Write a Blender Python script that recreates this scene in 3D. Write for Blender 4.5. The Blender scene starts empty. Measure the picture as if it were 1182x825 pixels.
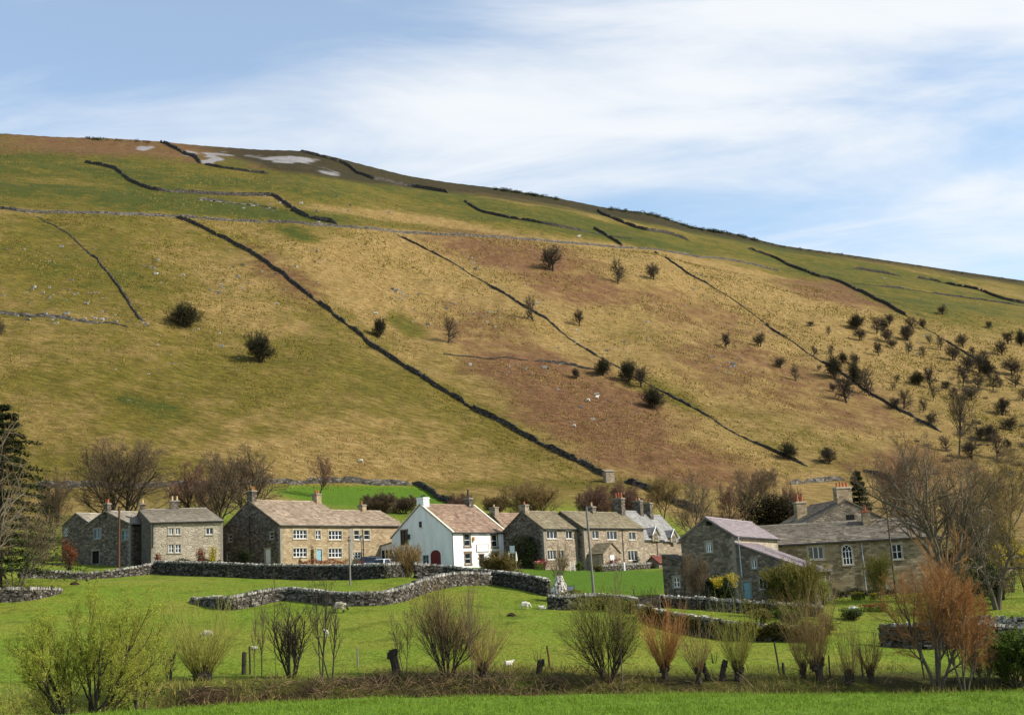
import bpy, math, random
import numpy as np
from mathutils import Vector, Matrix

R = math.radians
scene = bpy.context.scene
COL = scene.collection

# ------------------------------------------------------------------ camera
FPX, PW, PH = 1400.0, 1182.0, 825.0          # focal length in photo pixels, photo size
PITCH, ROLL = R(10.8), R(3.1)
cam_data = bpy.data.cameras.new('camera')
cam = bpy.data.objects.new('camera', cam_data)
COL.objects.link(cam)
cam_data.sensor_width = 36.0
cam_data.lens = 36.0 * FPX / PW
cam_data.clip_start = 0.5
cam_data.clip_end = 9000
CAM_M = Matrix.Rotation(R(90) + PITCH, 3, 'X') @ Matrix.Rotation(-ROLL, 3, 'Z')
cam.matrix_world = CAM_M.to_4x4()
scene.camera = cam
CM = np.array(CAM_M)

# ------------------------------------------------------------------ light
SUN = np.array([1.0, -0.20, 0.0]); SUN /= np.linalg.norm(SUN)
SUN_EL = R(38)
SUN = np.array([SUN[0]*math.cos(SUN_EL), SUN[1]*math.cos(SUN_EL), math.sin(SUN_EL)])
sd = bpy.data.lights.new('sun', 'SUN')
sd.energy = 5.0; sd.angle = R(0.53); sd.color = (1.0, 0.95, 0.87)
so = bpy.data.objects.new('sun', sd); COL.objects.link(so)
so.rotation_euler = Vector(SUN).to_track_quat('Z', 'Y').to_euler()
scene.view_settings.view_transform = 'Standard'
scene.view_settings.look = 'None'
scene.view_settings.gamma = 1.0
scene.view_settings.use_curve_mapping = False
scene.view_settings.exposure = 0.38

world = bpy.data.worlds.new('World'); scene.world = world
world.use_nodes = True
def make_sky():
    nt = world.node_tree; nt.nodes.clear()
    N = nt.nodes.new; L = nt.links.new
    out = N('ShaderNodeOutputWorld'); bg = N('ShaderNodeBackground')
    bg.inputs['Strength'].default_value = 0.075
    sky = N('ShaderNodeTexSky'); sky.sky_type = 'NISHITA'; sky.sun_disc = False
    sky.sun_elevation = SUN_EL; sky.sun_rotation = math.atan2(SUN[0], SUN[1])
    sky.altitude = 250; sky.air_density = 1.0; sky.dust_density = 0.6; sky.ozone_density = 1.5
    tc = N('ShaderNodeTexCoord')
    sep = N('ShaderNodeSeparateXYZ'); L(tc.outputs['Generated'], sep.inputs[0])
    # clouds lie on a plane high above: project the direction on it
    def math_(op, a, b=None, c=None, clamp=False):
        m = N('ShaderNodeMath'); m.operation = op; m.use_clamp = clamp
        for i, v in enumerate((a, b, c)):
            if v is None: continue
            if isinstance(v, (int, float)): m.inputs[i].default_value = v
            else: L(v, m.inputs[i])
        return m.outputs[0]
    zz = math_('ADD', math_('MAXIMUM', sep.outputs[2], 0.0), 0.16)
    u = math_('DIVIDE', sep.outputs[0], zz); v = math_('DIVIDE', sep.outputs[1], zz)
    comb = N('ShaderNodeCombineXYZ'); L(u, comb.inputs[0]); L(v, comb.inputs[1])
    mp = N('ShaderNodeMapping'); L(comb.outputs[0], mp.inputs[0])
    mp.inputs['Rotation'].default_value = (0, 0, R(22)); mp.inputs['Scale'].default_value = (0.75, 1.55, 1.0)
    mp.inputs['Location'].default_value = (SKYX, SKYY, 0.0)
    n1 = N('ShaderNodeTexNoise'); L(mp.outputs[0], n1.inputs['Vector'])
    n1.inputs['Scale'].default_value = 0.85; n1.inputs['Detail'].default_value = 7; n1.inputs['Roughness'].default_value = 0.52
    n1.inputs['Distortion'].default_value = 0.35
    n2 = N('ShaderNodeTexNoise'); L(mp.outputs[0], n2.inputs['Vector'])
    n2.inputs['Scale'].default_value = 2.1; n2.inputs['Detail'].default_value = 6; n2.inputs['Roughness'].default_value = 0.6
    n2.inputs['Distortion'].default_value = 0.6
    d = math_('ADD', math_('MULTIPLY', n1.outputs[0], 1.0), math_('MULTIPLY', n2.outputs[0], 0.46))
    # more cloud towards the right-hand (eastern) half of the sky
    d = math_('ADD', d, math_('MULTIPLY', sep.outputs[0], 0.20))
    mr = N('ShaderNodeMapRange'); mr.interpolation_type = 'SMOOTHSTEP'
    L(d, mr.inputs['Value']); mr.inputs['From Min'].default_value = 0.64; mr.inputs['From Max'].default_value = 0.92
    mr.inputs['To Min'].default_value = 0.20; mr.inputs['To Max'].default_value = 0.95
    mix = N('ShaderNodeMix'); mix.data_type = 'RGBA'
    L(mr.outputs[0], mix.inputs['Factor'])
    # deepen the clear blue a little; cloud brightness in the sky texture's own units
    tint = N('ShaderNodeMix'); tint.data_type = 'RGBA'; tint.blend_type = 'MULTIPLY'; tint.inputs['Factor'].default_value = 1.0
    L(sky.outputs[0], tint.inputs['A']); tint.inputs['B'].default_value = SKYTINT
    L(tint.outputs['Result'], mix.inputs['A']); mix.inputs['B'].default_value = CLOUD
    L(mix.outputs['Result'], bg.inputs['Color']); L(bg.outputs[0], out.inputs[0])
SKYX, SKYY = 0.3, 2.2
SKYTINT = (1.95, 2.2, 2.2, 1)
CLOUD = (9.7, 10.0, 10.3, 1)
make_sky()

# ------------------------------------------------------------------ pixel <-> space (used to lay out the place)
def ray(px, py):
    v = CM @ np.array([(px - PW/2)/FPX, -(py - PH/2)/FPX, -1.0])
    return v
def at(px, py, D):
    """point on the line of sight of a photo pixel at distance D along the valley axis"""
    v = ray(px, py)
    return v * (D / v[1])
def proj(P):
    P = np.asarray(P, float)
    q = P @ CM            # = CM^T p
    return PW/2 + FPX*q[..., 0]/(-q[..., 2]), PH/2 - FPX*q[..., 1]/(-q[..., 2])
def mpp(D): return D/FPX    # metres per photo pixel

# ------------------------------------------------------------------ noise
_rs = np.random.RandomState(7)
_LAT = _rs.rand(512, 512)
def vnoise(x, y):
    x = np.asarray(x, float); y = np.asarray(y, float)
    xi = np.floor(x).astype(int); yi = np.floor(y).astype(int)
    fx = x - xi; fy = y - yi
    fx = fx*fx*(3-2*fx); fy = fy*fy*(3-2*fy)
    a = _LAT[xi % 512, yi % 512]; b = _LAT[(xi+1) % 512, yi % 512]
    c = _LAT[xi % 512, (yi+1) % 512]; d = _LAT[(xi+1) % 512, (yi+1) % 512]
    return (a*(1-fx)+b*fx)*(1-fy) + (c*(1-fx)+d*fx)*fy
def fbm(x, y, o=4, g=0.5):
    s = 0; a = 1; t = 0
    for i in range(o):
        s = s + a*vnoise(x*2**i + 17.3*i, y*2**i + 5.1*i); t += a; a *= g
    return s/t - 0.5
def sstep(a, b, x):
    t = np.clip((np.asarray(x, float)-a)/(b-a), 0, 1)
    return t*t*(3-2*t)

# ------------------------------------------------------------------ objects
def link(o, parent=None):
    COL.objects.link(o)
    if parent is not None: o.parent = parent
    return o
def tag(o, label=None, cat=None, group=None, kind=None):
    if label: o['label'] = label
    if cat: o['category'] = cat
    if group: o['group'] = group
    if kind: o['kind'] = kind
    return o
def empty(name, loc, rz=0.0):
    o = bpy.data.objects.new(name, None); o.empty_display_size = 0.3
    o.location = loc; o.rotation_euler = (0, 0, rz)
    return link(o)

class MB:
    """collects geometry, then becomes ONE mesh object"""
    def __init__(s):
        s.v = []; s.f = []; s.r = []; s.m = []; s.uv = []
    def face(s, pts, rnd=0.5, m=0):
        n = len(s.v); s.v.extend([tuple(p) for p in pts]); s.f.append(tuple(range(n, n+len(pts)))); s.r.append(rnd); s.m.append(m)
    def quad_ids(s, ids, rnd=0.5, m=0):
        s.f.append(tuple(ids)); s.r.append(rnd); s.m.append(m)
    def box(s, c, sx, sy, sz, rnd=0.5, m=0, ax=None, jit=0.0, rng=random):
        """box centred on c; ax = 3 unit axes"""
        if ax is None: ax = ((1,0,0),(0,1,0),(0,0,1))
        X, Y, Z = (np.array(a, float) for a in ax); c = np.array(c, float)
        n = len(s.v)
        for dz in (-.5, .5):
            for dy in (-.5, .5):
                for dx in (-.5, .5):
                    p = c + X*sx*dx + Y*sy*dy + Z*sz*dz
                    if jit: p = p + np.array([rng.uniform(-jit, jit) for _ in range(3)])
                    s.v.append(tuple(p))
        for q in ((0,2,3,1),(4,5,7,6),(0,1,5,4),(2,6,7,3),(0,4,6,2),(1,3,7,5)):
            s.quad_ids([n+i for i in q], rnd, m)
    def tube(s, pts, rad, n=6, rnd=0.5, m=0, cap=True):
        pts = [np.array(p, float) for p in pts]
        k = len(pts); base = len(s.v)
        ref = None
        for i, p in enumerate(pts):
            d = pts[min(i+1, k-1)] - pts[max(i-1, 0)]
            L = math.sqrt(d[0]*d[0]+d[1]*d[1]+d[2]*d[2]) or 1.0; d = d/L
            if ref is None:
                ref = np.array((1.0,0,0)) if abs(d[0]) < 0.8 else np.array((0,1.0,0))
            a = ref - d*(ref@d); la = math.sqrt(a@a)
            if la < 1e-6:
                ref = np.array((0,1.0,0.3)); a = ref - d*(ref@d); la = math.sqrt(a@a)
            a = a/la; ref = a
            b = np.array((d[1]*a[2]-d[2]*a[1], d[2]*a[0]-d[0]*a[2], d[0]*a[1]-d[1]*a[0]))
            r = rad[i] if hasattr(rad, '__len__') else rad
            for j in range(n):
                t = 2*math.pi*j/n
                s.v.append(tuple(p + a*(r*math.cos(t)) + b*(r*math.sin(t))))
        for i in range(k-1):
            for j in range(n):
                j2 = (j+1) % n
                s.quad_ids((base+i*n+j, base+i*n+j2, base+(i+1)*n+j2, base+(i+1)*n+j), rnd, m)
        if cap:
            s.quad_ids([base+j for j in range(n)][::-1], rnd, m)
            s.quad_ids([base+(k-1)*n+j for j in range(n)], rnd, m)
    def lathe(s, prof, c=(0,0,0), n=12, rnd=0.5, m=0):
        """prof: list of (radius, z)"""
        base = len(s.v)
        for r, z in prof:
            for j in range(n):
                t = 2*math.pi*j/n
                s.v.append((c[0]+r*math.cos(t), c[1]+r*math.sin(t), c[2]+z))
        for i in range(len(prof)-1):
            for j in range(n):
                j2 = (j+1) % n
                s.quad_ids((base+i*n+j, base+i*n+j2, base+(i+1)*n+j2, base+(i+1)*n+j), rnd, m)
        s.quad_ids([base+(len(prof)-1)*n+j for j in range(n)], rnd, m)
    def mesh(s, name, mats, smooth=False):
        me = bpy.data.meshes.new(name)
        me.from_pydata(s.v, [], s.f)
        if not isinstance(mats, (list, tuple)): mats = [mats]
        for m in mats: me.materials.append(m)
        a = me.attributes.new('rnd', 'FLOAT', 'FACE')
        if s.f: a.data.foreach_set('value', np.array(s.r, dtype=np.float32))
        if any(s.m): me.polygons.foreach_set('material_index', np.array(s.m, dtype=np.int32))
        if smooth: me.polygons.foreach_set('use_smooth', np.ones(len(s.f), dtype=bool))
        me.update()
        return me
    def build(s, name, mats, parent=None, smooth=False):
        o = bpy.data.objects.new(name, s.mesh(name, mats, smooth))
        return link(o, parent)

# ------------------------------------------------------------------ material helper
class Mat:
    def __init__(s, name, rough=0.9, spec=0.2):
        s.m = bpy.data.materials.new(name); s.m.use_nodes = True
        s.nt = s.m.node_tree; s.nt.nodes.clear()
        s.out = s.N('ShaderNodeOutputMaterial'); s.b = s.N('ShaderNodeBsdfPrincipled')
        s.b.inputs['Roughness'].default_value = rough
        s.b.inputs['Specular IOR Level'].default_value = spec
        s.L(s.b.outputs[0], s.out.inputs[0])
    def N(s, t): return s.nt.nodes.new(t)
    def L(s, a, b): s.nt.links.new(a, b)
    def set(s, inp, v):
        if isinstance(v, (int, float)): inp.default_value = v
        elif isinstance(v, tuple): inp.default_value = v if len(v) == 4 or inp.type == 'VECTOR' else (*v, 1)
        else: s.L(v, inp)
    def coord(s, kind='Object'): return s.N('ShaderNodeTexCoord').outputs[kind]
    def pos(s): return s.N('ShaderNodeNewGeometry').outputs['Position']
    def mapping(s, vec, scale=(1,1,1), rot=(0,0,0), loc=(0,0,0)):
        m = s.N('ShaderNodeMapping'); s.L(vec, m.inputs[0])
        m.inputs['Scale'].default_value = scale; m.inputs['Rotation'].default_value = rot; m.inputs['Location'].default_value = loc
        return m.outputs[0]
    def noise(s, vec, scale, detail=4, rough=0.55, dist=0.0):
        n = s.N('ShaderNodeTexNoise'); s.L(vec, n.inputs['Vector'])
        n.inputs['Scale'].default_value = scale; n.inputs['Detail'].default_value = detail
        n.inputs['Roughness'].default_value = rough; n.inputs['Distortion'].default_value = dist
        return n.outputs[0]
    def vor(s, vec, scale, feature='F1', rnd=1.0):
        n = s.N('ShaderNodeTexVoronoi'); n.feature = feature; s.L(vec, n.inputs['Vector'])
        n.inputs['Scale'].default_value = scale; n.inputs['Randomness'].default_value = rnd
        return n
    def attr(s, name, out='Fac'):
        a = s.N('ShaderNodeAttribute'); a.attribute_name = name; return a.outputs[out]
    def ramp(s, fac, stops, interp='LINEAR'):
        r = s.N('ShaderNodeValToRGB'); s.set(r.inputs[0], fac); r.color_ramp.interpolation = interp
        e = r.color_ramp.elements
        while len(e) < len(stops): e.new(0.5)
        for i, (p, c) in enumerate(stops):
            e[i].position = p; e[i].color = (*c, 1) if len(c) == 3 else c
        return r.outputs[0]
    def mix(s, f, a, b, mode='MIX'):
        m = s.N('ShaderNodeMix'); m.data_type = 'RGBA'; m.blend_type = mode
        s.set(m.inputs['Factor'], f); s.set(m.inputs['A'], a); s.set(m.inputs['B'], b)
        return m.outputs['Result']
    def math(s, op, a, b=0.0, clamp=False):
        m = s.N('ShaderNodeMath'); m.operation = op; m.use_clamp = clamp
        s.set(m.inputs[0], a); s.set(m.inputs[1], b); return m.outputs[0]
    def rng(s, v, a, b, c=0.0, d=1.0):
        m = s.N('ShaderNodeMapRange'); m.interpolation_type = 'SMOOTHSTEP'
        s.set(m.inputs[0], v)
        for i, q in enumerate((a, b, c, d)): m.inputs[i+1].default_value = q
        return m.outputs[0]
    def bump(s, h, strength=0.5, dist=0.1):
        b = s.N('ShaderNodeBump'); b.inputs['Strength'].default_value = strength; b.inputs['Distance'].default_value = dist
        s.L(h, b.inputs['Height']); s.L(b.outputs[0], s.b.inputs['Normal'])
    def color(s, c): s.set(s.b.inputs['Base Color'], c); return s
# ------------------------------------------------------------------ terrain
HA = R(25); HC, HS = math.cos(HA), math.sin(HA)
CTRL = []   # (x, y, z) points of the valley floor
def cp(px, py, D): CTRL.append(at(px, py, D))
for q in [
    # near bank
    (-250,850,46),(0,850,46),(300,850,46),(591,850,46),(900,850,46),(1182,850,46),(1450,850,46),
    (-250,836,52),(100,823,55),(400,805,60.7),(800,799,63),(1182,797,63.8),(1450,796,64),
    # far bank, top
    (-250,785,76),(0,762,80),(200,776,77),(400,778,76),(591,778,76),(750,783,75),(900,786,74),(1100,786,74),(1300,786,74),
    # field
    (-250,735,96),(0,722,96),(240,737,93),(450,737,91),(600,735,91),(800,748,88),(1000,757,86),(1182,757,86),(1400,757,86),
    (-200,690,115),(0,695,112),(60,686,116),(225,697,113),(300,704,107),(400,701,107),(480,694,110),(540,676,120),(566,676,121.5),(634,689,114.5),(690,704,106),(737,709,101),
    (738,712,99.5),(790,729,96),(850,739,93.5),(950,740,91.5),(1020,746,91),(1182,748,90),(1400,748,90),
    (100,670,136),(181,661.5,142),(250,665,137),(300,667.5,134),(400,668.5,128),(466,666,124),(479,667,125),(545,672,123.5),(600,679,118),
    (40,668,125),(-150,668,135),
    # houses
    (175,653,148),(110,655,155),(245,650,157),(324,653,157),(254,652,166),(405,653,167),(470,654,176),(524,654,161),(584,655,171),(452,654,170),
    (627,657,170),(676,658,170),(743,660,184),(786,663,192),
    (684,686,118),(735,690,117),(700,668,146),(600,668,140),
    # gardens round the barn and the manor
    (770,700,105),(855,700,106),(950,697,110),(1040,697,110),(1182,697,106),(1400,697,106),
    (785,694,113),(854,693,112),(940,692,117),(890,692,133),(1040,687,128),(1182,683,128),(1400,683,128),
    # rising ground behind the houses
    (-200,612,205),(0,615,200),(150,615,200),(300,613,200),(450,610,205),(600,612,210),(760,622,215),(900,630,180),(1050,625,175),(1250,620,175),
    (-200,565,250),(0,573,245),(200,577,240),(380,585,228),(500,588,230),(650,585,245),(800,590,250),(950,592,255),(1100,585,260),(1300,580,270),
]: cp(*q)
for x in (-120, -40, 40, 120):
    CTRL.append((x, 4, -1.75)); CTRL.append((x, -60, -1.5)); CTRL.append((x, 22, -3.4 - 0.012*x)); 
CTRL = np.array(CTRL)
def _tps(P, Z, lam=4.0):
    n = len(P); S = 100.0
    p = P/S
    d2 = ((p[:, None]-p[None])**2).sum(-1)
    K = 0.5*d2*np.log(d2+1e-12) + np.eye(n)*lam*1e-4
    A = np.zeros((n+3, n+3)); A[:n, :n] = K; A[:n, n] = 1; A[:n, n+1:] = p; A[n, :n] = 1; A[n+1:, :n] = p.T
    w = np.linalg.solve(A, np.concatenate([Z, np.zeros(3)]))
    def f(x, y):
        q = np.stack([np.ravel(x), np.ravel(y)], -1)/S
        out = np.empty(len(q))
        for i in range(0, len(q), 40000):
            c = q[i:i+40000]
            e2 = ((c[:, None]-p[None])**2).sum(-1)
            out[i:i+40000] = (0.5*e2*np.log(e2+1e-12)) @ w[:n] + w[n] + c @ w[n+1:]
        return out.reshape(np.shape(x))
    return f
valley = _tps(CTRL[:, :2], CTRL[:, 2])
EDGE = np.array([at(*q)[:2] for q in [(-600,880,44),(-250,836,52),(0,827,53.5),(100,823,55),(250,812,58),(400,805,60.7),(600,802,62),(800,799,63),(1182,797,63.8),(1450,796,64),(1900,796,64)]])
def edge_y(x): return np.interp(x, EDGE[:, 0], EDGE[:, 1])
def channel(x, y):
    e = y - edge_y(x) + 1.2*fbm(x*0.22, y*0.1, 3)
    w = 12.0 + 3*fbm(x*0.09, 3.0, 2)
    down = sstep(0.2, 2.6, e); up = sstep(w-5.0, w, e)
    return -1.9*down*(1-up)
S_TOE, S_SH, S_RIDGE = 251.0, 477.0, 800.0
def hill0(s, t):
    m1, m2 = 0.55, 0.45
    z = np.where(s < S_TOE, 24 + 0.25*(s-S_TOE), 24 + m1*(s-S_TOE))
    z1 = 24 + m1*(S_SH-S_TOE)
    z = np.where(s > S_SH, z1 + m2*(s-S_SH), z)
    z2 = z1 + m2*(S_RIDGE-S_SH)
    z = np.where(s > S_RIDGE, z2 + 0.10*(1-np.exp(-(s-S_RIDGE)/60))*60 - 0.03*(s-S_RIDGE), z)
    # benches on the upper slope, bumps and gullies lower down
    ben = sstep(S_SH-10, S_SH+60, s)*(1-sstep(S_RIDGE-60, S_RIDGE, s))
    z = z + ben*1.3*np.sin((s-S_SH)/15.0 + 2.0*fbm(t*0.004, s*0.004, 2)*3)*0.9
    cal = 1 - 0.75*sstep(S_SH-40, S_SH+60, s)
    z = z + 10*fbm(s*0.008+3, t*0.006, 4) * sstep(S_TOE, S_TOE+60, s)*(0.45+0.55*cal)
    z = z + 3.4*cal*fbm(s*0.03, t*0.04, 4) + 1.0*fbm(s*0.16, t*0.09, 3)*cal * sstep(S_TOE, S_TOE+60, s)
    return z
XC = np.concatenate([np.linspace(-1.6, -0.47, 60)[:-1], np.linspace(-0.47, 0.47, 620), np.linspace(0.47, 1.6, 60)[1:]])
YR = np.concatenate([np.linspace(-70, 40, 40)[:-1], np.linspace(40, 84, 110)[:-1], np.geomspace(84, 260, 170)[:-1], np.geomspace(260, 1100, 330)[:-1], np.geomspace(1100, 3000, 30)])
Xg, Yg = np.meshgrid(XC, YR)
Wy = np.maximum(Yg, 40.0)
GX, GY = Xg*Wy, Yg
Sg = -GX*HS + GY*HC; Tg = GX*HC + GY*HS
ZV = valley(GX, np.minimum(GY, 330)) + channel(GX, GY) + 0.35*fbm(GX*0.05, GY*0.05, 4)*sstep(68, 80, GY) + 0.10*fbm(GX*0.4, GY*0.4, 3)
ZH = hill0(Sg, Tg)
# far moor line of the photograph: the hill's height is fitted so its crest runs where the photo shows it
SKYL = [(-300,158),(0,154),(60,158),(130,160),(180,163),(230,168),(300,173),(345,174),(380,180),(430,193),(470,203),(520,211),(580,218),(640,228),(700,240),(750,246),(800,262),(850,270),(900,283),(1000,297),(1100,312),(1182,324),(1500,372)]
_sx = np.array([ray(*q) for q in SKYL]); _az = _sx[:, 0]/_sx[:, 1]; _el = _sx[:, 2]/_sx[:, 1]
tgt = np.interp(XC, _az, _el)
front = (Yg > 200)
kk = np.ones(len(XC))
for it in range(6):
    Zt = 24 + (ZH-24)*kk[None]
    e = np.where(front, Zt/np.maximum(Yg, 1), -9); m = e.max(0)
    kk *= 1 + (tgt-m)/m*1.05
kk = np.convolve(np.pad(kk, 4, 'edge'), np.ones(9)/9, 'valid')
ZH = 24 + (ZH-24)*np.where(ZH > 24, 1, 0)*kk[None] + np.where(ZH > 24, 0, ZH-24)
w = sstep(S_TOE-38, S_TOE+8, Sg)
GZ = ZV*(1-w) + ZH*w

def ground(x, y):
    """height of the built ground at x, y"""
    x = np.asarray(x, float); y = np.asarray(y, float)
    c = x/np.maximum(y, 40.0)
    j = np.clip(np.searchsorted(XC, c)-1, 0, len(XC)-2); i = np.clip(np.searchsorted(YR, y)-1, 0, len(YR)-2)
    fx = (c-XC[j])/(XC[j+1]-XC[j]); fy = (y-YR[i])/(YR[i+1]-YR[i])
    return (GZ[i, j]*(1-fx)+GZ[i, j+1]*fx)*(1-fy) + (GZ[i+1, j]*(1-fx)+GZ[i+1, j+1]*fx)*fy
_DS = np.concatenate([np.arange(45, 300, 0.25), np.arange(300, 1100, 1.0)])
def hit(px, py, dmin=45.0):
    """where the line of sight of a photo pixel first meets the ground"""
    v = ray(px, py); v = v/v[1]
    ds = _DS[_DS >= dmin]
    g = ground(v[0]*ds, ds) - v[2]*ds
    k = np.argmax(g > 0)
    if g[k] <= 0: k = len(ds)-1
    if k == 0: return np.array([v[0]*ds[0], ds[0], float(ground(v[0]*ds[0], ds[0]))])
    t = g[k-1]/(g[k-1]-g[k]); d = ds[k-1] + t*(ds[k]-ds[k-1])
    return np.array([v[0]*d, d, float(ground(v[0]*d, d))])
def drop(px, D, dz=0.0):
    """point of the ground on the vertical plane of pixel column px (near the houses' level) at distance D"""
    v = ray(px, 680); x = v[0]/v[1]*D
    return np.array([x, D, float(ground(x, D)) + dz])

# ------------------------------------------------------------------ what grows where (masks in real positions)
PXg, PYg = proj(np.stack([GX, np.maximum(GY, 1), GZ], -1))
HILL = sstep(S_TOE-45, S_TOE-12, Sg + 30*fbm(GX*0.02, GY*0.02, 3) + 62*sstep(730, 860, PXg) + 45*sstep(1030, 1110, PXg))
jx = 26*fbm(GX*0.03, GY*0.03, 4); jy = 14*fbm(GX*0.03+40, GY*0.03, 4)
BX, BY = PXg + jx, PYg + jy
def blob(cx, cy, rx, ry, ang=0.0, soft=0.6):
    c, s_ = math.cos(R(ang)), math.sin(R(ang))
    u = ((BX-cx)*c + (BY-cy)*s_)/rx; v = (-(BX-cx)*s_ + (BY-cy)*c)/ry
    return 1 - sstep(1-soft, 1+soft, np.sqrt(u*u+v*v))
def umax(lst):
    r = np.zeros_like(BX)
    for a in lst: r = np.maximum(r, a)
    return r
mid = np.interp(PXg, [0, 205, 480, 840, 1000, 1182], [241, 249, 268, 298, 330, 356])   # shoulder wall
above = sstep(4, -6, PYg-mid)
leftwall = np.interp(PYg, [250, 310, 380, 420, 550], [205, 340, 430, 470, 710])
leftside = sstep(6, -6, PXg-leftwall)*sstep(-4, 4, PYg-mid)
GREEN = np.clip(0.78*above + 0.20*leftside + 0.5*fbm(GX*0.006, GY*0.012, 4)*1.2, 0, 1)
GREEN = np.maximum(GREEN, umax([0.9*blob(345,272,34,8,12), 0.75*blob(350,265,60,16,8)*0.6, 0.9*blob(470,372,26,12,30), 0.8*blob(770,455,42,10,25)*0.7,
    0.55*blob(110,300,180,60), 0.5*blob(120,320,130,60), 0.55*blob(60,270,90,22), 0.6*blob(900,300,120,10,12), 0.7*blob(1000,330,160,25,15), 0.6*blob(1100,345,120,22,12),
    0.7*blob(300,215,300,14,6), 0.75*blob(620,255,160,14,11), 0.6*blob(180,470,60,14,20), 0.6*blob(560,560,240,8,0), 0.5*blob(150,540,150,20)]))
STRAW = umax([0.9*blob(480,255,190,6,8), 0.7*blob(60,210,70,5,3), 0.7*blob(760,295,160,6,10), 0.6*blob(640,240,200,4,11), 0.6*blob(1000,300,120,4,12), 0.6*blob(1140,330,60,6,12),
    0.5*blob(520,330,160,60,20), 0.6*blob(250,330,100,30,30)*0.5, 0.6*blob(440,530,160,40,8)*0.6, 0.5*blob(900,380,150,50,20)])
BRACK = umax([0.85*blob(600,295,110,22,10), 0.75*blob(660,330,80,22,14), 0.95*blob(680,470,110,44,16), 0.9*blob(620,430,90,26,10), 0.8*blob(760,530,130,26,10), 0.6*blob(860,430,110,40,20),
    0.75*blob(960,340,70,14,14), 0.6*blob(330,320,60,18,30), 0.72*blob(150,170,210,14,3), 0.6*blob(20,168,120,11,0), 0.5*blob(330,192,70,8,8), 0.55*blob(960,460,120,40,18), 0.6*blob(560,385,80,30,20), 0.6*blob(1060,540,90,30,5), 0.55*blob(800,360,110,24,14)])
darkl = np.interp(PXg, [200, 270, 330, 420, 480, 560, 640, 700, 800, 900, 1000, 1182, 1300], [166, 183, 199, 212, 219, 226, 239, 249, 268, 288, 302, 330, 350])
DARK = sstep(3, -4, BY*0.3+PYg*0.7-darkl)*sstep(195, 290, PXg)
ROCK = umax([blob(242,182,13,4,35,0.35), blob(252,177,18,3,5,0.35), blob(330,185,30,3.2,4,0.4), blob(217,177,12,2,12,0.4), blob(165,169,10,2,3,0.5), blob(375,198,14,5,10,0.5)*0.6, blob(295,180,14,2,8,0.5)*0.5])
ROCK = np.clip((ROCK - 0.35 + 1.1*fbm(GX*0.12, GY*0.12, 3))*2.2, 0, 1)*(ROCK > 0.02)
LAWN = (1-HILL)*np.clip(umax([blob(700,672,120,18,2,0.3), blob(560,657,60,6,0,0.3), blob(440,575,80,22,3,0.4)]), 0, 1)
_ls = 0.95*blob(425,572,110,15,3,0.25)*sstep(-2, 3, PYg-559)*sstep(2.0, -2.0, PXg-np.interp(PYg, [558,585], [478,524]))*(GY > 195); LAWN = np.maximum(LAWN, _ls); HILL = HILL*(1-np.minimum(1, _ls*1.4))
NEAR = sstep(1.0, -1.0, GY-edge_y(GX))
BANK = (1-0.75*sstep(230,120,PXg))*(1-0.15*sstep(740,840,PXg))*np.clip(0.95+1.4*fbm(GX*0.3,GY*0.3,3),0.25,1)*(1-NEAR)*sstep(19.0, 12.0, GY-edge_y(GX)+4.0*fbm(GX*0.15, GY*0.15, 4))
def ground_mesh():
    ny, nx = GX.shape
    me = bpy.data.meshes.new('terrain')
    co = np.stack([GX, GY, GZ], -1).reshape(-1, 3).astype(np.float32)
    idx = np.arange(ny*nx).reshape(ny, nx)
    q = np.stack([idx[:-1, :-1], idx[:-1, 1:], idx[1:, 1:], idx[1:, :-1]], -1).reshape(-1, 4)
    me.vertices.add(len(co)); me.vertices.foreach_set('co', co.ravel())
    me.loops.add(q.size); me.loops.foreach_set('vertex_index', q.ravel().astype(np.int32))
    me.polygons.add(len(q)); me.polygons.foreach_set('loop_start', np.arange(0, q.size, 4, dtype=np.int32))
    me.polygons.foreach_set('use_smooth', np.ones(len(q), dtype=bool))
    me.update(calc_edges=True); me.validate()
    for n, a in (('hill', HILL), ('green', GREEN), ('straw', STRAW), ('bracken', BRACK), ('heather', DARK), ('rock', ROCK), ('lawn', LAWN), ('near', NEAR), ('bank', BANK)):
        at_ = me.attributes.new(n, 'FLOAT', 'POINT'); at_.data.foreach_set('value', a.ravel().astype(np.float32))
    return me
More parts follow.
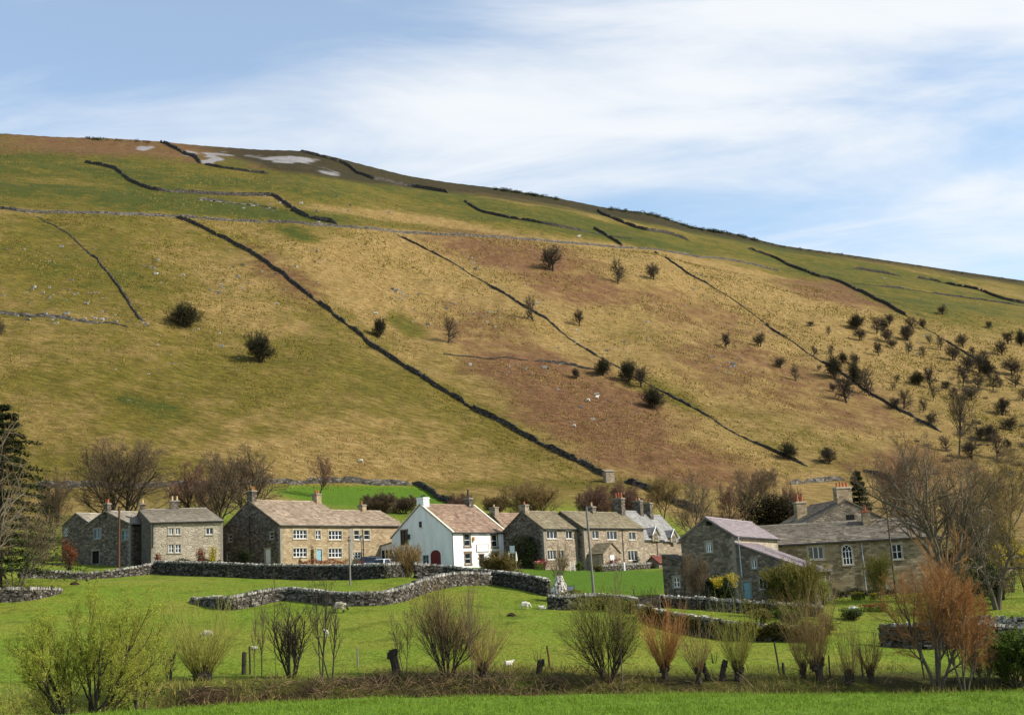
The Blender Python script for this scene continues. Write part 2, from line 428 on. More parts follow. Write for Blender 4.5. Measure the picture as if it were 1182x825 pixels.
def ground_mat():
    M = Mat('grassland', 0.95, 0.1)
    P = M.pos()
    st = M.mapping(P, (0.45, 1.25, 0.6), (0, 0, -HA))            # grain runs along the contour
    dn = M.mapping(P, (0.28, 0.06, 0.10), (0, 0, -HA-0.5))         # broad streaks running down the fall line
    n_big = M.noise(P, 0.02, 5, 0.6); n_mid = M.noise(P, 0.12, 5, 0.66); n_fine = M.noise(st, 0.8, 6, 0.74); n_tuft = M.noise(P, 2.6, 3, 0.7)
    n_dn = M.noise(dn, 1.0, 5, 0.65)
    fine2 = M.math('ADD', M.math('MULTIPLY', n_fine, 0.75), M.math('MULTIPLY', n_dn, 0.25))
    straw = M.ramp(fine2, [(0.30, (0.102, 0.070, 0.018)), (0.45, (0.216, 0.141, 0.043)), (0.55, (0.324, 0.216, 0.076)), (0.72, (0.524, 0.372, 0.167))])
    olive = M.ramp(fine2, [(0.30, (0.041, 0.038, 0.008)), (0.47, (0.107, 0.088, 0.013)), (0.58, (0.171, 0.133, 0.022)), (0.74, (0.279, 0.209, 0.052))])
    g = M.math('ADD', M.attr('green'), M.math('MULTIPLY', M.math('SUBTRACT', n_mid, 0.5), 1.3))
    g = M.math('ADD', g, M.math('MULTIPLY', M.math('SUBTRACT', n_big, 0.5), 0.9))
    g = M.math('ADD', g, M.math('MULTIPLY', M.math('SUBTRACT', n_dn, 0.5), 0.9))
    g = M.math('SUBTRACT', g, M.math('MULTIPLY', M.attr('straw'), 0.8))
    hill = M.mix(M.rng(g, -0.12, 0.55), straw, olive)
    vg = M.ramp(fine2, [(0.3, (0.026, 0.040, 0.005)), (0.7, (0.084, 0.098, 0.015))])
    hill = M.mix(M.rng(g, 0.50, 0.90, 0, 0.92), hill, vg)
    br = M.ramp(fine2, [(0.32, (0.047, 0.023, 0.013)), (0.5, (0.148, 0.068, 0.033)), (0.72, (0.289, 0.170, 0.083))])
    bf = M.math('ADD', M.attr('bracken'), M.math('MULTIPLY', M.math('SUBTRACT', n_mid, 0.5), 1.7))
    bf = M.math('ADD', bf, M.math('MULTIPLY', M.math('SUBTRACT', n_fine, 0.5), 1.2))
    hill = M.mix(M.rng(bf, 0.22, 0.85, 0, 0.88), hill, br)
    he = M.ramp(fine2, [(0.3, (0.014, 0.012, 0.006)), (0.5, (0.036, 0.029, 0.013)), (0.72, (0.075, 0.052, 0.022))])
    hill = M.mix(M.math('MULTIPLY', M.attr('heather'), 0.92), hill, he)
    tus = M.rng(n_tuft, 0.60, 0.70, 0, 0.45)
    hill = M.mix(tus, hill, (0.030, 0.024, 0.007))
    rk = M.ramp(M.noise(P, 0.8, 4, 0.7), [(0.3, (0.130, 0.124, 0.117)), (0.7, (0.390, 0.370, 0.359))])
    hill = M.mix(M.attr('rock'), hill, rk)
    # valley pasture
    f1 = M.ramp(n_tuft, [(0.25, (0.105, 0.160, 0.013)), (0.5, (0.172, 0.248, 0.020)), (0.78, (0.248, 0.319, 0.037))])
    f2 = M.ramp(n_tuft, [(0.25, (0.180, 0.203, 0.020)), (0.75, (0.303, 0.307, 0.047))])
    past = M.mix(M.rng(M.math('ADD', n_mid, M.math('MULTIPLY', n_big, 0.6)), 0.66, 0.98), f1, f2)
    past = M.mix(M.rng(M.noise(P, 0.35, 4, 0.65), 0.52, 0.68, 0, 0.7), past, (0.098, 0.132, 0.011))
    lawn = M.ramp(n_tuft, [(0.3, (0.075, 0.150, 0.010)), (0.7, (0.120, 0.216, 0.017))])
    past = M.mix(M.attr('lawn'), past, lawn)
    nb = M.ramp(n_tuft, [(0.3, (0.087, 0.167, 0.012)), (0.7, (0.187, 0.296, 0.024))])
    past = M.mix(M.attr('near'), past, nb)
    bk = M.ramp(n_fine, [(0.3, (0.010, 0.006, 0.003)), (0.5, (0.036, 0.021, 0.010)), (0.75, (0.089, 0.064, 0.022))])
    past = M.mix(M.attr('bank'), past, bk)
    past = M.mix(M.rng(M.noise(M.mapping(P, (1, 0.45, 1)), 0.5, 5, 0.7), 0.60, 0.74, 0, 0.55), past, (0.215, 0.185, 0.05))
    M.color(M.mix(M.attr('hill'), past, hill))
    h = M.math('ADD', M.math('MULTIPLY', n_fine, 1.2), M.math('MULTIPLY', n_tuft, 0.35))
    M.bump(h, 0.9, 1.3)
    return M.m
terrain = link(bpy.data.objects.new('terrain', ground_mesh()))
terrain.data.materials.append(ground_mat())
tag(terrain, kind='structure')
# ------------------------------------------------------------------ building materials
def stone_mat(name, tones, scale=2.6, mortar=(0.10,0.085,0.065), msize=0.05, zs=1.9, stain=0.5):
    M = Mat(name, 0.93, 0.15)
    P = M.mapping(M.coord(), (1, 1, zs))
    v = M.vor(P, scale); e = M.vor(P, scale, 'DISTANCE_TO_EDGE')
    sep = M.N('ShaderNodeSeparateColor'); M.L(v.outputs['Color'], sep.inputs[0])
    n = len(tones)
    c = M.ramp(sep.outputs[0], [((i+0.5)/n, t) for i, t in enumerate(tones)])
    fine = M.noise(M.coord(), 9, 4, 0.7)
    c = M.mix(0.55, c, M.ramp(fine, [(0.25, (0.35,0.35,0.35)), (0.75, (1.25,1.25,1.25))]), 'MULTIPLY')
    big = M.noise(M.coord(), 0.45, 4, 0.6)
    c = M.mix(stain, c, M.ramp(big, [(0.3, (0.62,0.60,0.58)), (0.65, (1.15,1.12,1.08))]), 'MULTIPLY')
    c = M.mix(M.rng(e.outputs['Distance'], msize, msize*0.3, 0, 0.85), c, mortar)
    M.color(c)
    M.bump(M.math('ADD', M.rng(e.outputs['Distance'], 0, 0.12), M.math('MULTIPLY', fine, 0.6)), 0.9, 0.05)
    return M.m
def course_mat(name, tones, stain=0.5):
    """coursed, squared stone: brick pattern on whichever way the wall runs"""
    M = Mat(name, 0.92, 0.15)
    sp = M.N('ShaderNodeSeparateXYZ'); M.L(M.coord(), sp.inputs[0])
    cb = M.N('ShaderNodeCombineXYZ'); M.L(M.math('ADD', sp.outputs[0], M.math('MULTIPLY', sp.outputs[1], 1.0)), cb.inputs[0]); M.L(sp.outputs[2], cb.inputs[1])
    b = M.N('ShaderNodeTexBrick'); M.L(cb.outputs[0], b.inputs['Vector'])
    b.inputs['Scale'].default_value = 1.0; b.inputs['Brick Width'].default_value = 0.52; b.inputs['Row Height'].default_value = 0.235
    b.inputs['Mortar Size'].default_value = 0.012; b.inputs['Mortar Smooth'].default_value = 0.3; b.offset = 0.43
    b.inputs['Color1'].default_value = (0,0,0,1); b.inputs['Color2'].default_value = (1,1,1,1); b.inputs['Mortar'].default_value = (0.5,0.5,0.5,1); b.inputs['Bias'].default_value = 0
    n = len(tones)
    c = M.ramp(b.outputs['Color'], [((i+0.5)/n, t) for i, t in enumerate(tones)])
    fine = M.noise(M.coord(), 7, 4, 0.7)
    c = M.mix(0.55, c, M.ramp(fine, [(0.25, (0.5,0.5,0.5)), (0.75, (1.2,1.2,1.2))]), 'MULTIPLY')
    c = M.mix(stain, c, M.ramp(M.noise(M.coord(), 0.5, 4, 0.6), [(0.3, (0.66,0.62,0.58)), (0.65, (1.12,1.1,1.06))]), 'MULTIPLY')
    c = M.mix(M.math('MULTIPLY', b.outputs['Fac'], 0.6), c, (0.13,0.11,0.085))
    M.color(c); M.bump(M.math('SUBTRACT', fine, b.outputs['Fac']), 0.6, 0.03)
    return M.m
def slate_mat(name, tones, lichen=None, lf=0.5):
    M = Mat(name, 0.85, 0.25)
    r = M.attr('rnd'); n = len(tones)
    c = M.ramp(r, [((i+0.5)/n, t) for i, t in enumerate(tones)])
    fine = M.noise(M.coord(), 5, 4, 0.7)
    c = M.mix(0.6, c, M.ramp(fine, [(0.25, (0.5,0.5,0.5)), (0.75, (1.25,1.25,1.25))]), 'MULTIPLY')
    # rain streaks down the slope
    st = M.noise(M.mapping(M.coord(), (1.4, 0.18, 0.18)), 1.0, 4, 0.6)
    c = M.mix(0.7, c, M.ramp(st, [(0.3, (0.66,0.66,0.66)), (0.7, (1.15,1.15,1.15))]), 'MULTIPLY')
    if lichen:
        ln = M.noise(M.coord(), 0.9, 6, 0.75)
        c = M.mix(M.rng(ln, lf, lf+0.12, 0, 0.8), c, lichen)
    M.color(c); M.bump(fine, 0.5, 0.03)
    return M.m
def plain(name, c, rough=0.6, spec=0.3, var=0.25, scale=3.0, metal=0.0):
    M = Mat(name, rough, spec); M.b.inputs['Metallic'].default_value = metal
    n = M.noise(M.coord(), scale, 5, 0.65)
    M.color(M.mix(var, c, M.ramp(n, [(0.25, (0.45,0.45,0.45)), (0.7, (1.2,1.2,1.2))]), 'MULTIPLY'))
    return M.m
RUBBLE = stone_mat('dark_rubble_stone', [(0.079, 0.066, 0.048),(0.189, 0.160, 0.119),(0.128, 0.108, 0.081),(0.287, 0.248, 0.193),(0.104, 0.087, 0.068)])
RUBBLE2 = stone_mat('grey_rubble_stone', [(0.130, 0.111, 0.081),(0.254, 0.217, 0.157),(0.183, 0.154, 0.108),(0.336, 0.285, 0.211),(0.153, 0.129, 0.094)], 2.3)
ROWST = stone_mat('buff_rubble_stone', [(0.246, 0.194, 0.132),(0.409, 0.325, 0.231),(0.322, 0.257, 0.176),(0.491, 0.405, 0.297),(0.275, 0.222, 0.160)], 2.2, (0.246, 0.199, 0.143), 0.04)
GREYFR = stone_mat('pale_grey_rubble', [(0.381, 0.325, 0.233),(0.482, 0.413, 0.307),(0.426, 0.363, 0.265),(0.538, 0.473, 0.360)], 2.2, (0.347, 0.297, 0.223), 0.04)
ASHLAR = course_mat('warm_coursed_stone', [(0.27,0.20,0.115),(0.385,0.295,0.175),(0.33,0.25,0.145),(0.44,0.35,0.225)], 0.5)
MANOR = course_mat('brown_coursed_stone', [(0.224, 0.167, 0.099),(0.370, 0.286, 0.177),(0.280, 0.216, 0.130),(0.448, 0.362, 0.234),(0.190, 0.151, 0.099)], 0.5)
def white_mat():
    M = Mat('white_render', 0.85, 0.2)
    P = M.coord()
    n = M.noise(M.mapping(P, (1.2, 1.2, 0.25)), 1.2, 5, 0.65)
    c = M.ramp(n, [(0.22, (0.47,0.465,0.44)), (0.42, (0.66,0.66,0.645)), (0.65, (0.75,0.75,0.74))])
    M.color(c); M.bump(M.noise(P, 3, 4, 0.7), 0.5, 0.03); return M.m
WHITE_R = white_mat()
SURR = plain('dressed_stone', (0.40,0.345,0.25), 0.9, 0.15, 0.6, 4)
SURRD = plain('weathered_dressed_stone', (0.25,0.22,0.17), 0.9, 0.15, 0.6, 4)
WFRAME = plain('white_painted_wood', (0.78,0.78,0.75), 0.5, 0.4, 0.15)
BROWNW = plain('brown_painted_wood', (0.17,0.12,0.07), 0.6, 0.3, 0.3)
BLACKP = plain('black_painted_iron', (0.015,0.015,0.017), 0.45, 0.4, 0.3)
BLUEP = plain('pale_blue_paint', (0.20,0.36,0.42), 0.5, 0.3, 0.3)
REDP = plain('dark_red_paint', (0.12,0.010,0.013), 0.55, 0.3, 0.3)
TERRA = plain('terracotta', (0.42,0.13,0.06), 0.8, 0.2, 0.5, 6)
BUFFPOT = plain('buff_clay', (0.50,0.36,0.20), 0.8, 0.2, 0.4, 6)
DARKHOLE = plain('dark_interior', (0.012,0.011,0.010), 0.9, 0.1, 0.2)
LEAD = plain('lead_flashing', (0.30,0.31,0.33), 0.6, 0.4, 0.3)
GREYPIPE = plain('pale_grey_pipe', (0.42,0.46,0.52), 0.5, 0.4, 0.2)
def glass_mat():
    M = Mat('window_glass', 0.06, 0.5)
    M.color((0.014,0.018,0.022)); return M.m
GLASS = glass_mat()
R_BROWN = slate_mat('brown_stone_slates', [(0.20,0.145,0.095),(0.33,0.25,0.17),(0.26,0.195,0.13),(0.40,0.31,0.22),(0.22,0.165,0.115)])
R_PUB = slate_mat('russet_stone_slates', [(0.18,0.115,0.075),(0.29,0.195,0.13),(0.235,0.155,0.10),(0.34,0.24,0.165)], (0.36,0.28,0.15), 0.62)
R_OLIVE = slate_mat('mossy_stone_slates', [(0.135,0.11,0.066),(0.22,0.18,0.11),(0.175,0.145,0.085),(0.27,0.225,0.14)], (0.24,0.19,0.035), 0.60)
R_GREY = slate_mat('grey_stone_slates', [(0.19,0.16,0.12),(0.30,0.26,0.20),(0.24,0.21,0.16),(0.36,0.32,0.25)], (0.40,0.27,0.055), 0.60)
R_MANOR = slate_mat('grey_brown_stone_slates', [(0.095,0.078,0.056),(0.185,0.155,0.112),(0.135,0.112,0.081),(0.235,0.20,0.15),(0.108,0.088,0.064)], (0.34,0.27,0.12), 0.63)
R_BLUE = slate_mat('blue_grey_slates', [(0.21,0.205,0.19),(0.29,0.28,0.26),(0.25,0.24,0.225),(0.335,0.325,0.30)], (0.36,0.33,0.20), 0.66)
R_PINK = slate_mat('mauve_slates', [(0.25,0.205,0.208),(0.30,0.25,0.252),(0.27,0.225,0.228),(0.33,0.28,0.28)])

# ------------------------------------------------------------------ building builder
UP = np.array([0,0,1.0])
def panel(mb, O, U, N, L, z0, z1, holes, rev=0.16, m=0):
    """rectangular wall face with real openings; N = outward normal"""
    U = np.array(U, float); N = np.array(N, float); O = np.array(O, float)
    xs = sorted({0.0, L} | {min(max(h[i], 0), L) for h in holes for i in (0, 1)})
    zs = sorted({z0, z1} | {min(max(h[i], z0), z1) for h in holes for i in (2, 3)})
    P = lambda u, z, d=0.0: O + U*u + UP*z - N*d
    flip = np.dot(np.cross(U, UP), N) < 0
    def F(pts):
        mb.face(pts[::-1] if flip else pts, 0.5, m)
    for i in range(len(xs)-1):
        for j in range(len(zs)-1):
            cu, cz = (xs[i]+xs[i+1])/2, (zs[j]+zs[j+1])/2
            if any(h[0] < cu < h[1] and h[2] < cz < h[3] for h in holes): continue
            F([P(xs[i], zs[j]), P(xs[i+1], zs[j]), P(xs[i+1], zs[j+1]), P(xs[i], zs[j+1])])
    for a, b, c, d in holes:
        F([P(a,c,rev), P(a,c), P(a,d), P(a,d,rev)]) ; F([P(b,c), P(b,c,rev), P(b,d,rev), P(b,d)])
        F([P(a,d), P(b,d), P(b,d,rev), P(a,d,rev)]); F([P(a,c,rev), P(b,c,rev), P(b,c), P(a,c)])
def bar(mb, O, U, N, u0, u1, z0, z1, d0, d1, m=0, rnd=0.5):
    """box on a wall: along U from u0 to u1, z0..z1, standing out from d0 to d1 along N"""
    c = O + U*((u0+u1)/2) + UP*((z0+z1)/2) + N*((d0+d1)/2)
    mb.box(c, u1-u0, d1-d0, z1-z0, rnd, m, (U, N, UP))
def solve_len(P, d, px, zoff=0.0, lo=0.3, hi=60.0):
    P = np.array(P, float) + np.array([0,0,zoff]); d = np.array([d[0], d[1], 0.0])
    f = lambda t: proj(P + d*t)[0] - px
    a, b = f(lo), f(hi)
    for _ in range(60):
        mid_ = (lo+hi)/2
        if (f(mid_) > 0) == (b > 0): hi = mid_
        else: lo = mid_
    return (lo+hi)/2

class House:
    def __init__(s, name, label, corner, D, phi, eave_py, apex, L=None, L_px=None, W=None, W_px=None, cat='house', group=None,
                 wall=RUBBLE, front=None, base_drop=2.0, z_base=None, P0=None, eave_z=None):
        s.rng = random.Random(hash(label) % 99991 if False else sum(map(ord, label)))
        s.phi = R(phi); c, sn = math.cos(s.phi), math.sin(s.phi)
        s.ex = np.array([c, sn, 0]); s.ey = np.array([-sn, c, 0])
        s.P = np.array(P0, float) if P0 is not None else at(corner[0], corner[1], D)
        D = s.P[1]
        if z_base is not None: s.P[2] = z_base
        s.e = (eave_z if eave_z is not None else at(corner[0], eave_py, D)[2] - s.P[2])
        s.L = L if L else solve_len(s.P, s.ex, L_px, s.e)
        s.W = W if W else solve_len(s.P, s.ey, W_px, s.e)
        ym = s.P + s.ey*s.W/2
        s.r = (at(apex[0], apex[1], ym[1])[2] - s.P[2]) if isinstance(apex, tuple) else apex
        s.root = empty(name, tuple(s.P), s.phi); tag(s.root, label, cat, group)
        s.mw, s.mf = wall, front or wall
        s.holes = {'front': [], 'gable': []}; s.wins = []; s.base = -base_drop
        s.ovh, s.gov = 0.22, 0.12
    # local coordinates of a pixel on one of the two visible faces
    def loc(s, face, px, py):
        v = ray(px, py); n = -s.ey if face == 'front' else -s.ex
        off = getattr(s, 'off', 0.0)
        P = s.P + n*off
        t = (n @ P)/(n @ v); q = v*t - s.P
        return (q @ (s.ex if face == 'front' else s.ey)), q[2]
    def boxuv(s, face, b):
        x0, y0, x1, y1 = b; cx, cy = (x0+x1)/2, (y0+y1)/2
        ua = s.loc(face, x0, cy)[0]; ub = s.loc(face, x1, cy)[0]
        za = s.loc(face, cx, y1)[1]; zb = s.loc(face, cx, y0)[1]
        return min(ua, ub), max(ua, ub), za, zb
    def axes(s, face):
        if face == 'front': return np.zeros(3), np.array([1.0,0,0]), np.array([0,-1.0,0])
        return np.zeros(3), np.array([0,1.0,0]), np.array([-1.0,0,0])
    def window(s, face, b, n=2, rows=1, surround=None, frame=None, uv=None, label=None, arch=False, name='window', glass=None, wide=0.13):
        u0, u1, z0, z1 = uv or s.boxuv(face, b)
        O, U, N = s.axes(face)
        hole = z1 < s.e - 0.02 and not arch
        d = 0.0 if hole else 0.10
        if hole: s.holes[face].append((u0, u1, z0, z1))
        mb = MB(); k = wide
        if not arch:
            bar(mb, O, U, N, u0-k*1.3, u1+k*1.3, z1, z1+k*1.5, -0.05, 0.045+d)
            bar(mb, O, U, N, u0-k, u0, z0, z1, -0.05, 0.03+d); bar(mb, O, U, N, u1, u1+k, z0, z1, -0.05, 0.03+d)
        else:
            uc = (u0+u1)/2; r = (u1-u0)/2; zc = z1 - r
            bar(mb, O, U, N, u0-k, u0, z0, zc, -0.05, 0.03+d); bar(mb, O, U, N, u1, u1+k, z0, zc, -0.05, 0.03+d)
            for i in range(9):
                a = math.pi*(i+0.5)/9; cc = O + U*(uc+(r+k/2)*math.cos(a)) + UP*(zc+(r+k/2)*math.sin(a)) + N*(0.055)
                T = -U*math.sin(a)+UP*math.cos(a); Rr = U*math.cos(a)+UP*math.sin(a)
                mb.box(cc, (r+k)*math.pi/9*1.02, 0.14, k, 0.5, 0, (T, N, Rr))
        bar(mb, O, U, N, u0-k*1.2, u1+k*1.2, z0-k*1.1, z0, -0.05, 0.085+d)
        w = mb.build(name, surround or SURR, s.root)
        if label: w['label'] = label
        f = MB(); t = 0.055; fd0, fd1 = (-0.13, -0.07) if hole else (0.03, 0.09)
        hz = z1 if not arch else z1 - (u1-u0)/2
        bar(f, O, U, N, u0, u0+t, z0, hz, fd0, fd1); bar(f, O, U, N, u1-t, u1, z0, hz, fd0, fd1)
        bar(f, O, U, N, u0+t, u1-t, z0, z0+t*1.3, fd0, fd1)
        if not arch: bar(f, O, U, N, u0+t, u1-t, z1-t, z1, fd0, fd1)
        for i in range(1, n):
            uu = u0 + (u1-u0)*i/n; bar(f, O, U, N, uu-t*0.75, uu+t*0.75, z0+t*1.3, hz-(0 if arch else t), fd0+0.002, fd1+0.012)
        for j in range(1, rows):
            zz = z0 + (z1-z0)*j/rows; bar(f, O, U, N, u0+t, u1-t, zz-t*0.5, zz+t*0.5, fd0+0.004, fd1-0.004)
        if arch:
            uc = (u0+u1)/2; r = (u1-u0)/2
            for i in range(8):
                a = math.pi*(i+0.5)/8; Rr = U*math.cos(a)+UP*math.sin(a); T = -U*math.sin(a)+UP*math.cos(a)
                f.box(O + U*uc + UP*hz + Rr*(r-t/2) + N*0.06, r*math.pi/8*1.02, 0.06, t, 0.5, 0, (T, N, Rr))
            for i in range(1, n):
                a = math.pi*i/n; Rr = U*math.cos(a)+UP*math.sin(a); T = -U*math.sin(a)+UP*math.cos(a)
                f.box(O + U*uc + UP*hz + Rr*(r*0.48) + N*0.06, t*0.8, 0.05, r*0.9, 0.5, 0, (T, N, Rr))
        f.build('frame', frame or WFRAME, w)
        g = MB(); gd = -0.115 if hole else 0.035
        if not arch:
            bar(g, O, U, N, u0, u1, z0, z1, gd-0.02, gd)
        else:
            uc = (u0+u1)/2; r = (u1-u0)/2
            pts = [O+U*u0+UP*z0+N*gd, O+U*u1+UP*z0+N*gd] + [O+U*(uc+r*math.cos(math.pi*i/12))+UP*(hz+r*math.sin(math.pi*i/12))+N*gd for i in range(13)]
            g.face(pts)
        g.build('pane', glass or GLASS, w)
        return w
    def door(s, face, b, mat, surround=None, handle=True, arch=False, label=None, uv=None):
        u0, u1, z0, z1 = uv or s.boxuv(face, b)
        O, U, N = s.axes(face); z0 = max(z0, 0.0) if uv is None else z0
        if not arch: s.holes[face].append((u0, u1, z0, z1))
        mb = MB(); k = 0.05
        if arch:
            r = (u1-u0)/2; uc = (u0+u1)/2; zc = z1-r*0.75
            pts = [(u0, z0), (u1, z0)] + [(uc+r*math.cos(math.pi*i/12), zc+r*0.75*math.sin(math.pi*i/12)) for i in range(13)]
            fr = [O+U*u+UP*z+N*0.07 for u, z in pts]; bk = [O+U*u+UP*z-N*0.05 for u, z in pts]
            mb.face(fr); 
            for i in range(len(pts)): j = (i+1) % len(pts); mb.face([bk[i], bk[j], fr[j], fr[i]])
            for i in range(1, 4):
                uu = u0+(u1-u0)*i/4; bar(mb, O, U, N, uu-0.02, uu+0.02, z0, zc, 0.07, 0.085)
        else:
            bar(mb, O, U, N, u0, u1, z0, z1, -0.14, -0.09)
            for za, zb in ((0.08, 0.42), (0.5, 0.92)):
                for a, b_ in ((0.12, 0.46), (0.54, 0.88)):
                    bar(mb, O, U, N, u0+(u1-u0)*a, u0+(u1-u0)*b_, z0+(z1-z0)*za, z0+(z1-z0)*zb, -0.09, -0.075)
        d = mb.build('door', mat, s.root)
        if label: d['label'] = label
        if handle:
            h = MB(); dd = 0.07 if arch else -0.09
            bar(h, O, U, N, u1-0.14, u1-0.10, z0+(z1-z0)*0.46, z0+(z1-z0)*0.52, dd, dd+0.05); h.build('handle', BLACKP, d)
        if not arch:
            f = MB(); k = 0.12
            bar(f, O, U, N, u0-k*1.3, u1+k*1.3, z1, z1+0.2, -0.05, 0.05); bar(f, O, U, N, u0-k, u0, z0, z1, -0.05, 0.035); bar(f, O, U, N, u1, u1+k, z0, z1, -0.05, 0.035)
            f.build('door_frame', surround or SURR, d)
        return d
    def walls(s, back=True):
        mb = MB(); L, W, e, r = s.L, s.W, s.e, s.r
        panel(mb, (0,0,0), (1,0,0), (0,-1,0), L, s.base, e, s.holes['front'], 0.16, 1)
        panel(mb, (0,0,0), (0,1,0), (-1,0,0), W, s.base, e, s.holes['gable'], 0.16, 0)
        mb.face([(0,0,e),(0,W/2,r-0.02),(0,W,e)], 0.5, 0)
        mb.face([(L,0,s.base),(L,W,s.base),(L,W,e),(L,W/2,r-0.02),(L,0,e)], 0.5, 0)
        mb.face([(0,W,s.base),(0,W,e),(L,W,e),(L,W,s.base)], 0.5, 0)
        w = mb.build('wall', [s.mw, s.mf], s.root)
        if s.mf is not WHITE_R and s.e < 50:
            q, q2 = MB(), MB(); z = 0.0; i = 0
            while z < e-0.3:
                h_ = s.rng.uniform(.26, .36); a, b = (.52, .28) if i % 2 else (.28, .52)
                q.box((a/2-.012, .14, z+h_/2), a, .31, h_-.004, s.rng.random()); q.box((.10, b/2-.012, z+h_/2+.004), .226, b, h_-.03, s.rng.random()); q2.box((L-a/2+.012, .14, z+h_/2), a, .312, h_-.004, s.rng.random())
                z += h_; i += 1
            q.build('quoins', s.quoin or SURRD, s.root); q2.build('quoins', s.quoin or SURRD, s.root)
        return w
    quoin = None
    def slope(s, mb, E, U, V, L, S, e0=0.50, e1=0.24, both=True):
        """stone slates laid in courses that get smaller towards the ridge"""
        E, U, V = (np.array(a, float) for a in (E, U, V)); Nn = np.cross(U, V); 
        if Nn[2] < 0: Nn = -Nn
        T = 0.10
        a, b, c, d = E, E+U*L, E+U*L+V*S, E+V*S
        mb.face([a-Nn*T, b-Nn*T, c-Nn*T, d-Nn*T], 0.2); mb.face([a-Nn*T, b-Nn*T, b, a], 0.15); mb.face([a-Nn*T, a, d, d-Nn*T], 0.25); mb.face([b-Nn*T, b, c, c-Nn*T], 0.25)
        v = -0.02; rg = s.rng
        while v < S-0.05:
            t = v/S; h = e0*(1-t)+e1*t; v1 = min(v+h, S)
            u = 0.0 - rg.uniform(0, 0.3)
            while u < L:
                w = rg.uniform(0.32, 0.85)*(1.0-0.35*t); ua, ub = max(u, 0), min(u+w, L)-0.012
                if ub - ua > 0.05:
                    l = 0.035 + rg.uniform(0, 0.022); j = rg.uniform(-0.025, 0.02); q = 0.006+rg.uniform(0, 0.006); rn = min(max(rg.gauss(0.5, 0.26), 0), 1)
                    p0, p1 = E+U*ua+V*(v+j)+Nn*l, E+U*ub+V*(v+j)+Nn*(l+rg.uniform(-.008,.008)); p2, p3 = E+U*ub+V*(v1+0.02)+Nn*q, E+U*ua+V*(v1+0.02)+Nn*q
                    mb.face([p0, p1, p2, p3], rn); mb.face([p0-Nn*l, p1-Nn*l, p1, p0], rn*0.6)
                u += w
            v = v1
    def roof(s, mat, ridge_mat=None, gutter=True, e0=0.5, e1=0.24, verge=None, coping=None):
        mb = MB(); L, W, e, r, o, g = s.L, s.W, s.e, s.r, s.ovh, s.gov
        th = math.atan2(r-e, W/2); dz = o*math.tan(th)
        S = (W/2+o)/math.cos(th); k = 0.06
        c_, s_ = math.cos(th), math.sin(th)
        s.th = th
        s.slope(mb, (-g, -o, e-dz+k), (1,0,0), (0,c_,s_), L+2*g, S, e0, e1)
        s.slope(mb, (-g, W+o, e-dz+k), (1,0,0), (0,-c_,s_), L+2*g, S, e0, e1)
        x = -g
        while x < L+g-0.05:                                    # ridge stones
            w = min(s.rng.uniform(0.45, 0.6), L+g-x)
            z = r+k+0.06+s.rng.uniform(-.012,.012)
            mb.face([(x,W/2-0.17,z-0.11),(x+w-.015,W/2-0.17,z-0.11),(x+w-.015,W/2,z+0.05),(x,W/2,z+0.05)], s.rng.uniform(.3,.9))
            mb.face([(x,W/2+0.17,z-0.11),(x,W/2,z+0.05),(x+w-.015,W/2,z+0.05),(x+w-.015,W/2+0.17,z-0.11)], s.rng.uniform(.3,.9))
            mb.face([(x,W/2-0.17,z-0.11),(x,W/2,z+0.05),(x,W/2+0.17,z-0.11)], 0.4)
            x += w
        rf = mb.build('roof', mat, s.root); s.roof_o = rf
        if gutter:
            gm = MB(); gm.tube([(-g, -o-0.05, e-dz-0.03), (L+g, -o-0.05, e-dz-0.05)], 0.075, 6); gm.build('gutter', BLACKP, s.root)
        for xe in (coping or ()):
            cm = MB(); n = 9
            for sgn in (1, -1):
                for i in range(n):
                    t0, t1 = i/n, (i+1)/n-0.004
                    y0, y1 = (-o+(W/2+o)*t0, -o+(W/2+o)*t1) if sgn > 0 else (W+o-(W/2+o)*t0, W+o-(W/2+o)*t1)
                    za, zb = e-dz+(r-e+dz)*t0+0.17, e-dz+(r-e+dz)*t1+0.17
                    x0, x1 = xe-0.17, xe+0.17
                    A = [(x0,y0,za-.16),(x1,y0,za-.16),(x1,y1,zb-.16),(x0,y1,zb-.16)]; B = [(p[0],p[1],p[2]+.18) for p in A]
                    cm.face(B); 
                    for q in range(4): q2 = (q+1) % 4; cm.face([A[q], A[q2], B[q2], B[q]])
            cm.build('gable_coping', verge or SURR, s.root)
        return rf
    def chimney(s, x, w=1.0, d=0.7, h=1.3, mat=None, pots=((0,0.45,TERRA),), y=None, sink=1.0, cap=None, ztop=None):
        W = s.W; y = W/2 if y is None else y
        z0 = s.r - abs(y-W/2)*math.tan(getattr(s, 'th', 0.6)) - sink; z1 = s.r + h if ztop is None else ztop
        mb = MB(); mb.box((x, y, (z0+z1)/2), w, d, z1-z0)
        mb.box((x, y, z1+0.06), w+0.16, d+0.16, 0.12, 0.5, 1); mb.box((x, y, z1+0.16), w+0.02, d+0.02, 0.08, 0.5, 1)
        ch = mb.build('chimney', [mat or s.mw, cap or SURRD], s.root)
        for px_, ht, pm in pots:
            p = MB(); p.lathe([(0.15,0),(0.13,ht*0.3),(0.115,ht*0.85),(0.145,ht*0.86),(0.145,ht)], (x+(px_ if w >= d else 0), y+(0 if w >= d else px_), z1+0.2), 9); p.build('chimney_pot', pm, ch, False)
        return ch
    def pipe(s, face, px, py0, py1, mat=None, r=0.05):
        u, z1 = s.loc(face, px, py0); z0 = s.loc(face, px, py1)[1]
        O, U, N = s.axes(face); mb = MB()
        mb.tube([O+U*u+UP*z0+N*0.09, O+U*u+UP*z1+N*0.09], r, 6); return mb.build('drainpipe', mat or BLACKP, s.root)

GRP_POTS = None
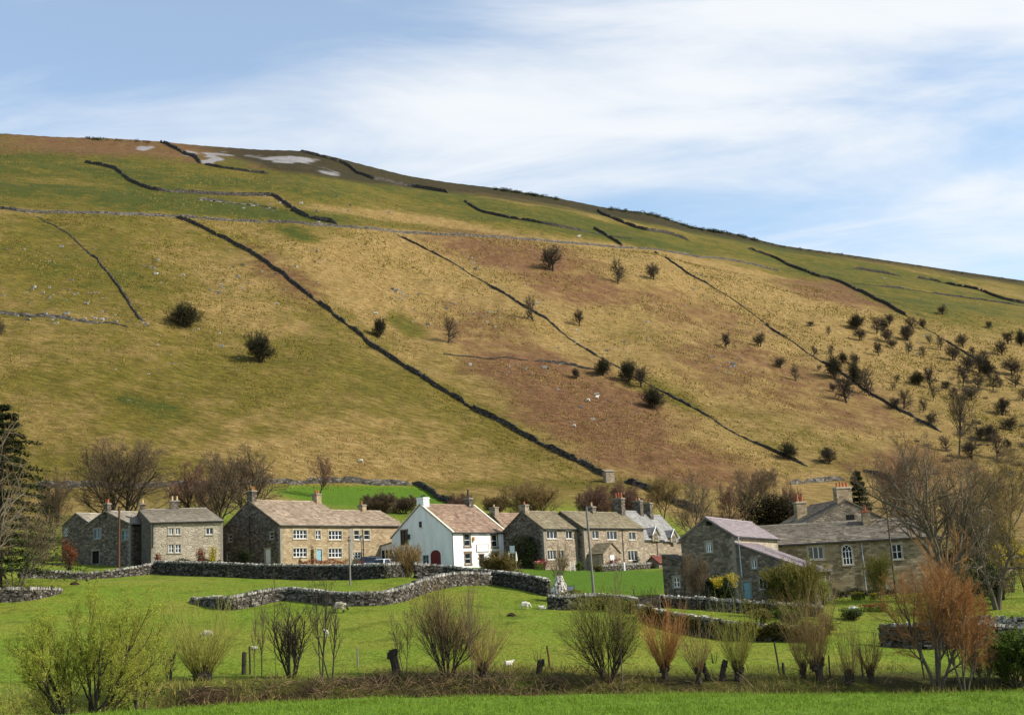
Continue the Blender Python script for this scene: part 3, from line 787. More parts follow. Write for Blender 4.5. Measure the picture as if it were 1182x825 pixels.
# --- the three dark gabled buildings at the left end
h = House('stone_cottage', 'low grey stone cottage behind the orange hedge, its dark gable leftmost of all', (103,652), 167, 62, 603.5, (84,592.5), L=9.5, W_px=72, wall=RUBBLE)
h.window('gable', (73.5,610,78.5,618), 2, 2, SURRD); h.walls(); h.roof(R_GREY)
h = House('stone_cottage', 'grey rubble cottage whose broad dark gable has blue windows and a black doorway', (150.5,653), 158, 60, 604.5, (121.5,590), L=8.0, W_px=93, wall=RUBBLE)
h.window('gable', (108.5,610.5,116.5,621.5), 2, 1, SURRD, BLUEP, label='first-floor window with pale blue frame'); h.window('gable', (141,612,149,622.5), 2, 2, SURRD, BLUEP, label='first-floor window with pale blue frame')
o = h.door('gable', (106.5,635.5,114.5,650), DARKHOLE, SURRD, label='black open doorway'); h.walls(); h.roof(R_GREY)
h.chimney(0.3, 0.6, 0.75, 0.9, pots=((-0.15,0.5,TERRA),(0.18,0.4,TERRA)), mat=RUBBLE); h.pipe('gable', 138.6, 605, 652)
h = House('stone_cottage', 'pale grey roughcast cottage with yellow lichen on its roof and white windows', (174.5,653.5), 148, 23, 603.2, (165,588.5), L_px=257, W_px=150, wall=RUBBLE, front=GREYFR)
h.window('front', (195,609,200.3,616.5), 2, 1, SURR); h.window('front', (202.7,609,208,616.5), 2, 1, SURR); h.window('front', (237.8,609,246,616.5), 2, 1, SURR)
h.window('front', (194.8,628,200.5,637.5), 2, 2, SURR); h.window('front', (202.5,628,208.8,637.5), 2, 2, SURR)
h.walls(); h.roof(R_GREY)
h.chimney(0.35, 0.6, 0.8, 0.7, pots=((0.0,0.5,BUFFPOT),)); h.chimney(h.L*0.52, 1.2, 0.8, 1.0, pots=((-0.3,0.55,BUFFPOT),(0.3,0.55,BUFFPOT)))
h.pipe('front', 176.5, 604, 632)
# --- the farmhouse and the cottage joined to it
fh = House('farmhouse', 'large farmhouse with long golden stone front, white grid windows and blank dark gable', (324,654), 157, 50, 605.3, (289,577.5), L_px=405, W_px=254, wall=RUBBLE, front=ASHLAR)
for b in ((338.5,611.5,354,621.5),(379.5,612.5,394.5,622.5),(338.5,632.5,354,642.5),(379.5,632.8,394.5,643)): fh.window('front', b, 4, 2)
fh.window('front', (364.5,612,370,622.2), 2, 2); fh.door('front', (365.5,633.5,371.5,648), BLUEP)
for b in ((263.5,617.5,268,625),(311,614,316,622)): fh.window('gable', b, 1, 2, SURRD)
fh.window('gable', (261.8,638,265,646), 1, 2, SURRD)
fh.door('gable', (306,633.5,312.3,650), WFRAME, SURR, label='white panelled door in the dark gable')
fh.walls(); fh.roof(R_BROWN)
fh.chimney(0.45, 0.8, 1.15, 1.15, pots=((-0.2,0.55,TERRA),)); fh.chimney(fh.L-0.5, 0.85, 1.0, 1.0, mat=ASHLAR, pots=((-0.25,0.5,TERRA),(0.22,0.5,TERRA)))
fh.pipe('gable', 288.5, 594, 640)
P1 = fh.P + fh.ex*(fh.L+0.003)
h = House('stone_cottage', 'golden stone cottage joined end to end to the farmhouse under a lower roof', None, 0, 50, None, fh.r-1.25, P0=P1, eave_z=fh.e, L_px=468, W=fh.W*0.80, wall=ASHLAR, front=ASHLAR)
for b in ((408.8,612,414.6,622.3),(420.3,612,426.6,622.6)): h.window('front', b, 1, 2, wide=0.16, frame=WFRAME)
h.window('front', (406.8,637,416.5,644), 3, 2); h.walls(); h.roof(R_BROWN); h.chimney(h.L*0.66, 0.8, 0.9, 0.75, pots=((0.15,0.5,TERRA),)); h.pipe('front', 418.5, 611, 645)
# --- the white inn
pub = House('inn', 'white rendered inn with red arched door, blank signboard and russet stone roof', (523.5,655), 161, 50, 613.4, (488.5,582), L_px=584.2, W_px=452, cat='inn', wall=WHITE_R, front=WHITE_R)
for b in ((535.8,616,542.5,630),(567.5,617,574,630.8),(537,638.5,543.5,650.5),(568,638.5,575,648)): pub.window('front', b, 1, 2, BROWNW, wide=0.2)
pub.window('gable', (463.5,612,470.5,628), 2, 1, BROWNW, BLACKP, wide=0.1, label='tall black loft opening'); pub.window('gable', (484.3,601.5,487.8,608.5), 1, 1, WHITE_R, BLACKP, wide=0.06)
pub.window('gable', (488,640.5,495,651), 2, 2, WHITE_R, BLUEP, wide=0.06)
pub.door('gable', (497.5,634.5,508.8,653), REDP, arch=True, label='dark red arched double door'); pub.door('front', (553.5,640,558.5,653.5), BLACKP, BROWNW, label='open dark doorway with brown frame')
pub.walls(); pub.roof(R_PUB, coping=(0.05, pub.L-0.05), verge=plain('cream_coping', (0.62,0.56,0.44), 0.9, 0.1, 0.3))
pub.chimney(0.6, 1.1, 1.3, 0.75, mat=WHITE_R, pots=((-0.25,0.35,BLACKP),(0.2,0.3,BLACKP)), cap=WHITE_R); pub.chimney(pub.L-1.2, 0.9, 1.1, 0.9, mat=RUBBLE, pots=((0.0,1.15,BLACKP),))
pub.pipe('gable', 522.6, 614, 653)
sg = MB(); u0, u1, z0, z1 = pub.boxuv('front', (549.8,628.5,563.5,636))
bar(sg, *pub.axes('front'), u0, u1, z0, z1, 0.02, 0.07, 0); 
for a in ((u0-.04,u1+.04,z1,z1+.05),(u0-.04,u1+.04,z0-.05,z0),(u0-.05,u0,z0,z1),(u1,u1+.05,z0,z1)): bar(sg, *pub.axes('front'), *a, 0.02, 0.10, 1)
sg.build('signboard', [plain('white_sign_paint', (0.8,0.8,0.78), 0.5, 0.3, 0.1), BROWNW], pub.root)
bk = MB(); u, z = pub.loc('front', 546, 622); bar(bk, *pub.axes('front'), u-.12, u+.12, z-.25, z+.3, 0.02, 0.25); bk.build('wall_lamp', plain('orange_lamp', (0.6,0.25,0.05)), pub.root)
lt = MB(); u, z = pub.loc('gable', 472.6, 619); bar(lt, *pub.axes('gable'), u-.15, u+.15, z-.35, z+.3, 0.01, 0.35); lt.build('wall_lamp', BLACKP, pub.root)
# lean-to of the inn
le = pub.loc('gable', 428, 632)
q = pub.W; wl = MB(); s0 = le[0]
zt = pub.e*0.86
wl.face([(0.6,q+.01,-2),(0.6,q+.01,zt),(0.6,s0,le[1]),(0.6,s0,-2)]); wl.face([(0.6,s0,-2),(0.6,s0,le[1]),(5.6,s0,le[1]),(5.6,s0,-2)]); wl.face([(5.6,q+.01,-2),(5.6,s0,-2),(5.6,s0,le[1]),(5.6,q+.01,zt)])
lean = wl.build('lean_to', WHITE_R, pub.root)
rm = MB(); pub.slope(rm, (0.4, s0+0.3, le[1]+0.02), (1,0,0), tuple(np.array([0, q-s0-.3, zt-le[1]+.12])/np.linalg.norm([q-s0-.3, zt-le[1]+.12])), 5.4, np.linalg.norm([q-s0-.3, zt-le[1]+.12])); rm.build('lean_to_roof', R_BROWN, lean)
wm = MB(); u0, u1, z0, z1 = pub.boxuv('gable', (437,634.5,451,644))
bar(wm, np.array([0.6,0,0]), np.array([0,1.0,0]), np.array([-1.0,0,0]), u0, u1, z0-1.0, z1, 0.01, 0.04, 0)
for t in (0, .33, .66, .97): bar(wm, np.array([0.6,0,0]), np.array([0,1.0,0]), np.array([-1.0,0,0]), u0+(u1-u0)*t, u0+(u1-u0)*t+.1, z0, z1, 0.04, 0.09, 1)
wm.build('lean_to_window', [DARKHOLE, WFRAME], lean)
h = House('stone_cottage', 'small stone cottage half hidden behind the right end of the white inn', (584,655), 188, 48, 609, (566,592.5), L=9, W_px=556, wall=RUBBLE)
h.walls(); h.roof(R_PUB); h.chimney(0.5, 0.9, 1.2, 0.8, pots=((0,0.4,BUFFPOT),), mat=ROWST)
# --- the row on the green
c2 = House('stone_cottage', 'middle cottage of the row with a gabled stone porch and white door', (676.5,659), 170, 52, 608.2, (649.5,590.3), L_px=742.5, W_px=624, wall=RUBBLE, front=ROWST)
for b, n in (((683.5,612.5,691,621.5),2),((700.5,613,712,622.5),3),((726,614,733.5,622.8),2),((701,636.5,711,644.5),3),((725,635.5,736,646.5),3)): c2.window('front', b, n, 1)
c2.walls(); c2.roof(R_OLIVE); c2.chimney(c2.L*0.50, 0.9, 0.9, 0.7, pots=((0,0.6,BUFFPOT),), mat=RUBBLE); c2.chimney(c2.L-0.4, 1.0, 1.5, 2.1, pots=((-0.5,0.75,TERRA),(0,0.85,TERRA),(0.5,0.75,TERRA)), mat=RUBBLE)
c2.pipe('front', 717.5, 611, 652)
# its porch: built as a gabled block in front
pu0, pu1, pz0, pz1 = c2.boxuv('front', (684,623,699,655))
pw = MB(); d = 2.6; a, b = pu0-1.2, pu1-0.2; ez = 2.35; rz = 3.75; m_ = (a+b)/2
pw.face([(a,-d,-2),(b,-d,-2),(b,-d,ez),(m_,-d,rz),(a,-d,ez)]); pw.face([(a,0,-2),(a,-d,-2),(a,-d,ez),(a,0,ez)]); pw.face([(b,-d,-2),(b,0,-2),(b,0,ez),(b,-d,ez)])
po = pw.build('porch', ROWST, c2.root)
pr = MB(); hw = m_-a+0.15; Sx = math.hypot(hw, rz-ez+.12)
c2.slope(pr, (a-.15,-d-.15,ez-.08), (0,1,0), (hw/Sx,0,(rz-ez+.12)/Sx), d+.15, Sx, 0.35, 0.25); c2.slope(pr, (b+.15,-d-.15,ez-.08), (0,1,0), (-hw/Sx,0,(rz-ez+.12)/Sx), d+.15, Sx, 0.35, 0.25)
pr.build('porch_roof', R_OLIVE, po)
dm = MB(); dm.box((m_, -d-0.02, 1.0), 0.95, 0.06, 2.0); dm.build('porch_door', WFRAME, po)
offc = solve_len(c2.P, c2.ey, 665.5, c2.e); QC = c2.P + c2.ey*offc - c2.ex*0.003; LC1 = solve_len(QC, -c2.ex, 626.8, c2.e); PC1 = QC - c2.ex*LC1
h = House('stone_cottage', 'end cottage of the row on the green, dark gable beside the round evergreen bush', None, 0, 52, None, (601,590.2), P0=PC1, eave_z=c2.e-0.05, L=LC1, W_px=580.5, wall=RUBBLE, front=ROWST)
for b, n in (((631,612,643,621.5),3),((653,612.5,660.5,621.5),2),((632,635,642,645.5),3),((645,635,651,644.5),2)): h.window('front', b, n, 1)
h.walls(); h.roof(R_OLIVE); h.chimney(0.5, 0.85, 1.1, 0.75, pots=((-0.1,0.4,TERRA),), mat=ROWST)
GRD = 'pair of dormered cottages at the end of the row'
def dormer(h, px, py_top, py_bot, w=1.9):
    u, zt = h.loc('front', px, py_top); zb = h.loc('front', px, py_bot)[1]
    zt = zt; e = zt-1.1; a, b = u-w/2, u+w/2; y = -0.34; bk = h.W*0.45
    mb = MB(); mb.face([(a,y,h.e-0.4),(b,y,h.e-0.4),(b,y,e),(u,y,zt),(a,y,e)]); mb.face([(a,bk,h.e-.4),(a,y,h.e-.4),(a,y,e),(a,bk,e)]); mb.face([(b,y,h.e-.4),(b,bk,h.e-.4),(b,bk,e),(b,y,e)])
    d = mb.build('dormer', h.mf, h.root)
    r = MB(); S = math.hypot(w/2+.15, 1.3)
    h.slope(r, (a-.15,y-.15,e-.12), (0,1,0), ((w/2+.15)/S,0,1.3/S), bk+.3, S, .3, .25); h.slope(r, (b+.15,y-.15,e-.12), (0,1,0), (-(w/2+.15)/S,0,1.3/S), bk+.3, S, .3, .25)
    for i in (0, 1):
        s_ = 1 if i == 0 else -1; x0 = a-.17 if i == 0 else b+.17
        r.tube([(x0, y-.17, e-.08), (u, y-.17, zt+.16)], 0.07, 4, 0.5, 1)
    r.build('dormer_roof', [R_BLUE, WFRAME], d)
    wm = MB(); O = np.array([0,y,0]); U = np.array([1.0,0,0]); N = np.array([0,-1.0,0])
    bar(wm, O, U, N, u-.42, u+.42, zb, e+.15, 0.01, 0.03, 0)
    for t in (-.42, -.03, .36): bar(wm, O, U, N, u+t, u+t+.07, zb, e+.15, 0.03, 0.08, 1)
    bar(wm, O, U, N, u-.42, u+.42, zb+.5, zb+.56, 0.03, 0.07, 1); bar(wm, O, U, N, u-.5, u+.5, zb-.1, zb, 0.01, 0.1, 1)
    wm.build('dormer_window', [GLASS, SURR], d)
P2 = c2.P + c2.ex*(c2.L+0.003) + c2.ey*0.5
k1 = House('stone_cottage', 'dormered cottage with pale slate roof joined to the middle cottage of the row', None, 0, 52, None, c2.r+0.35, P0=P2, eave_z=c2.e-1.55, L_px=764.5, W=c2.W*0.98, wall=ROWST, front=ROWST)
k1.window('front', (750.5,640,756,646), 2, 2); k1.walls(); k1.roof(R_BLUE, e0=.34, e1=.24); dormer(k1, 754, 608.5, 623.5); k1.chimney(k1.L-0.5, 0.9, 1.4, 1.55, pots=((-0.3,0.4,BUFFPOT),(0.25,0.4,TERRA)), mat=RUBBLE); k1.pipe('front', 757.5, 622, 650)
P3 = k1.P + k1.ex*(k1.L+0.003) + k1.ey*0.3
k2 = House('stone_cottage', 'last dormered cottage of the row, partly behind the gable with the single white window', None, 0, 52, None, k1.r-0.5, P0=P3, eave_z=k1.e-0.2, L_px=787, W=k1.W*0.97, wall=ROWST, front=ROWST)
k2.walls(); k2.roof(R_BLUE, e0=.34, e1=.24); dormer(k2, 775, 611.5, 627); k2.chimney(k2.L*0.42, 0.9, 1.4, 1.75, pots=(), mat=RUBBLE)
h = House('garden_shed', 'small shed with dark red-brown roof in front of the dormered cottages', (761,655), 172, 52, 649, (752,642.5), L=2.6, W_px=745, cat='shed', wall=BROWNW)
h.walls(); h.roof(plain('red_brown_felt', (0.16,0.055,0.04), 0.9, 0.1, 0.4), gutter=False)
# --- barn with mauve roof, lean-to and outbuilding
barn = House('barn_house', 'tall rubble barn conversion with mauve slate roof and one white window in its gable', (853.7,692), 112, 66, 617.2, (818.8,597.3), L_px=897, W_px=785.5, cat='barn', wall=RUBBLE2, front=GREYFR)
barn.window('gable', (814.8,625.5,822,637), 3, 1, SURRD); barn.walls(); barn.roof(R_PINK, e0=.32, e1=.26); barn.pipe('gable', 852.6, 619, 665, GREYPIPE)
vm = MB(); u, z = barn.loc('gable', 818.5, 603.5); bar(vm, *barn.axes('gable'), u-.28, u+.28, z-.2, z+.2, -.1, 0.03); vm.build('vent', DARKHOLE, barn.root)
# lean-to: its wall carries on in the plane of the barn's gable (local -y)
def lean_to():
    ua, za = -0.002, barn.loc('gable', 854.2, 627)[1]; ub, zb = barn.loc('gable', 937.5, 659.5)
    ln = 9.0
    root = empty('lean_to_wing', tuple(barn.P), barn.phi); tag(root, 'single-storey stone wing with sloping mauve roof and pale blue door against the barn', 'outbuilding')
    hs = House.__new__(House); hs.__dict__.update(barn.__dict__); hs.root = root; hs.holes = {'front': [], 'gable': []}; hs.e = 99.0; hs.rng = random.Random(5)
    hs.window('gable', (867.5,645.8,873.3,655.5), 2, 1, SURRD); hs.window('gable', (876,666,889.5,680), 3, 1, SURRD); hs.door('gable', (858,671,866.8,691), BLUEP, SURRD, label='pale blue plank door')
    mb = MB()
    # wall below the slope: cut into the strips between the openings
    top = lambda u: za + (zb-za)*(u-ua)/(ub-ua)
    hol = hs.holes['gable']; us = sorted({ua, ub} | {x for h_ in hol for x in h_[:2]}, reverse=True)
    for i in range(len(us)-1):
        a, b = us[i], us[i+1]
        segs = sorted([(h_[2], h_[3]) for h_ in hol if h_[0] < (a+b)/2 < h_[1]]); z = -2.5
        for c, d in segs:
            mb.face([(0,a,z),(0,a,c),(0,b,c),(0,b,z)]); z = d
        mb.face([(0,a,z),(0,a,top(a)),(0,b,top(b)),(0,b,z)])
    for a, b, c, d in hol:
        for p, q_ in (((a,c),(a,d)),((a,d),(b,d)),((b,d),(b,c)),((b,c),(a,c))): mb.face([(0,p[0],p[1]),(0,q_[0],q_[1]),(.16,q_[0],q_[1]),(.16,p[0],p[1])])
    mb.face([(0,ub,-2.5),(0,ub,zb),(ln,ub,zb),(ln,ub,-2.5)]); mb.face([(ln,ua,-2.5),(ln,ua,za),(ln,ub,zb),(ln,ub,-2.5)])
    mb.build('wall', RUBBLE2, root)
    r = MB(); dv = np.array([0, ua-(ub-.3), za-zb+.16]); S = np.linalg.norm(dv)
    barn.slope(r, (-.15, ub-.3, zb-.03), (1,0,0), dv/S, ln+.15, S-.02, .32, .27); r.build('roof', R_PINK, root)
    g = MB(); g.tube([(-.15, ub-.34, zb-.05), (ln, ub-.34, zb-.07)], .06, 6); g.build('gutter', BLACKP, root)
lean_to()
def outhouse():
    P = barn.P + barn.ey*(barn.W+0.004) - barn.ex*0.25; ph = barn.phi
    root = empty('outhouse', tuple(P), ph); tag(root, 'low dark stone outhouse with lean-to roof left of the barn gable', 'outbuilding')
    hs = House.__new__(House); hs.__dict__.update(barn.__dict__); hs.root = root; hs.P = P; hs.holes = {'front': [], 'gable': []}; hs.e = 99.0
    ub, zt = hs.loc('gable', 763.5, 639.5); za = hs.loc('gable', 785, 649)[1]
    hs.window('gable', (777.5,666,784.5,677.5), 2, 2, SURRD)
    mb = MB(); ln = 5.0
    panel(mb, (0,0,0), (0,1,0), (-1,0,0), ub, -2.5, min(za, zt), hs.holes['gable'])
    if zt > za: mb.face([(0,0,za),(0,ub,za),(0,ub,zt)])
    else: mb.face([(0,0,zt),(0,ub,zt),(0,0,za)])
    mb.face([(0,ub,-2.5),(0,ub,zt),(ln,ub,zt),(ln,ub,-2.5)]); mb.face([(0,0,-2.5),(ln,0,-2.5),(ln,0,za),(0,0,za)]); mb.face([(ln,0,-2.5),(ln,ub,-2.5),(ln,ub,zt),(ln,0,za)])
    mb.build('wall', RUBBLE, root)
    r = MB(); dv = np.array([0, ub+.25, zt-za]); S = np.linalg.norm(dv); barn.slope(r, (-.12, -.1, za+.06), (1,0,0), dv/S, ln, S, .35, .3); r.build('roof', R_MANOR, root)
outhouse()
# --- the manor house
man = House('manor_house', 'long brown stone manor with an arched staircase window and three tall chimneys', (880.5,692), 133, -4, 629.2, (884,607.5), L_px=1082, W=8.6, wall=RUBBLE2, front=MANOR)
man.window('front', (972.3,628.5,983.5,651.5), 3, 3, SURR, arch=True, label='tall round-headed window')
man.window('front', (933,631,950.5,645), 3, 1, SURR, wide=0.16)
man.window('front', (1030,628,1041,645), 2, 2, SURR); man.window('front', (1013,671,1023,681), 2, 2, SURR); man.window('front', (930,664,948,680), 3, 2, SURR)
man.walls(); man.roof(R_MANOR, e0=.40, e1=.2); man.pipe('front', 994, 626, 686, GREYPIPE)
man.chimney((1011.5-880.5)*mpp(133), 0.8, 0.8, 0.9, mat=ASHLAR, pots=((0,0.6,TERRA),), y=man.W*0.40, cap=TERRA)
rear = House('manor_wing', 'rear wing of the manor, its gable with black opening rising above the front roof', (1037,688), 143, 103, 600.5, (984,576.5), L=9, W_px=929, wall=RUBBLE2, front=RUBBLE2, cat='house')
rear.walls(); rear.roof(R_MANOR, e0=.36, e1=.2); om = MB(); u0, u1, z0, z1 = rear.boxuv('gable', (977,593.8,986,600)); bar(om, *rear.axes('gable'), u0, u1, z0, z1, 0.004, 0.05); om.build('gable_opening', DARKHOLE, rear.root)
rear.chimney(0.55, 0.9, 1.9, 1.35, mat=MANOR, pots=((-0.62,0.55,TERRA),(-0.2,0.5,TERRA),(0.22,0.6,TERRA),(0.62,0.5,TERRA)), cap=SURR)
rear.chimney(5.2, 0.8, 1.3, 0, mat=MANOR, pots=((-0.3,0.7,TERRA),(0.28,0.9,TERRA)), y=rear.W*0.80, ztop=rear.r+0.15, cap=SURR)
# ------------------------------------------------------------------ drystone walls
def wallstone_mat(name, tones, moss=0.25):
    M = Mat(name, 0.95, 0.12)
    n = len(tones); c = M.ramp(M.attr('rnd'), [((i+0.5)/n, t) for i, t in enumerate(tones)])
    f = M.noise(M.pos(), 5, 4, 0.7)
    c = M.mix(0.6, c, M.ramp(f, [(0.25, (0.45,0.45,0.45)), (0.75, (1.3,1.3,1.3))]), 'MULTIPLY')
    c = M.mix(M.rng(M.noise(M.pos(), 0.8, 5, 0.7), 0.56, 0.72, 0, moss), c, (0.11, 0.115, 0.03))
    M.color(c); M.bump(f, 0.6, 0.04); return M.m
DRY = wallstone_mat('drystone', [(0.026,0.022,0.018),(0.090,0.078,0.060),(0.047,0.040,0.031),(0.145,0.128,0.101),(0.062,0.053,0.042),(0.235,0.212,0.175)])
DRYSHADE = wallstone_mat('shade_toned_drystone', [(0.016,0.015,0.011),(0.058,0.052,0.040),(0.030,0.027,0.021),(0.095,0.086,0.068),(0.040,0.036,0.028),(0.15,0.138,0.115)], 0.5)  # darker drystone tones: wall shade painted into the stone colour, moss patches over it
DRYCOPE = wallstone_mat('drystone_coping', [(0.12,0.105,0.085),(0.34,0.315,0.27),(0.20,0.18,0.15),(0.48,0.45,0.40)], 0.15)
FARDRY = stone_mat('far_drystone', [(0.030,0.026,0.021),(0.075,0.067,0.054),(0.050,0.044,0.035),(0.125,0.112,0.092)], 1.6, (0.02,0.018,0.014), 0.05, 1.6)
MIDDRY = stone_mat('grey_field_wall', [(0.055,0.048,0.04),(0.14,0.125,0.10),(0.09,0.08,0.066),(0.21,0.19,0.16)], 1.6, (0.03,0.027,0.021), 0.05, 1.6)
CORE = plain('wall_core', (0.035,0.030,0.024), 0.95, 0.1, 0.4)
def smooth_path(pts, step):
    pts = [np.array(p, float) for p in pts]; out = []
    n = len(pts)
    for i in range(n-1):
        p0, p1, p2, p3 = pts[max(i-1,0)], pts[i], pts[i+1], pts[min(i+2,n-1)]
        k = max(1, int(np.linalg.norm((p2-p1)[:2])/step))
        for j in range(k):
            t = j/k
            out.append(0.5*((2*p1)+(-p0+p2)*t+(2*p0-5*p1+4*p2-p3)*t*t+(-p0+3*p1-3*p2+p3)*t**3))
    out.append(pts[-1]); return out
def drywall(label, pts, hts, cat='drystone wall', group='drystone walls in the valley', seed=1, stone=(0.12,0.38), world_pts=None, cope=True, ruin=0.0, mat=None):
    """pts: photo pixels of the foot of the wall; hts: heights in metres"""
    rg = random.Random(seed); hts = [q*0.88 for q in hts]
    P = world_pts if world_pts is not None else [hit(*p) for p in pts]
    path = smooth_path([(p[0], p[1], h) for p, h in zip(P, hts)], 0.25)
    xy = np.array([q[:2] for q in path]); hh = np.array([q[2] for q in path])
    sl = np.concatenate([[0], np.cumsum(np.linalg.norm(np.diff(xy, axis=0), axis=1))]); T = sl[-1]
    gz = ground(xy[:, 0], xy[:, 1])
    def S(s):
        x = np.interp(s, sl, xy[:, 0]); y = np.interp(s, sl, xy[:, 1]); d = 0.3
        dx = np.interp(s+d, sl, xy[:, 0])-np.interp(s-d, sl, xy[:, 0]); dy = np.interp(s+d, sl, xy[:, 1])-np.interp(s-d, sl, xy[:, 1]); q = math.hypot(dx, dy) or 1
        return x, y, np.interp(s, sl, gz), np.interp(s, sl, hh), dx/q, dy/q
    mb = MB()
    B, C = 0.42, 0.22
    # dark hearting between the two faces
    prev = None; s = 0.0; k = max(2, int(T/0.8))
    for i in range(k+1):
        x, y, z, h, tx, ty = S(T*i/k); nx, ny = -ty, tx
        ring = []
        for w_, zz in ((-B+.1, -0.4), (-C+.07, h-0.05), (C-.07, h-0.05), (B-.1, -0.4)):
            mb.v.append((x+nx*w_, y+ny*w_, z+zz)); ring.append(len(mb.v)-1)
        if prev:
            for a in range(3): mb.quad_ids((prev[a], ring[a], ring[a+1], prev[a+1]), 0.0, 1)
        else: mb.quad_ids(ring, 0, 1)
        prev = ring
    mb.quad_ids(prev[::-1], 0, 1)
    for side in (-1, 1):
        z0 = -0.12
        hmax = max(hts)
        while z0 < hmax:
            ch = rg.uniform(0.10, 0.19)*(1-0.25*z0/hmax)
            s = -rg.uniform(0, 0.3)
            while s < T:
                L = rg.uniform(*stone); sm = s+L/2; s += L
                if sm < 0 or sm > T: continue
                x, y, z, h, tx, ty = S(sm)
                if z0+ch*0.6 > h: continue
                if ruin and rg.random() < ruin*(z0/h): continue
                f = (z0+ch/2)/h; w_ = B+(C-B)*f
                nx, ny = -ty*side, tx*side; D = 0.22
                o = w_ - D/2 + rg.uniform(-0.08, 0.05)
                tl = rg.uniform(-0.12, 0.12)
                ax = (np.array((tx, ty, tl)), np.array((nx, ny, -0.14)), np.array((-tl*tx, -tl*ty, 1.0)))
                mb.box((x+nx*o, y+ny*o, z+z0+ch/2), L*0.95, D, ch*rg.uniform(0.8, 1.0), rg.random(), 0, ax, 0.022, rg)
            z0 += ch
    w = mb.build('drystone_wall', [mat or DRY, CORE]); tag(w, label, cat, group)
    if cope:
        cb = MB(); s = 0.0
        while s < T:
            L = rg.uniform(0.08, 0.19); x, y, z, h, tx, ty = S(s+L/2); s += L*0.98
            if ruin and rg.random() < ruin: continue
            H = rg.uniform(0.15, 0.29); tl = rg.uniform(-0.35, 0.1)
            ax = (np.array((tx, ty, tl)), np.array((-ty, tx, 0)), np.array((-tl*tx, -tl*ty, 1.0)))
            cb.box((x, y, z+h+H/2-0.06), L*0.92, rg.uniform(0.36, 0.5), H, rg.random(), 0, ax, 0.03, rg)
        cb.build('coping_stones', DRYCOPE, w)
    return w
drywall('long dark drystone wall in shade before the farmhouse and grey cottages', [(181,661.5),(210,663.5),(250,665),(300,667.5),(350,668.5),(400,668.5),(440,667.5),(466,666)], [1.5,1.55,1.6,1.6,1.6,1.55,1.5,1.5], seed=2, mat=DRYSHADE)
drywall('low tumbled grey wall with pale boulders before the dark gabled cottages', [(22,667),(60,667),(100,668),(150,664.5),(180,661)], [0.7,0.8,0.75,1.0,1.3], seed=3, ruin=0.25)
drywall('sunlit grey drystone wall curving up the middle of the sheep field', [(222,695),(242,699),(262,703.5),(285,700.5),(310,695),(335,692),(365,695),(395,698.5),(430,698),(455,695),(478,687.5),(500,680.5),(530,675.5),(566,675)], [0.35,0.75,1.15,1.25,1.2,1.1,1.1,1.15,1.15,1.2,1.3,1.3,1.3,1.25], seed=4, ruin=0.06)
drywall('dark drystone wall along the green in front of the white inn', [(479,667),(510,668.5),(545,672),(575,675),(600,679),(620,684),(634,688)], [1.55,1.5,1.4,1.45,1.5,1.6,1.6], seed=5, mat=DRYSHADE)
drywall('dark ivy-grown wall between the cone of bleached stones and the lane', [(633,702.5),(650,703.5),(672,703),(700,702.5),(736,708)], [1.15,1.2,1.3,1.25,1.2], seed=6, mat=DRYSHADE)
W6 = drywall('tall pale-topped wall along the near side of the lane below the barn', [(738,712),(760,720),(790,729),(820,735),(860,739),(905,739),(950,739)], [0.95,1.15,1.4,1.5,1.35,1.1,1.0], seed=7, mat=DRYSHADE)
def behind(pts, D): return [np.array([at(px, py, d)[0], d, 0]) for (px, py), d in zip(pts, D)]
drywall('pale-topped garden wall on the far side of the lane below the barn', None, [0.95,0.95,1.0,1.0,1.0,0.95,0.9], seed=8, mat=DRYSHADE, world_pts=behind([(762,700),(790,703),(820,706),(850,708),(880,710),(915,712),(950,714)], [105,104,103,102.5,102,102,102]))
drywall('dark wall with pale coping behind the big orange willow at the right edge', [(1017,745.5),(1040,747),(1070,748.5),(1100,748),(1140,746.5),(1185,745),(1260,745)], [1.6,1.75,1.9,1.9,1.8,1.4,1.3], seed=9, mat=DRYSHADE)
drywall('sunlit wall at the left edge sloping down into the sheep field', [(-60,696),(-20,695.5),(0,694.5),(30,692.5),(50,688.5),(69,683.5)], [1.3,1.3,1.3,1.15,0.8,0.25], seed=10, ruin=0.15)
drywall('pale crumbling rubble bank above the dark wall at the right edge', None, [.5,.8,.95,.9,.8], seed=31, ruin=.3, mat=DRYCOPE, world_pts=[np.array([at(px, 705, d)[0], d, 0]) for px, d in ((1092,98),(1115,97.5),(1145,97),(1175,96.5),(1230,96))])
# cone of bleached stones round the foot of the dead tree
def cairn():
    rg = random.Random(21); b = hit(647, 694); mb = MB()
    for i in range(260):
        t = rg.random()**1.5; a = rg.uniform(0, 2*math.pi); r = 1.15*(1-t*0.78)*math.sqrt(rg.uniform(0.5, 1))
        l = rg.uniform(0.18, 0.45); d = np.array([math.cos(a)*-0.35, math.sin(a)*-0.35, 1.0]); d /= np.linalg.norm(d); e = np.array([-math.sin(a), math.cos(a), 0]); f = np.cross(d, e)
        mb.box((b[0]+r*math.cos(a), b[1]+r*math.sin(a), b[2]+t*2.2), rg.uniform(.1,.25), rg.uniform(.08,.16), l, rg.random(), 0, (e, f, d), 0.03, rg)
    o = mb.build('stone_heap', wallstone_mat('bleached_stone', [(0.30,0.27,0.23),(0.50,0.46,0.40),(0.40,0.36,0.31),(0.58,0.55,0.50)], 0.1)); tag(o, 'cone of bleached grey stones heaped at the end of the dark wall', 'stone heap')
cairn()

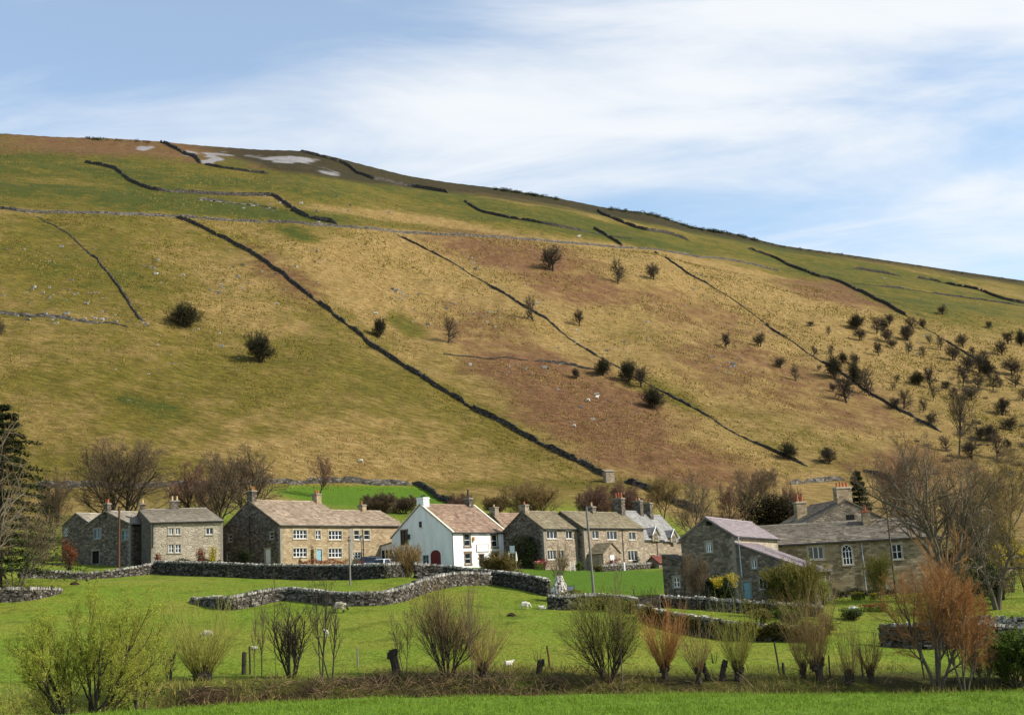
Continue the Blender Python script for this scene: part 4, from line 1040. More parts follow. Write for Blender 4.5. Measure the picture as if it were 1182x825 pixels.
# ------------------------------------------------------------------ the walls of the hillside
def hillwall(label, pts, h=1.5, seed=1, broken=0.0, width=0.55, mat=None, group='drystone walls on the hill', dmin=45.0, name='hill_wall'):
    h *= 0.72; width *= 0.60
    rg = random.Random(seed); P = [hit(px, py, dmin) for px, py in pts]
    path = smooth_path([(p[0], p[1], 0) for p in P], 1.1)
    xy = np.array([q[:2] for q in path]); n = len(xy)
    xy = xy + np.stack([fbm(np.arange(n)*0.13+seed, np.full(n, seed*3.1), 3), fbm(np.arange(n)*0.13+seed+50, np.full(n, seed*1.7), 3)], -1)*1.8
    z = ground(xy[:, 0], xy[:, 1]); k = np.arange(n)
    hv = h*(1+0.22*fbm(k*0.35, np.full(n, seed+9.0), 3))
    if broken:
        q = fbm(k*0.055, np.full(n, seed+31.0), 3)+0.5
        hv = hv*(0.30+0.70*sstep(broken-0.03, broken+0.16, q))
    for q in range(n):
        if rg.random() < .05: hv[q:q+rg.randint(1, 3)] *= rg.uniform(.35, .75)
    hv = hv*np.minimum(1, 0.25+0.25*np.minimum(k, n-1-k))
    mb = MB(); pv = None
    for i in range(n):
        d = xy[min(i+1, n-1)]-xy[max(i-1, 0)]; d = d/(np.linalg.norm(d) or 1); nx, ny = -d[1], d[0]
        H = hv[i]
        if H < 0.12: pv = None; continue
        ring = []
        for j, (w_, t) in enumerate(((-1,-.35),(-.92,.35),(-.76,.75),(-.55,1.0),(.55,1.0),(.76,.75),(.92,.35),(1,-.35))):
            j_ = rg.uniform(-.09,.09); top = rg.uniform(-.24,.20) if 2 < j < 5 else rg.uniform(-.05,.05)
            mb.v.append((xy[i,0]+nx*(w_*width+j_), xy[i,1]+ny*(w_*width+j_), z[i]+H*t+top)); ring.append(len(mb.v)-1)
        if pv:
            for a in range(7): mb.quad_ids((pv[a], ring[a], ring[a+1], pv[a+1]), rg.random())
        else: mb.quad_ids(ring, 0.3)
        pv = ring
    o = mb.build(name, mat or FARDRY); return tag(o, label, 'drystone wall', group)
hillwall('pale field wall running the whole width of the hill at its shoulder', [(-60,236),(0,241),(30,245),(100,247),(160,248.5),(205,251),(230,252.5),(300,257),(400,262.5),(452,268),(480,270),(560,274),(640,280),(700,285),(760,289),(830,299),(900,313)], 1.5, 1, mat=MIDDRY)
hillwall('long unbroken dark wall running straight down the hill to the row of cottages', [(205,251),(230,262),(260,276),(290,293),(320,313),(350,336),(380,360),(410,383),(440,406),(470,426),(500,445),(530,463),(560,480),(600,500),(650,526),(690,545),(711,553)], 2.0, 2, width=0.5)
hillwall('broken wall between the long dark wall and the three lone trees', [(455,269),(490,287),(530,308),(560,326),(600,351),(640,376),(690,411),(740,439),(800,471),(850,501),(900,524),(932,538)], 1.25, 3, broken=0.36)
hillwall('broken wall passing through the scattered hawthorns on the right of the hill', [(755,291),(790,313),(830,336),(870,363),(900,386),(940,411),(985,441),(1020,463),(1060,486),(1085,498)], 1.35, 4, broken=0.33)
hillwall('thick dark wall on the upper right ending above the hawthorns', [(862,287),(880,293),(900,301),(920,310),(940,318),(960,323),(980,331),(1010,346),(1047,365)], 2.6, 5, width=0.7)
hillwall('faint grey wall continuing below the thick dark one to the right edge', [(1047,365),(1080,386),(1110,405),(1150,430),(1200,455)], 1.2, 6, broken=0.42)
hillwall('dark wall stepping down the upper left slope above the shoulder wall', [(98,188),(125,193),(150,209),(180,220),(230,224),(300,226),(322,230),(337,241)], 2.3, 7, broken=0.08, width=0.7)
hillwall('short dark slanting wall just above the shoulder wall', [(337,242),(350,249),(365,254),(390,260)], 2.6, 8, width=0.7)
hillwall('dark wall beside the white scree near the left summit', [(186,165),(200,171),(215,179),(232,189)], 3.0, 9, width=0.8)
hillwall('low dark wall running right from the foot of the scree', [(236,190),(262,195),(310,201)], 2.0, 10, broken=0.2)
hillwall('dark wall lying along the moor edge right of the scree', [(345,176),(380,184),(405,194),(430,207),(470,215),(517,223)], 3.2, 11, broken=0.05, width=0.8)
hillwall('broken dark wall on the green bench in the middle of the upper hill', [(535,232),(560,246),(600,254),(640,261),(700,272),(730,276)], 2.2, 12, broken=0.30, width=0.8)
hillwall('dark wall on the upper bench right of the middle', [(690,243),(715,256),(745,266),(770,270),(795,278)], 3.0, 13, broken=0.05, width=0.8)
hillwall('stub of dark wall dropping to the shoulder wall right of the middle', [(686,264),(700,272),(718,284)], 2.4, 14, broken=0.05)
hillwall('thin dark wall on the skyline bench at the far right', [(985,310),(1015,315),(1040,319)], 2.8, 15, broken=0.1)
hillwall('dark wall falling to the right edge under the skyline', [(1058,321),(1090,327),(1120,333),(1150,343),(1190,352)], 2.8, 16, broken=0.1)
hillwall('pale thin wall below the skyline walls at the right edge', [(980,327),(1020,331),(1060,336),(1130,346),(1200,356)], 1.6, 17, broken=0.35)
hillwall('tumbled line of pale rubble on the lower left slope', [(-20,360),(0,362),(30,365),(60,367),(100,372),(130,374),(152,379)], 1.1, 18, mat=MIDDRY, broken=0.40)
hillwall('grown-over ruined wall slanting down the left slope towards the lone bush', [(40,249),(70,265),(90,281),(115,303),(130,321),(150,351),(165,371)], 0.9, 19, broken=0.52)
hillwall('ruined wall across the bracken in the middle of the hill', [(505,408),(540,412),(570,413),(600,415),(630,418),(660,421),(692,427)], 1.1, 20, broken=0.42)
hillwall('limestone edge showing as pale rubble above the shoulder wall on the left', [(230,231),(260,234),(300,238),(318,241)], 2.0, 21, broken=0.42, mat=DRY)
hillwall('grey pasture wall behind the cottages along the foot of the hill', [(20,561),(70,562),(130,562),(200,561),(270,560),(335,559),(370,557),(420,557),(478,558)], 1.5, 22, mat=MIDDRY, group='drystone walls in the valley', dmin=200)
hillwall('dark pasture wall running down from the hill towards the white inn', [(479,558),(492,565),(506,574),(524,585)], 1.7, 23, group='drystone walls in the valley', dmin=200)
hillwall('wall with sunlit top running down behind the dormered cottages', [(722,556),(745,565),(765,574),(785,583),(808,592)], 2.0, 24, width=0.9, group='drystone walls in the valley', dmin=200)
hillwall('pale length of wall above the manor chimneys', [(912,559),(930,557.5),(950,556),(976,554)], 1.5, 25, mat=MIDDRY, group='drystone walls in the valley', dmin=200)
hillwall('dark wall rising beside the small conifer behind the manor', [(996,544),(1008,547),(1022,553),(1034,559)], 2.0, 26, group='drystone walls in the valley', dmin=200)
# stone field hut where the long wall ends
def hut():
    b = hit(703, 556, 200); mb = MB(); mb.box((0,0,0.7), 2.2, 1.8, 3.4)
    o = mb.build('wall', ROWST, None); r = empty('field_hut', tuple(b), R(20)); o.parent = r
    rm = MB(); rm.face([(-1.25,-1.05,2.42),(1.25,-1.05,2.42),(1.25,1.05,2.9),(-1.25,1.05,2.9)], .5); rm.face([(-1.25,-1.05,2.32),(1.25,-1.05,2.32),(1.25,-1.05,2.42),(-1.25,-1.05,2.42)], .4)
    rm.build('roof', R_GREY, r); tag(r, 'tiny stone field hut at the foot of the long dark hill wall', 'hut')
hut()
# loose limestone on the slope and scree
def scatter_rocks():
    rg = random.Random(5); mb = MB(); clusters = [(75,340,60,14,26),(60,300,60,20,10),(270,335,90,40,22),(175,310,22,5,9),(250,335,14,4,8),(60,368,90,8,30),(470,345,40,30,16),(460,340,10,6,8),(540,360,60,30,20),(620,350,12,5,8),(690,470,60,30,10),(700,400,90,40,14),(860,420,40,10,20),(540,305,60,15,8),(900,300,200,25,25),(1100,345,80,25,20),(1050,400,60,30,18),(600,425,90,10,18),(300,235,40,8,14),(390,243,60,12,14),(200,420,180,60,20),(820,360,120,50,18),(400,300,160,40,16)]
    for cx, cy, rx, ry, n in clusters:
        for i in range(n):
            px, py = rg.gauss(cx, rx*0.5), rg.gauss(cy, ry*0.5)
            if py < 190 or py > 560: continue
            p = hit(px, py, 200)
            if p[1] > 800: continue
            s = rg.choice((0.35,0.45,0.55,0.7,1.0))*(0.5+p[1]/900)
            mb.box(p+np.array([0,0,s*0.15]), s*rg.uniform(.8,1.6), s*rg.uniform(.7,1.2), s*rg.uniform(.5,.8), rg.random(), 0, None, s*0.2, rg)
    o = mb.build('scattered_limestone', wallstone_mat('limestone', [(0.17,0.155,0.13),(0.33,0.31,0.27),(0.25,0.23,0.20),(0.43,0.41,0.365)], 0.1)); tag(o, 'scattered pale limestone boulders lying in the hill grass', 'rocks', None, 'stuff')
scatter_rocks()
# ------------------------------------------------------------------ vegetation
def twig_mat(name, c, c2=None, rough=0.9):
    M = Mat(name, rough, 0.15); r = M.attr('rnd')
    c2 = c2 or tuple(x*0.5 for x in c)
    M.color(M.ramp(r, [(0.1, c2), (0.9, c)])); return M.m
def leaf_mat(name, c, c2=None):
    M = Mat(name, 0.75, 0.2); c2 = c2 or tuple(x*0.45 for x in c)
    M.color(M.ramp(M.attr('rnd'), [(0.1, c2), (0.9, c)]))
    t = M.N('ShaderNodeBsdfTranslucent'); M.set(t.inputs[0], M.ramp(M.attr('rnd'), [(0.1, c2), (0.9, c)]))
    mx = M.N('ShaderNodeMixShader'); mx.inputs[0].default_value = 0.3
    M.L(M.b.outputs[0], mx.inputs[1]); M.L(t.outputs[0], mx.inputs[2]); M.L(mx.outputs[0], M.out.inputs[0]); return M.m
BARK = plain('grey_brown_bark', (0.135,0.11,0.08), 0.95, 0.1, 0.7, 8)
BARKD = plain('dark_bark', (0.055,0.045,0.033), 0.95, 0.1, 0.7, 8)
BARKP = plain('pale_lichened_bark', (0.15,0.125,0.085), 0.95, 0.1, 0.7, 8)
TW_BROWN = twig_mat('brown_twigs', (0.155,0.105,0.060), (0.07,0.05,0.032))
TW_DARK = twig_mat('dark_twigs', (0.080,0.062,0.042), (0.035,0.028,0.02))
TW_PALE = twig_mat('pale_twigs', (0.20,0.14,0.078), (0.085,0.06,0.034))
TW_ORANGE = twig_mat('orange_twigs', (0.43,0.215,0.070), (0.23,0.11,0.036))
TW_GREEN = twig_mat('green_twigs', (0.29,0.285,0.055), (0.15,0.13,0.03))
TW_GOLD = twig_mat('golden_brown_twigs', (0.30,0.20,0.075), (0.15,0.10,0.04))
TW_MAUVE = twig_mat('reddish_twigs', (0.20,0.105,0.070), (0.09,0.05,0.035))
LF_BUD = leaf_mat('yellow_green_buds', (0.42,0.46,0.05), (0.24,0.28,0.03))
LF_DARK = leaf_mat('dark_evergreen_leaves', (0.040,0.058,0.018), (0.012,0.018,0.007))
LF_BRONZE = leaf_mat('bronze_evergreen_leaves', (0.050,0.042,0.014), (0.012,0.011,0.005))
LF_IVY = leaf_mat('ivy_leaves', (0.07,0.10,0.022), (0.025,0.035,0.01))
LF_GREEN = leaf_mat('fresh_green_leaves', (0.15,0.23,0.030), (0.07,0.11,0.015))
LF_LIME = leaf_mat('lime_leaves', (0.34,0.40,0.04), (0.18,0.22,0.03))
LF_YEL = leaf_mat('yellow_leaves', (0.62,0.50,0.03), (0.36,0.28,0.03))
LF_RUST = leaf_mat('rust_leaves', (0.36,0.10,0.030), (0.17,0.05,0.02))
LF_RED = leaf_mat('crimson_leaves', (0.28,0.03,0.03), (0.12,0.02,0.02))
LF_OLIVE = leaf_mat('olive_leaves', (0.20,0.17,0.035), (0.09,0.075,0.02))
sin, cos, sqrt, pi = math.sin, math.cos, math.sqrt, math.pi
def twig(mb, pts, r0, r1, rnd, n=3):
    """light-weight tube"""
    k = len(pts); a, b = pts[0], pts[-1]
    dx, dy, dz = b[0]-a[0], b[1]-a[1], b[2]-a[2]; L = sqrt(dx*dx+dy*dy+dz*dz) or 1e-6
    dx, dy, dz = dx/L, dy/L, dz/L
    if abs(dz) < 0.9: ux, uy, uz = -dy, dx, 0.0
    else: ux, uy, uz = 0.0, -dz, dy
    l = sqrt(ux*ux+uy*uy+uz*uz) or 1e-6; ux, uy, uz = ux/l, uy/l, uz/l
    vx, vy, vz = dy*uz-dz*uy, dz*ux-dx*uz, dx*uy-dy*ux
    base = len(mb.v); cs = [(cos(2*pi*j/n), sin(2*pi*j/n)) for j in range(n)]
    for i, p in enumerate(pts):
        r = r0+(r1-r0)*i/(k-1)
        for c, s in cs: mb.v.append((p[0]+r*(ux*c+vx*s), p[1]+r*(uy*c+vy*s), p[2]+r*(uz*c+vz*s)))
    for i in range(k-1):
        for j in range(n):
            j2 = (j+1) % n; q = base+i*n
            mb.f.append((q+j, q+j2, q+n+j2, q+n+j)); mb.r.append(rnd); mb.m.append(0)
def leaf(mb, p, s, rg, m=1, rnd=None):
    a = rg.uniform(0, 2*pi); e = rg.uniform(-1, 1); w = s*rg.uniform(.4,.7)
    d = (cos(a)*s, sin(a)*s, e*s*0.8); q = (-sin(a)*w, cos(a)*w, rg.uniform(-.5,.5)*w)
    n = len(mb.v)
    mb.v += [(p[0]-d[0]*.5, p[1]-d[1]*.5, p[2]-d[2]*.5), (p[0]+q[0]*.5, p[1]+q[1]*.5, p[2]+q[2]*.5), (p[0]+d[0]*.5, p[1]+d[1]*.5, p[2]+d[2]*.5), (p[0]-q[0]*.5, p[1]-q[1]*.5, p[2]-q[2]*.5)]
    mb.f.append((n, n+1, n+2, n+3)); mb.r.append(rg.random() if rnd is None else rnd); mb.m.append(m)
def nrm(d):
    l = sqrt(d[0]*d[0]+d[1]*d[1]+d[2]*d[2]) or 1e-6; return (d[0]/l, d[1]/l, d[2]/l)
def perp(d, rg, az):
    ux, uy, uz = (-d[1], d[0], 0) if abs(d[2]) < .95 else (1, 0, 0); l = sqrt(ux*ux+uy*uy+uz*uz) or 1; ux, uy, uz = ux/l, uy/l, uz/l
    vx, vy, vz = d[1]*uz-d[2]*uy, d[2]*ux-d[0]*uz, d[0]*uy-d[1]*ux
    c, s = cos(az), sin(az); return (ux*c+vx*s, uy*c+vy*s, uz*c+vz*s)
def branch(T, C, p, d, L, r, lev, K, rg, az0=0.0):
    """K: dict of per-level lists: seg, wig, up, n, ang, rat, start ; trunk = levels below K['crown']"""
    n = K['seg'][lev]; pts = [p]; ds = [d]; st = L/n
    for i in range(n):
        w = K['wig'][lev]; up = K['up'][lev]
        d = nrm((d[0]+rg.gauss(0, w), d[1]+rg.gauss(0, w), d[2]+rg.gauss(0, w)+up)); p = (p[0]+d[0]*st, p[1]+d[1]*st, p[2]+d[2]*st)
        pts.append(p); ds.append(d)
    last = lev == K['max']; rt = r*(0.25 if last else 0.42)
    twig(T if lev < K['crown'] else C, pts, r, rt, rg.random(), 7 if lev == 0 else (5 if lev == 1 else (4 if lev == 2 and K['max'] > 3 else 3)))
    if last:
        for _ in range(K.get('leaves', 0)):
            t = rg.uniform(0.2, 1)*n; i = min(int(t), n-1); f = t-i; a, b = pts[i], pts[i+1]
            leaf(C, (a[0]+(b[0]-a[0])*f+rg.gauss(0,.03), a[1]+(b[1]-a[1])*f+rg.gauss(0,.03), a[2]+(b[2]-a[2])*f), K['leaf']*rg.uniform(.6,1.3), rg)
        return
    m = K['n'][lev]; m = max(1, int(m*rg.uniform(.8, 1.2)+.5)); s0 = K['start'][lev]
    az = rg.uniform(0, 2*pi)
    for j in range(m):
        t = (s0+(1-s0)*(j+rg.uniform(.2,.9))/m)*n; t = min(t, n-0.001); i = int(t); f = t-i; a, b = pts[i], pts[i+1]
        q = (a[0]+(b[0]-a[0])*f, a[1]+(b[1]-a[1])*f, a[2]+(b[2]-a[2])*f)
        az += 2.4+rg.uniform(-.5,.5); e = perp(ds[i+1], rg, az); an = K['ang'][lev]*rg.uniform(.75, 1.25); dd = ds[i+1]
        nd = nrm((dd[0]*cos(an)+e[0]*sin(an), dd[1]*cos(an)+e[1]*sin(an), dd[2]*cos(an)+e[2]*sin(an)))
        tt = t/n; sh = K.get('shape', 0.45)
        branch(T, C, q, nd, L*K['rat'][lev]*rg.uniform(.75, 1.2)*(1-sh*max(0, tt-0.3)), max(r*(1-0.58*tt)*K.get('thin', .62), K['rmin']), lev+1, K, rg)
def bounds(*mbs):
    z = max(v[2] for m in mbs for v in m.v); x = max(abs(v[0]) for m in mbs for v in m.v); return x, z
def fit(mbs, H, Wd=None, ix=None):
    """scale a grown plant to its real height (and spread)"""
    zs = sorted(v[2] for m in mbs for v in m.v); z = zs[int(len(zs)*0.985)]
    xs = sorted(math.hypot(v[0], v[1]) for m in mbs for v in m.v); x = xs[int(len(xs)*0.95)]
    sz = H/z; sx = sz if Wd is None else (Wd/2)/x
    for m in mbs: m.v = [(v[0]*sx, v[1]*sx, v[2]*sz) for v in m.v]
def K_tree(**k):
    K = dict(seg=[4,5,4,3,3], wig=[.06,.13,.16,.2,.22], up=[.02,.10,.08,.06,.05], n=[8,6,6,5], ang=[.75,.7,.7,.7], rat=[.62,.55,.5,.5], start=[.35,.25,.2,.15], max=4, crown=3, rmin=.012, thin=.62)
    K.update(k); return K
def grow(K, seed, H, Wd, r0, stems=1, spread=0.0, L0=None):
    rg = random.Random(seed); T, C = MB(), MB()
    for i in range(stems):
        a = 2*pi*i/stems+rg.uniform(-.5,.5); sp = spread*rg.uniform(.5, 1.15)
        d = nrm((cos(a)*sp, sin(a)*sp, 1.0)); o = 0.18*r0*stems if stems > 1 else 0
        branch(T, C, (cos(a)*o, sin(a)*o, -0.25), d, (L0 or H*0.62)*rg.uniform(.8, 1.1), r0*(rg.uniform(.6, 1) if stems > 1 else 1), 0, K, rg)
    fit((T, C), H, Wd); return T, C
def pollard(seed, H, Wd, th, tr, nshoots, K=None, shoot_r=.022, twigs=3, lean=0.0, leaves=0, leafs=.05, heads=1):
    """stubby willow trunk with a head of long straight shoots"""
    rg = random.Random(seed); T, C = MB(), MB()
    hd = []
    for h in range(heads):
        hx, hy = (lean*th, 0) if heads == 1 else (rg.uniform(-.5,.5)*tr*6, rg.uniform(-.3,.3)*tr*4); hh = th*rg.uniform(.85,1.1)
        pts = [(0,0,-.3),(hx*.25,hy*.25,hh*.35),(hx*.6,hy*.6,hh*.7),(hx,hy,hh)]
        T.tube(pts, [tr*1.25, tr*.95, tr*.9, tr*1.1], 8); hd.append((hx, hy, hh))
        for i in range(int(14)):
            a = rg.uniform(0, 2*pi); T.box((hx+cos(a)*tr*.9, hy+sin(a)*tr*.9, hh+rg.uniform(-.25,.12)), tr*.8, tr*.8, tr*.8, .4, 0, None, tr*.25, rg)
    for hx, hy, hh in hd:                                        # knobbly head with short dead snags
        for i in range(70):
            a = rg.uniform(0, 2*pi); e = rg.uniform(-.5, 1.3); l = tr*rg.uniform(.9, 2.1); o = (hx, hy, hh-rg.uniform(0, .35))
            twig(T, [o, (o[0]+cos(a)*cos(e)*l, o[1]+sin(a)*cos(e)*l, o[2]+sin(e)*l+.1)], .03, .012, .3)
    for i in range(nshoots):
        hx, hy, hh = rg.choice(hd); a = rg.uniform(0, 2*pi); f_ = sqrt(rg.random()); sp = .04+1.0*f_
        p = (hx+cos(a)*tr, hy+sin(a)*tr, hh+rg.uniform(-.25,.1)); d = nrm((cos(a)*sp, sin(a)*sp, 1)); L = (H-th)*rg.choice((rg.uniform(.3,.7), rg.uniform(.6,1.1)))*(1.0-.25*f_); n = 5
        pts = [p]; dd = d
        for j in range(n):
            dd = nrm((dd[0]+rg.gauss(0,.11), dd[1]+rg.gauss(0,.11), dd[2]+.08)); p = (p[0]+dd[0]*L/n, p[1]+dd[1]*L/n, p[2]+dd[2]*L/n); pts.append(p)
        twig(C, pts, shoot_r*rg.uniform(.7,1.2), shoot_r*.3, rg.random())
        for j in range(twigs):
            k = rg.randint(1, n-1); q = pts[k]; e = perp(dd, rg, rg.uniform(0, 2*pi)); an = rg.uniform(.25,.8)
            nd = nrm((dd[0]*cos(an)+e[0]*sin(an), dd[1]*cos(an)+e[1]*sin(an), dd[2]*cos(an)+e[2]*sin(an)+.15)); l = L*rg.uniform(.2,.45)
            tp = [q, (q[0]+nd[0]*l*.5, q[1]+nd[1]*l*.5, q[2]+nd[2]*l*.5+.02), (q[0]+nd[0]*l, q[1]+nd[1]*l, q[2]+nd[2]*l+.08)]
            twig(C, tp, shoot_r*.6, shoot_r*.25, rg.random())
            for _ in range(leaves): t = rg.random(); leaf(C, tuple(tp[0][c]+(tp[2][c]-tp[0][c])*t+rg.gauss(0,.03) for c in range(3)), leafs*rg.uniform(.6,1.4), rg)
    fit((T, C), H, Wd) if Wd else None
    return T, C
def lump(mb, c, rad, n, s, rg, m=0, shell=0.55, squash=None, keep=None):
    """leaf-sized faces spread through an ellipsoid, thicker towards its skin"""
    for _ in range(n):
        a = rg.uniform(0, 2*pi); z = rg.uniform(-1, 1); q = sqrt(1-z*z); r = (shell+(1-shell)*rg.random())*rg.uniform(.88, 1.1)
        p = (c[0]+rad[0]*q*cos(a)*r, c[1]+rad[1]*q*sin(a)*r, c[2]+rad[2]*z*r)
        if p[2] < 0.02: continue
        leaf(mb, p, s*rg.uniform(.6, 1.4), rg, m)
def shrub_mb(seed, H, Wd, n, s, lumps=9, base=0.0):
    """leafy shrub out of many overlapping lumps; returns (stems, foliage)"""
    rg = random.Random(seed); T, C = MB(), MB()
    for i in range(9):
        a = rg.uniform(0, 2*pi); rr = Wd*.36*rg.random()
        twig(T, [(cos(a)*rr*.2, sin(a)*rr*.2, -.2), (cos(a)*rr*.6, sin(a)*rr*.6, H*.35), (cos(a)*rr, sin(a)*rr, H*.8)], .05, .015, rg.random(), 4)
    lump(C, (0,0,base+(H-base)*.48), (Wd*.40, Wd*.40, (H-base)*.46), n//2, s, rg, 0, .3)
    for i in range(lumps):
        a = rg.uniform(0, 2*pi); rr = Wd*.30*sqrt(rg.random()); z = base+(H-base)*rg.uniform(.2,.85); k = rg.uniform(.14,.26)
        lump(C, (cos(a)*rr, sin(a)*rr, z), (Wd*k, Wd*k, H*k*.85), n//(2*lumps), s, rg, 0, .5)
    return T, C
def conifer_mb(seed, H, Wd, n, s, tiers=16, droop=.25, gap=.0):
    rg = random.Random(seed); T, C = MB(), MB(); T.tube([(0,0,-.4),(0,0,H*.5),(0,0,H*.97)], [H*.022, H*.014, .02], 7)
    for t in range(tiers):
        f = (t+.5)/tiers; z = H*(.08+.9*f); R_ = Wd*.5*(1-f)**.75*rg.uniform(.8,1.12)+.15; k = max(5, int(9*(1-f)+4))
        for i in range(k):
            a = 2*pi*i/k+rg.uniform(-.4,.4); L = R_*rg.uniform(.65,1.12); e = (cos(a)*L, sin(a)*L, z-droop*L+rg.uniform(-.2,.2))
            twig(T, [(0,0,z), (e[0]*.5, e[1]*.5, z-droop*L*.3), e], .03, .01, .4)
            for j in range(n//(tiers*k)+1):
                u = rg.uniform(.15,1.05); w = .10*L*(1.25-u)+.12; leaf(C, (e[0]*u+rg.gauss(0,w), e[1]*u+rg.gauss(0,w), z+(e[2]-z)*u*u+rg.gauss(0,.12)), s*rg.uniform(.7,1.4), rg, 0)
    return T, C
def plant(name, label, cat, pos, T, C, tm, cm, rz=0.0, group=None, crown='crown', trunk='trunk'):
    r = empty(name, tuple(pos), rz); tag(r, label, cat, group)
    if T is not None: T.build(trunk, tm, r)
    if C is not None: C.build(crown, cm, r)
    return r
def copy_tree(src, loc, rz, sc, label, group=None):
    r = src.copy(); COL.objects.link(r); r.location = loc; r.rotation_euler = (0,0,rz); r.scale = sc; r['label'] = label
    if group: r['group'] = group
    for ch in src.children:
        c = ch.copy(); COL.objects.link(c); c.parent = r
    return r

# ---------- bare trees behind the houses
KB = K_tree(n=[12,8,8,7], ang=[.8,.75,.75,.7], rat=[.70,.55,.5,.55], start=[.22,.2,.15,.1], rmin=.016, up=[.02,.10,.07,.05,.03])
def behind_tree(label, px, base, top, D, wpx, seed, tm=BARKD, cm=TW_BROWN, K=KB, r0=.28, stems=1, spread=.3, group='bare trees behind the houses', name='bare_tree', cat='tree', z_on=None):
    p = drop(px, D) if z_on is None else at(px, z_on, D)
    ztop = at(px, top, D)[2]; H = ztop-p[2]
    T, C = grow(K, seed, H, wpx*mpp(D), r0, stems, spread)
    return plant(name, label, cat, p, T, C, tm, cm, 0, group)
behind_tree('great dark bare tree, broadest of those behind the dark gabled cottages', 140, 600, 511, 190, 112, 1, r0=.38, stems=2, spread=.25)
behind_tree('bare brown tree rising behind the roof of the roughcast cottage', 222, 600, 536, 200, 62, 2, cm=TW_MAUVE, stems=2, spread=.3)
behind_tree('bare tree with dark forked trunk between roughcast cottage and farmhouse', 251, 600, 529, 192, 62, 3, r0=.3)
behind_tree('tall bare tree with rounded crown straight behind the farmhouse chimney', 288, 600, 519, 205, 84, 4, r0=.34, stems=2, spread=.2)
behind_tree('small reddish bare tree in front of the pasture wall', 371, 575, 526, 245, 34, 5, cm=TW_MAUVE, r0=.16)
behind_tree('bare bushy tree behind the roof of the end cottage of the row', 620, 600, 554, 215, 66, 6, r0=.2, stems=4, spread=.45, cm=TW_GOLD)
behind_tree('brown scrubby bare tree left of the triple chimney', 690, 600, 562, 215, 46, 7, r0=.14, stems=4, spread=.45, cm=TW_MAUVE)
behind_tree('brown scrubby bare tree right of the triple chimney', 729, 600, 559, 222, 52, 8, r0=.14, stems=4, spread=.45, cm=TW_MAUVE)
behind_tree('pale-barked bare tree between the dormered cottages and the barn', 803, 612, 546, 205, 54, 9, tm=BARKP, cm=TW_PALE, r0=.22)
behind_tree('thin bare tree just left of the dark spreading yew', 846, 600, 557, 215, 34, 10, r0=.14, cm=TW_MAUVE, tm=BARKD)
behind_tree('thin bare tree close against the left side of the dark yew', 868, 600, 556, 220, 30, 11, r0=.13, cm=TW_BROWN)
behind_tree('faint pale bare tree rising above the dark yew', 884, 590, 541, 240, 52, 12, tm=BARKP, cm=TW_PALE, r0=.16, stems=2)
behind_tree('low bare tree by the foot of the wall with sunlit top', 772, 600, 548, 235, 40, 13, r0=.14, cm=TW_GOLD, stems=2)
behind_tree('low brown bare bush behind the farmhouse extension roof', 441, 590, 571, 215, 40, 14, r0=.1, stems=5, spread=.6, cm=TW_BROWN)
behind_tree('low brown bare bush behind the inn chimney', 537, 590, 571, 215, 34, 15, r0=.1, stems=5, spread=.6, cm=TW_MAUVE)
behind_tree('brown bare bush behind the stovepipe of the inn', 576, 592, 574, 225, 30, 16, r0=.1, stems=5, spread=.6, cm=TW_GOLD)
behind_tree('bare bush on the pasture left of the inn roof', 470, 592, 573, 222, 30, 17, r0=.1, stems=5, spread=.6, cm=TW_BROWN)
behind_tree('tall bare tree standing above the hawthorns at the right, dark against the slope', 1107, 525, 445, 318, 46, 18, r0=.3, cm=TW_DARK, group=None, z_on=523)
behind_tree('grey scrubby tree left of the manor rear chimney, before the slope', 925, 575, 560, 200, 26, 19, r0=.1, stems=4, spread=.5, cm=TW_MAUVE)
behind_tree('brown bare tree right of the small conifer, behind the manor roof', 1052, 600, 528, 175, 60, 20, r0=.2, stems=2, cm=TW_MAUVE)
behind_tree('grey-green bare tree crowded at the right edge, farthest right of the trees by the manor', 1168, 620, 520, 160, 76, 21, tm=BARKP, cm=TW_GOLD, r0=.24, stems=2)
behind_tree('pale scrubby tree low at the left edge before the slope', 60, 600, 545, 185, 36, 25, r0=.14, stems=3, spread=.4, cm=TW_BROWN)
# big tree right of the manor: pale forked trunk in front of the roof
KR = K_tree(n=[10,7,7,6], ang=[.85,.75,.7,.7], rat=[.75,.55,.5,.5], start=[.18,.2,.15,.1], rmin=.011, wig=[.10,.16,.2,.22,.24])
p = drop(1098, 112); T, C = grow(KR, 31, at(1098, 508, 112)[2]-p[2], 165*mpp(112), .34, 3, .35); plant('bare_tree', 'wide bare tree with pale forked trunk in front of the manor roof end', 'tree', p, T, C, BARKP, TW_PALE)
p = drop(1148, 104); T, C = grow(K_tree(n=[8,7,6,5], rmin=.012, up=[-.02,-.06,-.10,-.12,-.1], wig=[.12,.2,.24,.26,.28], ang=[1.0,.8,.7,.7]), 32, at(1148, 588, 104)[2]-p[2], 95*mpp(104), .24, 3, .7); plant('bare_tree', 'low tangled pale bare tree with drooping branches by the right garden wall', 'tree', p, T, C, BARKP, TW_PALE)
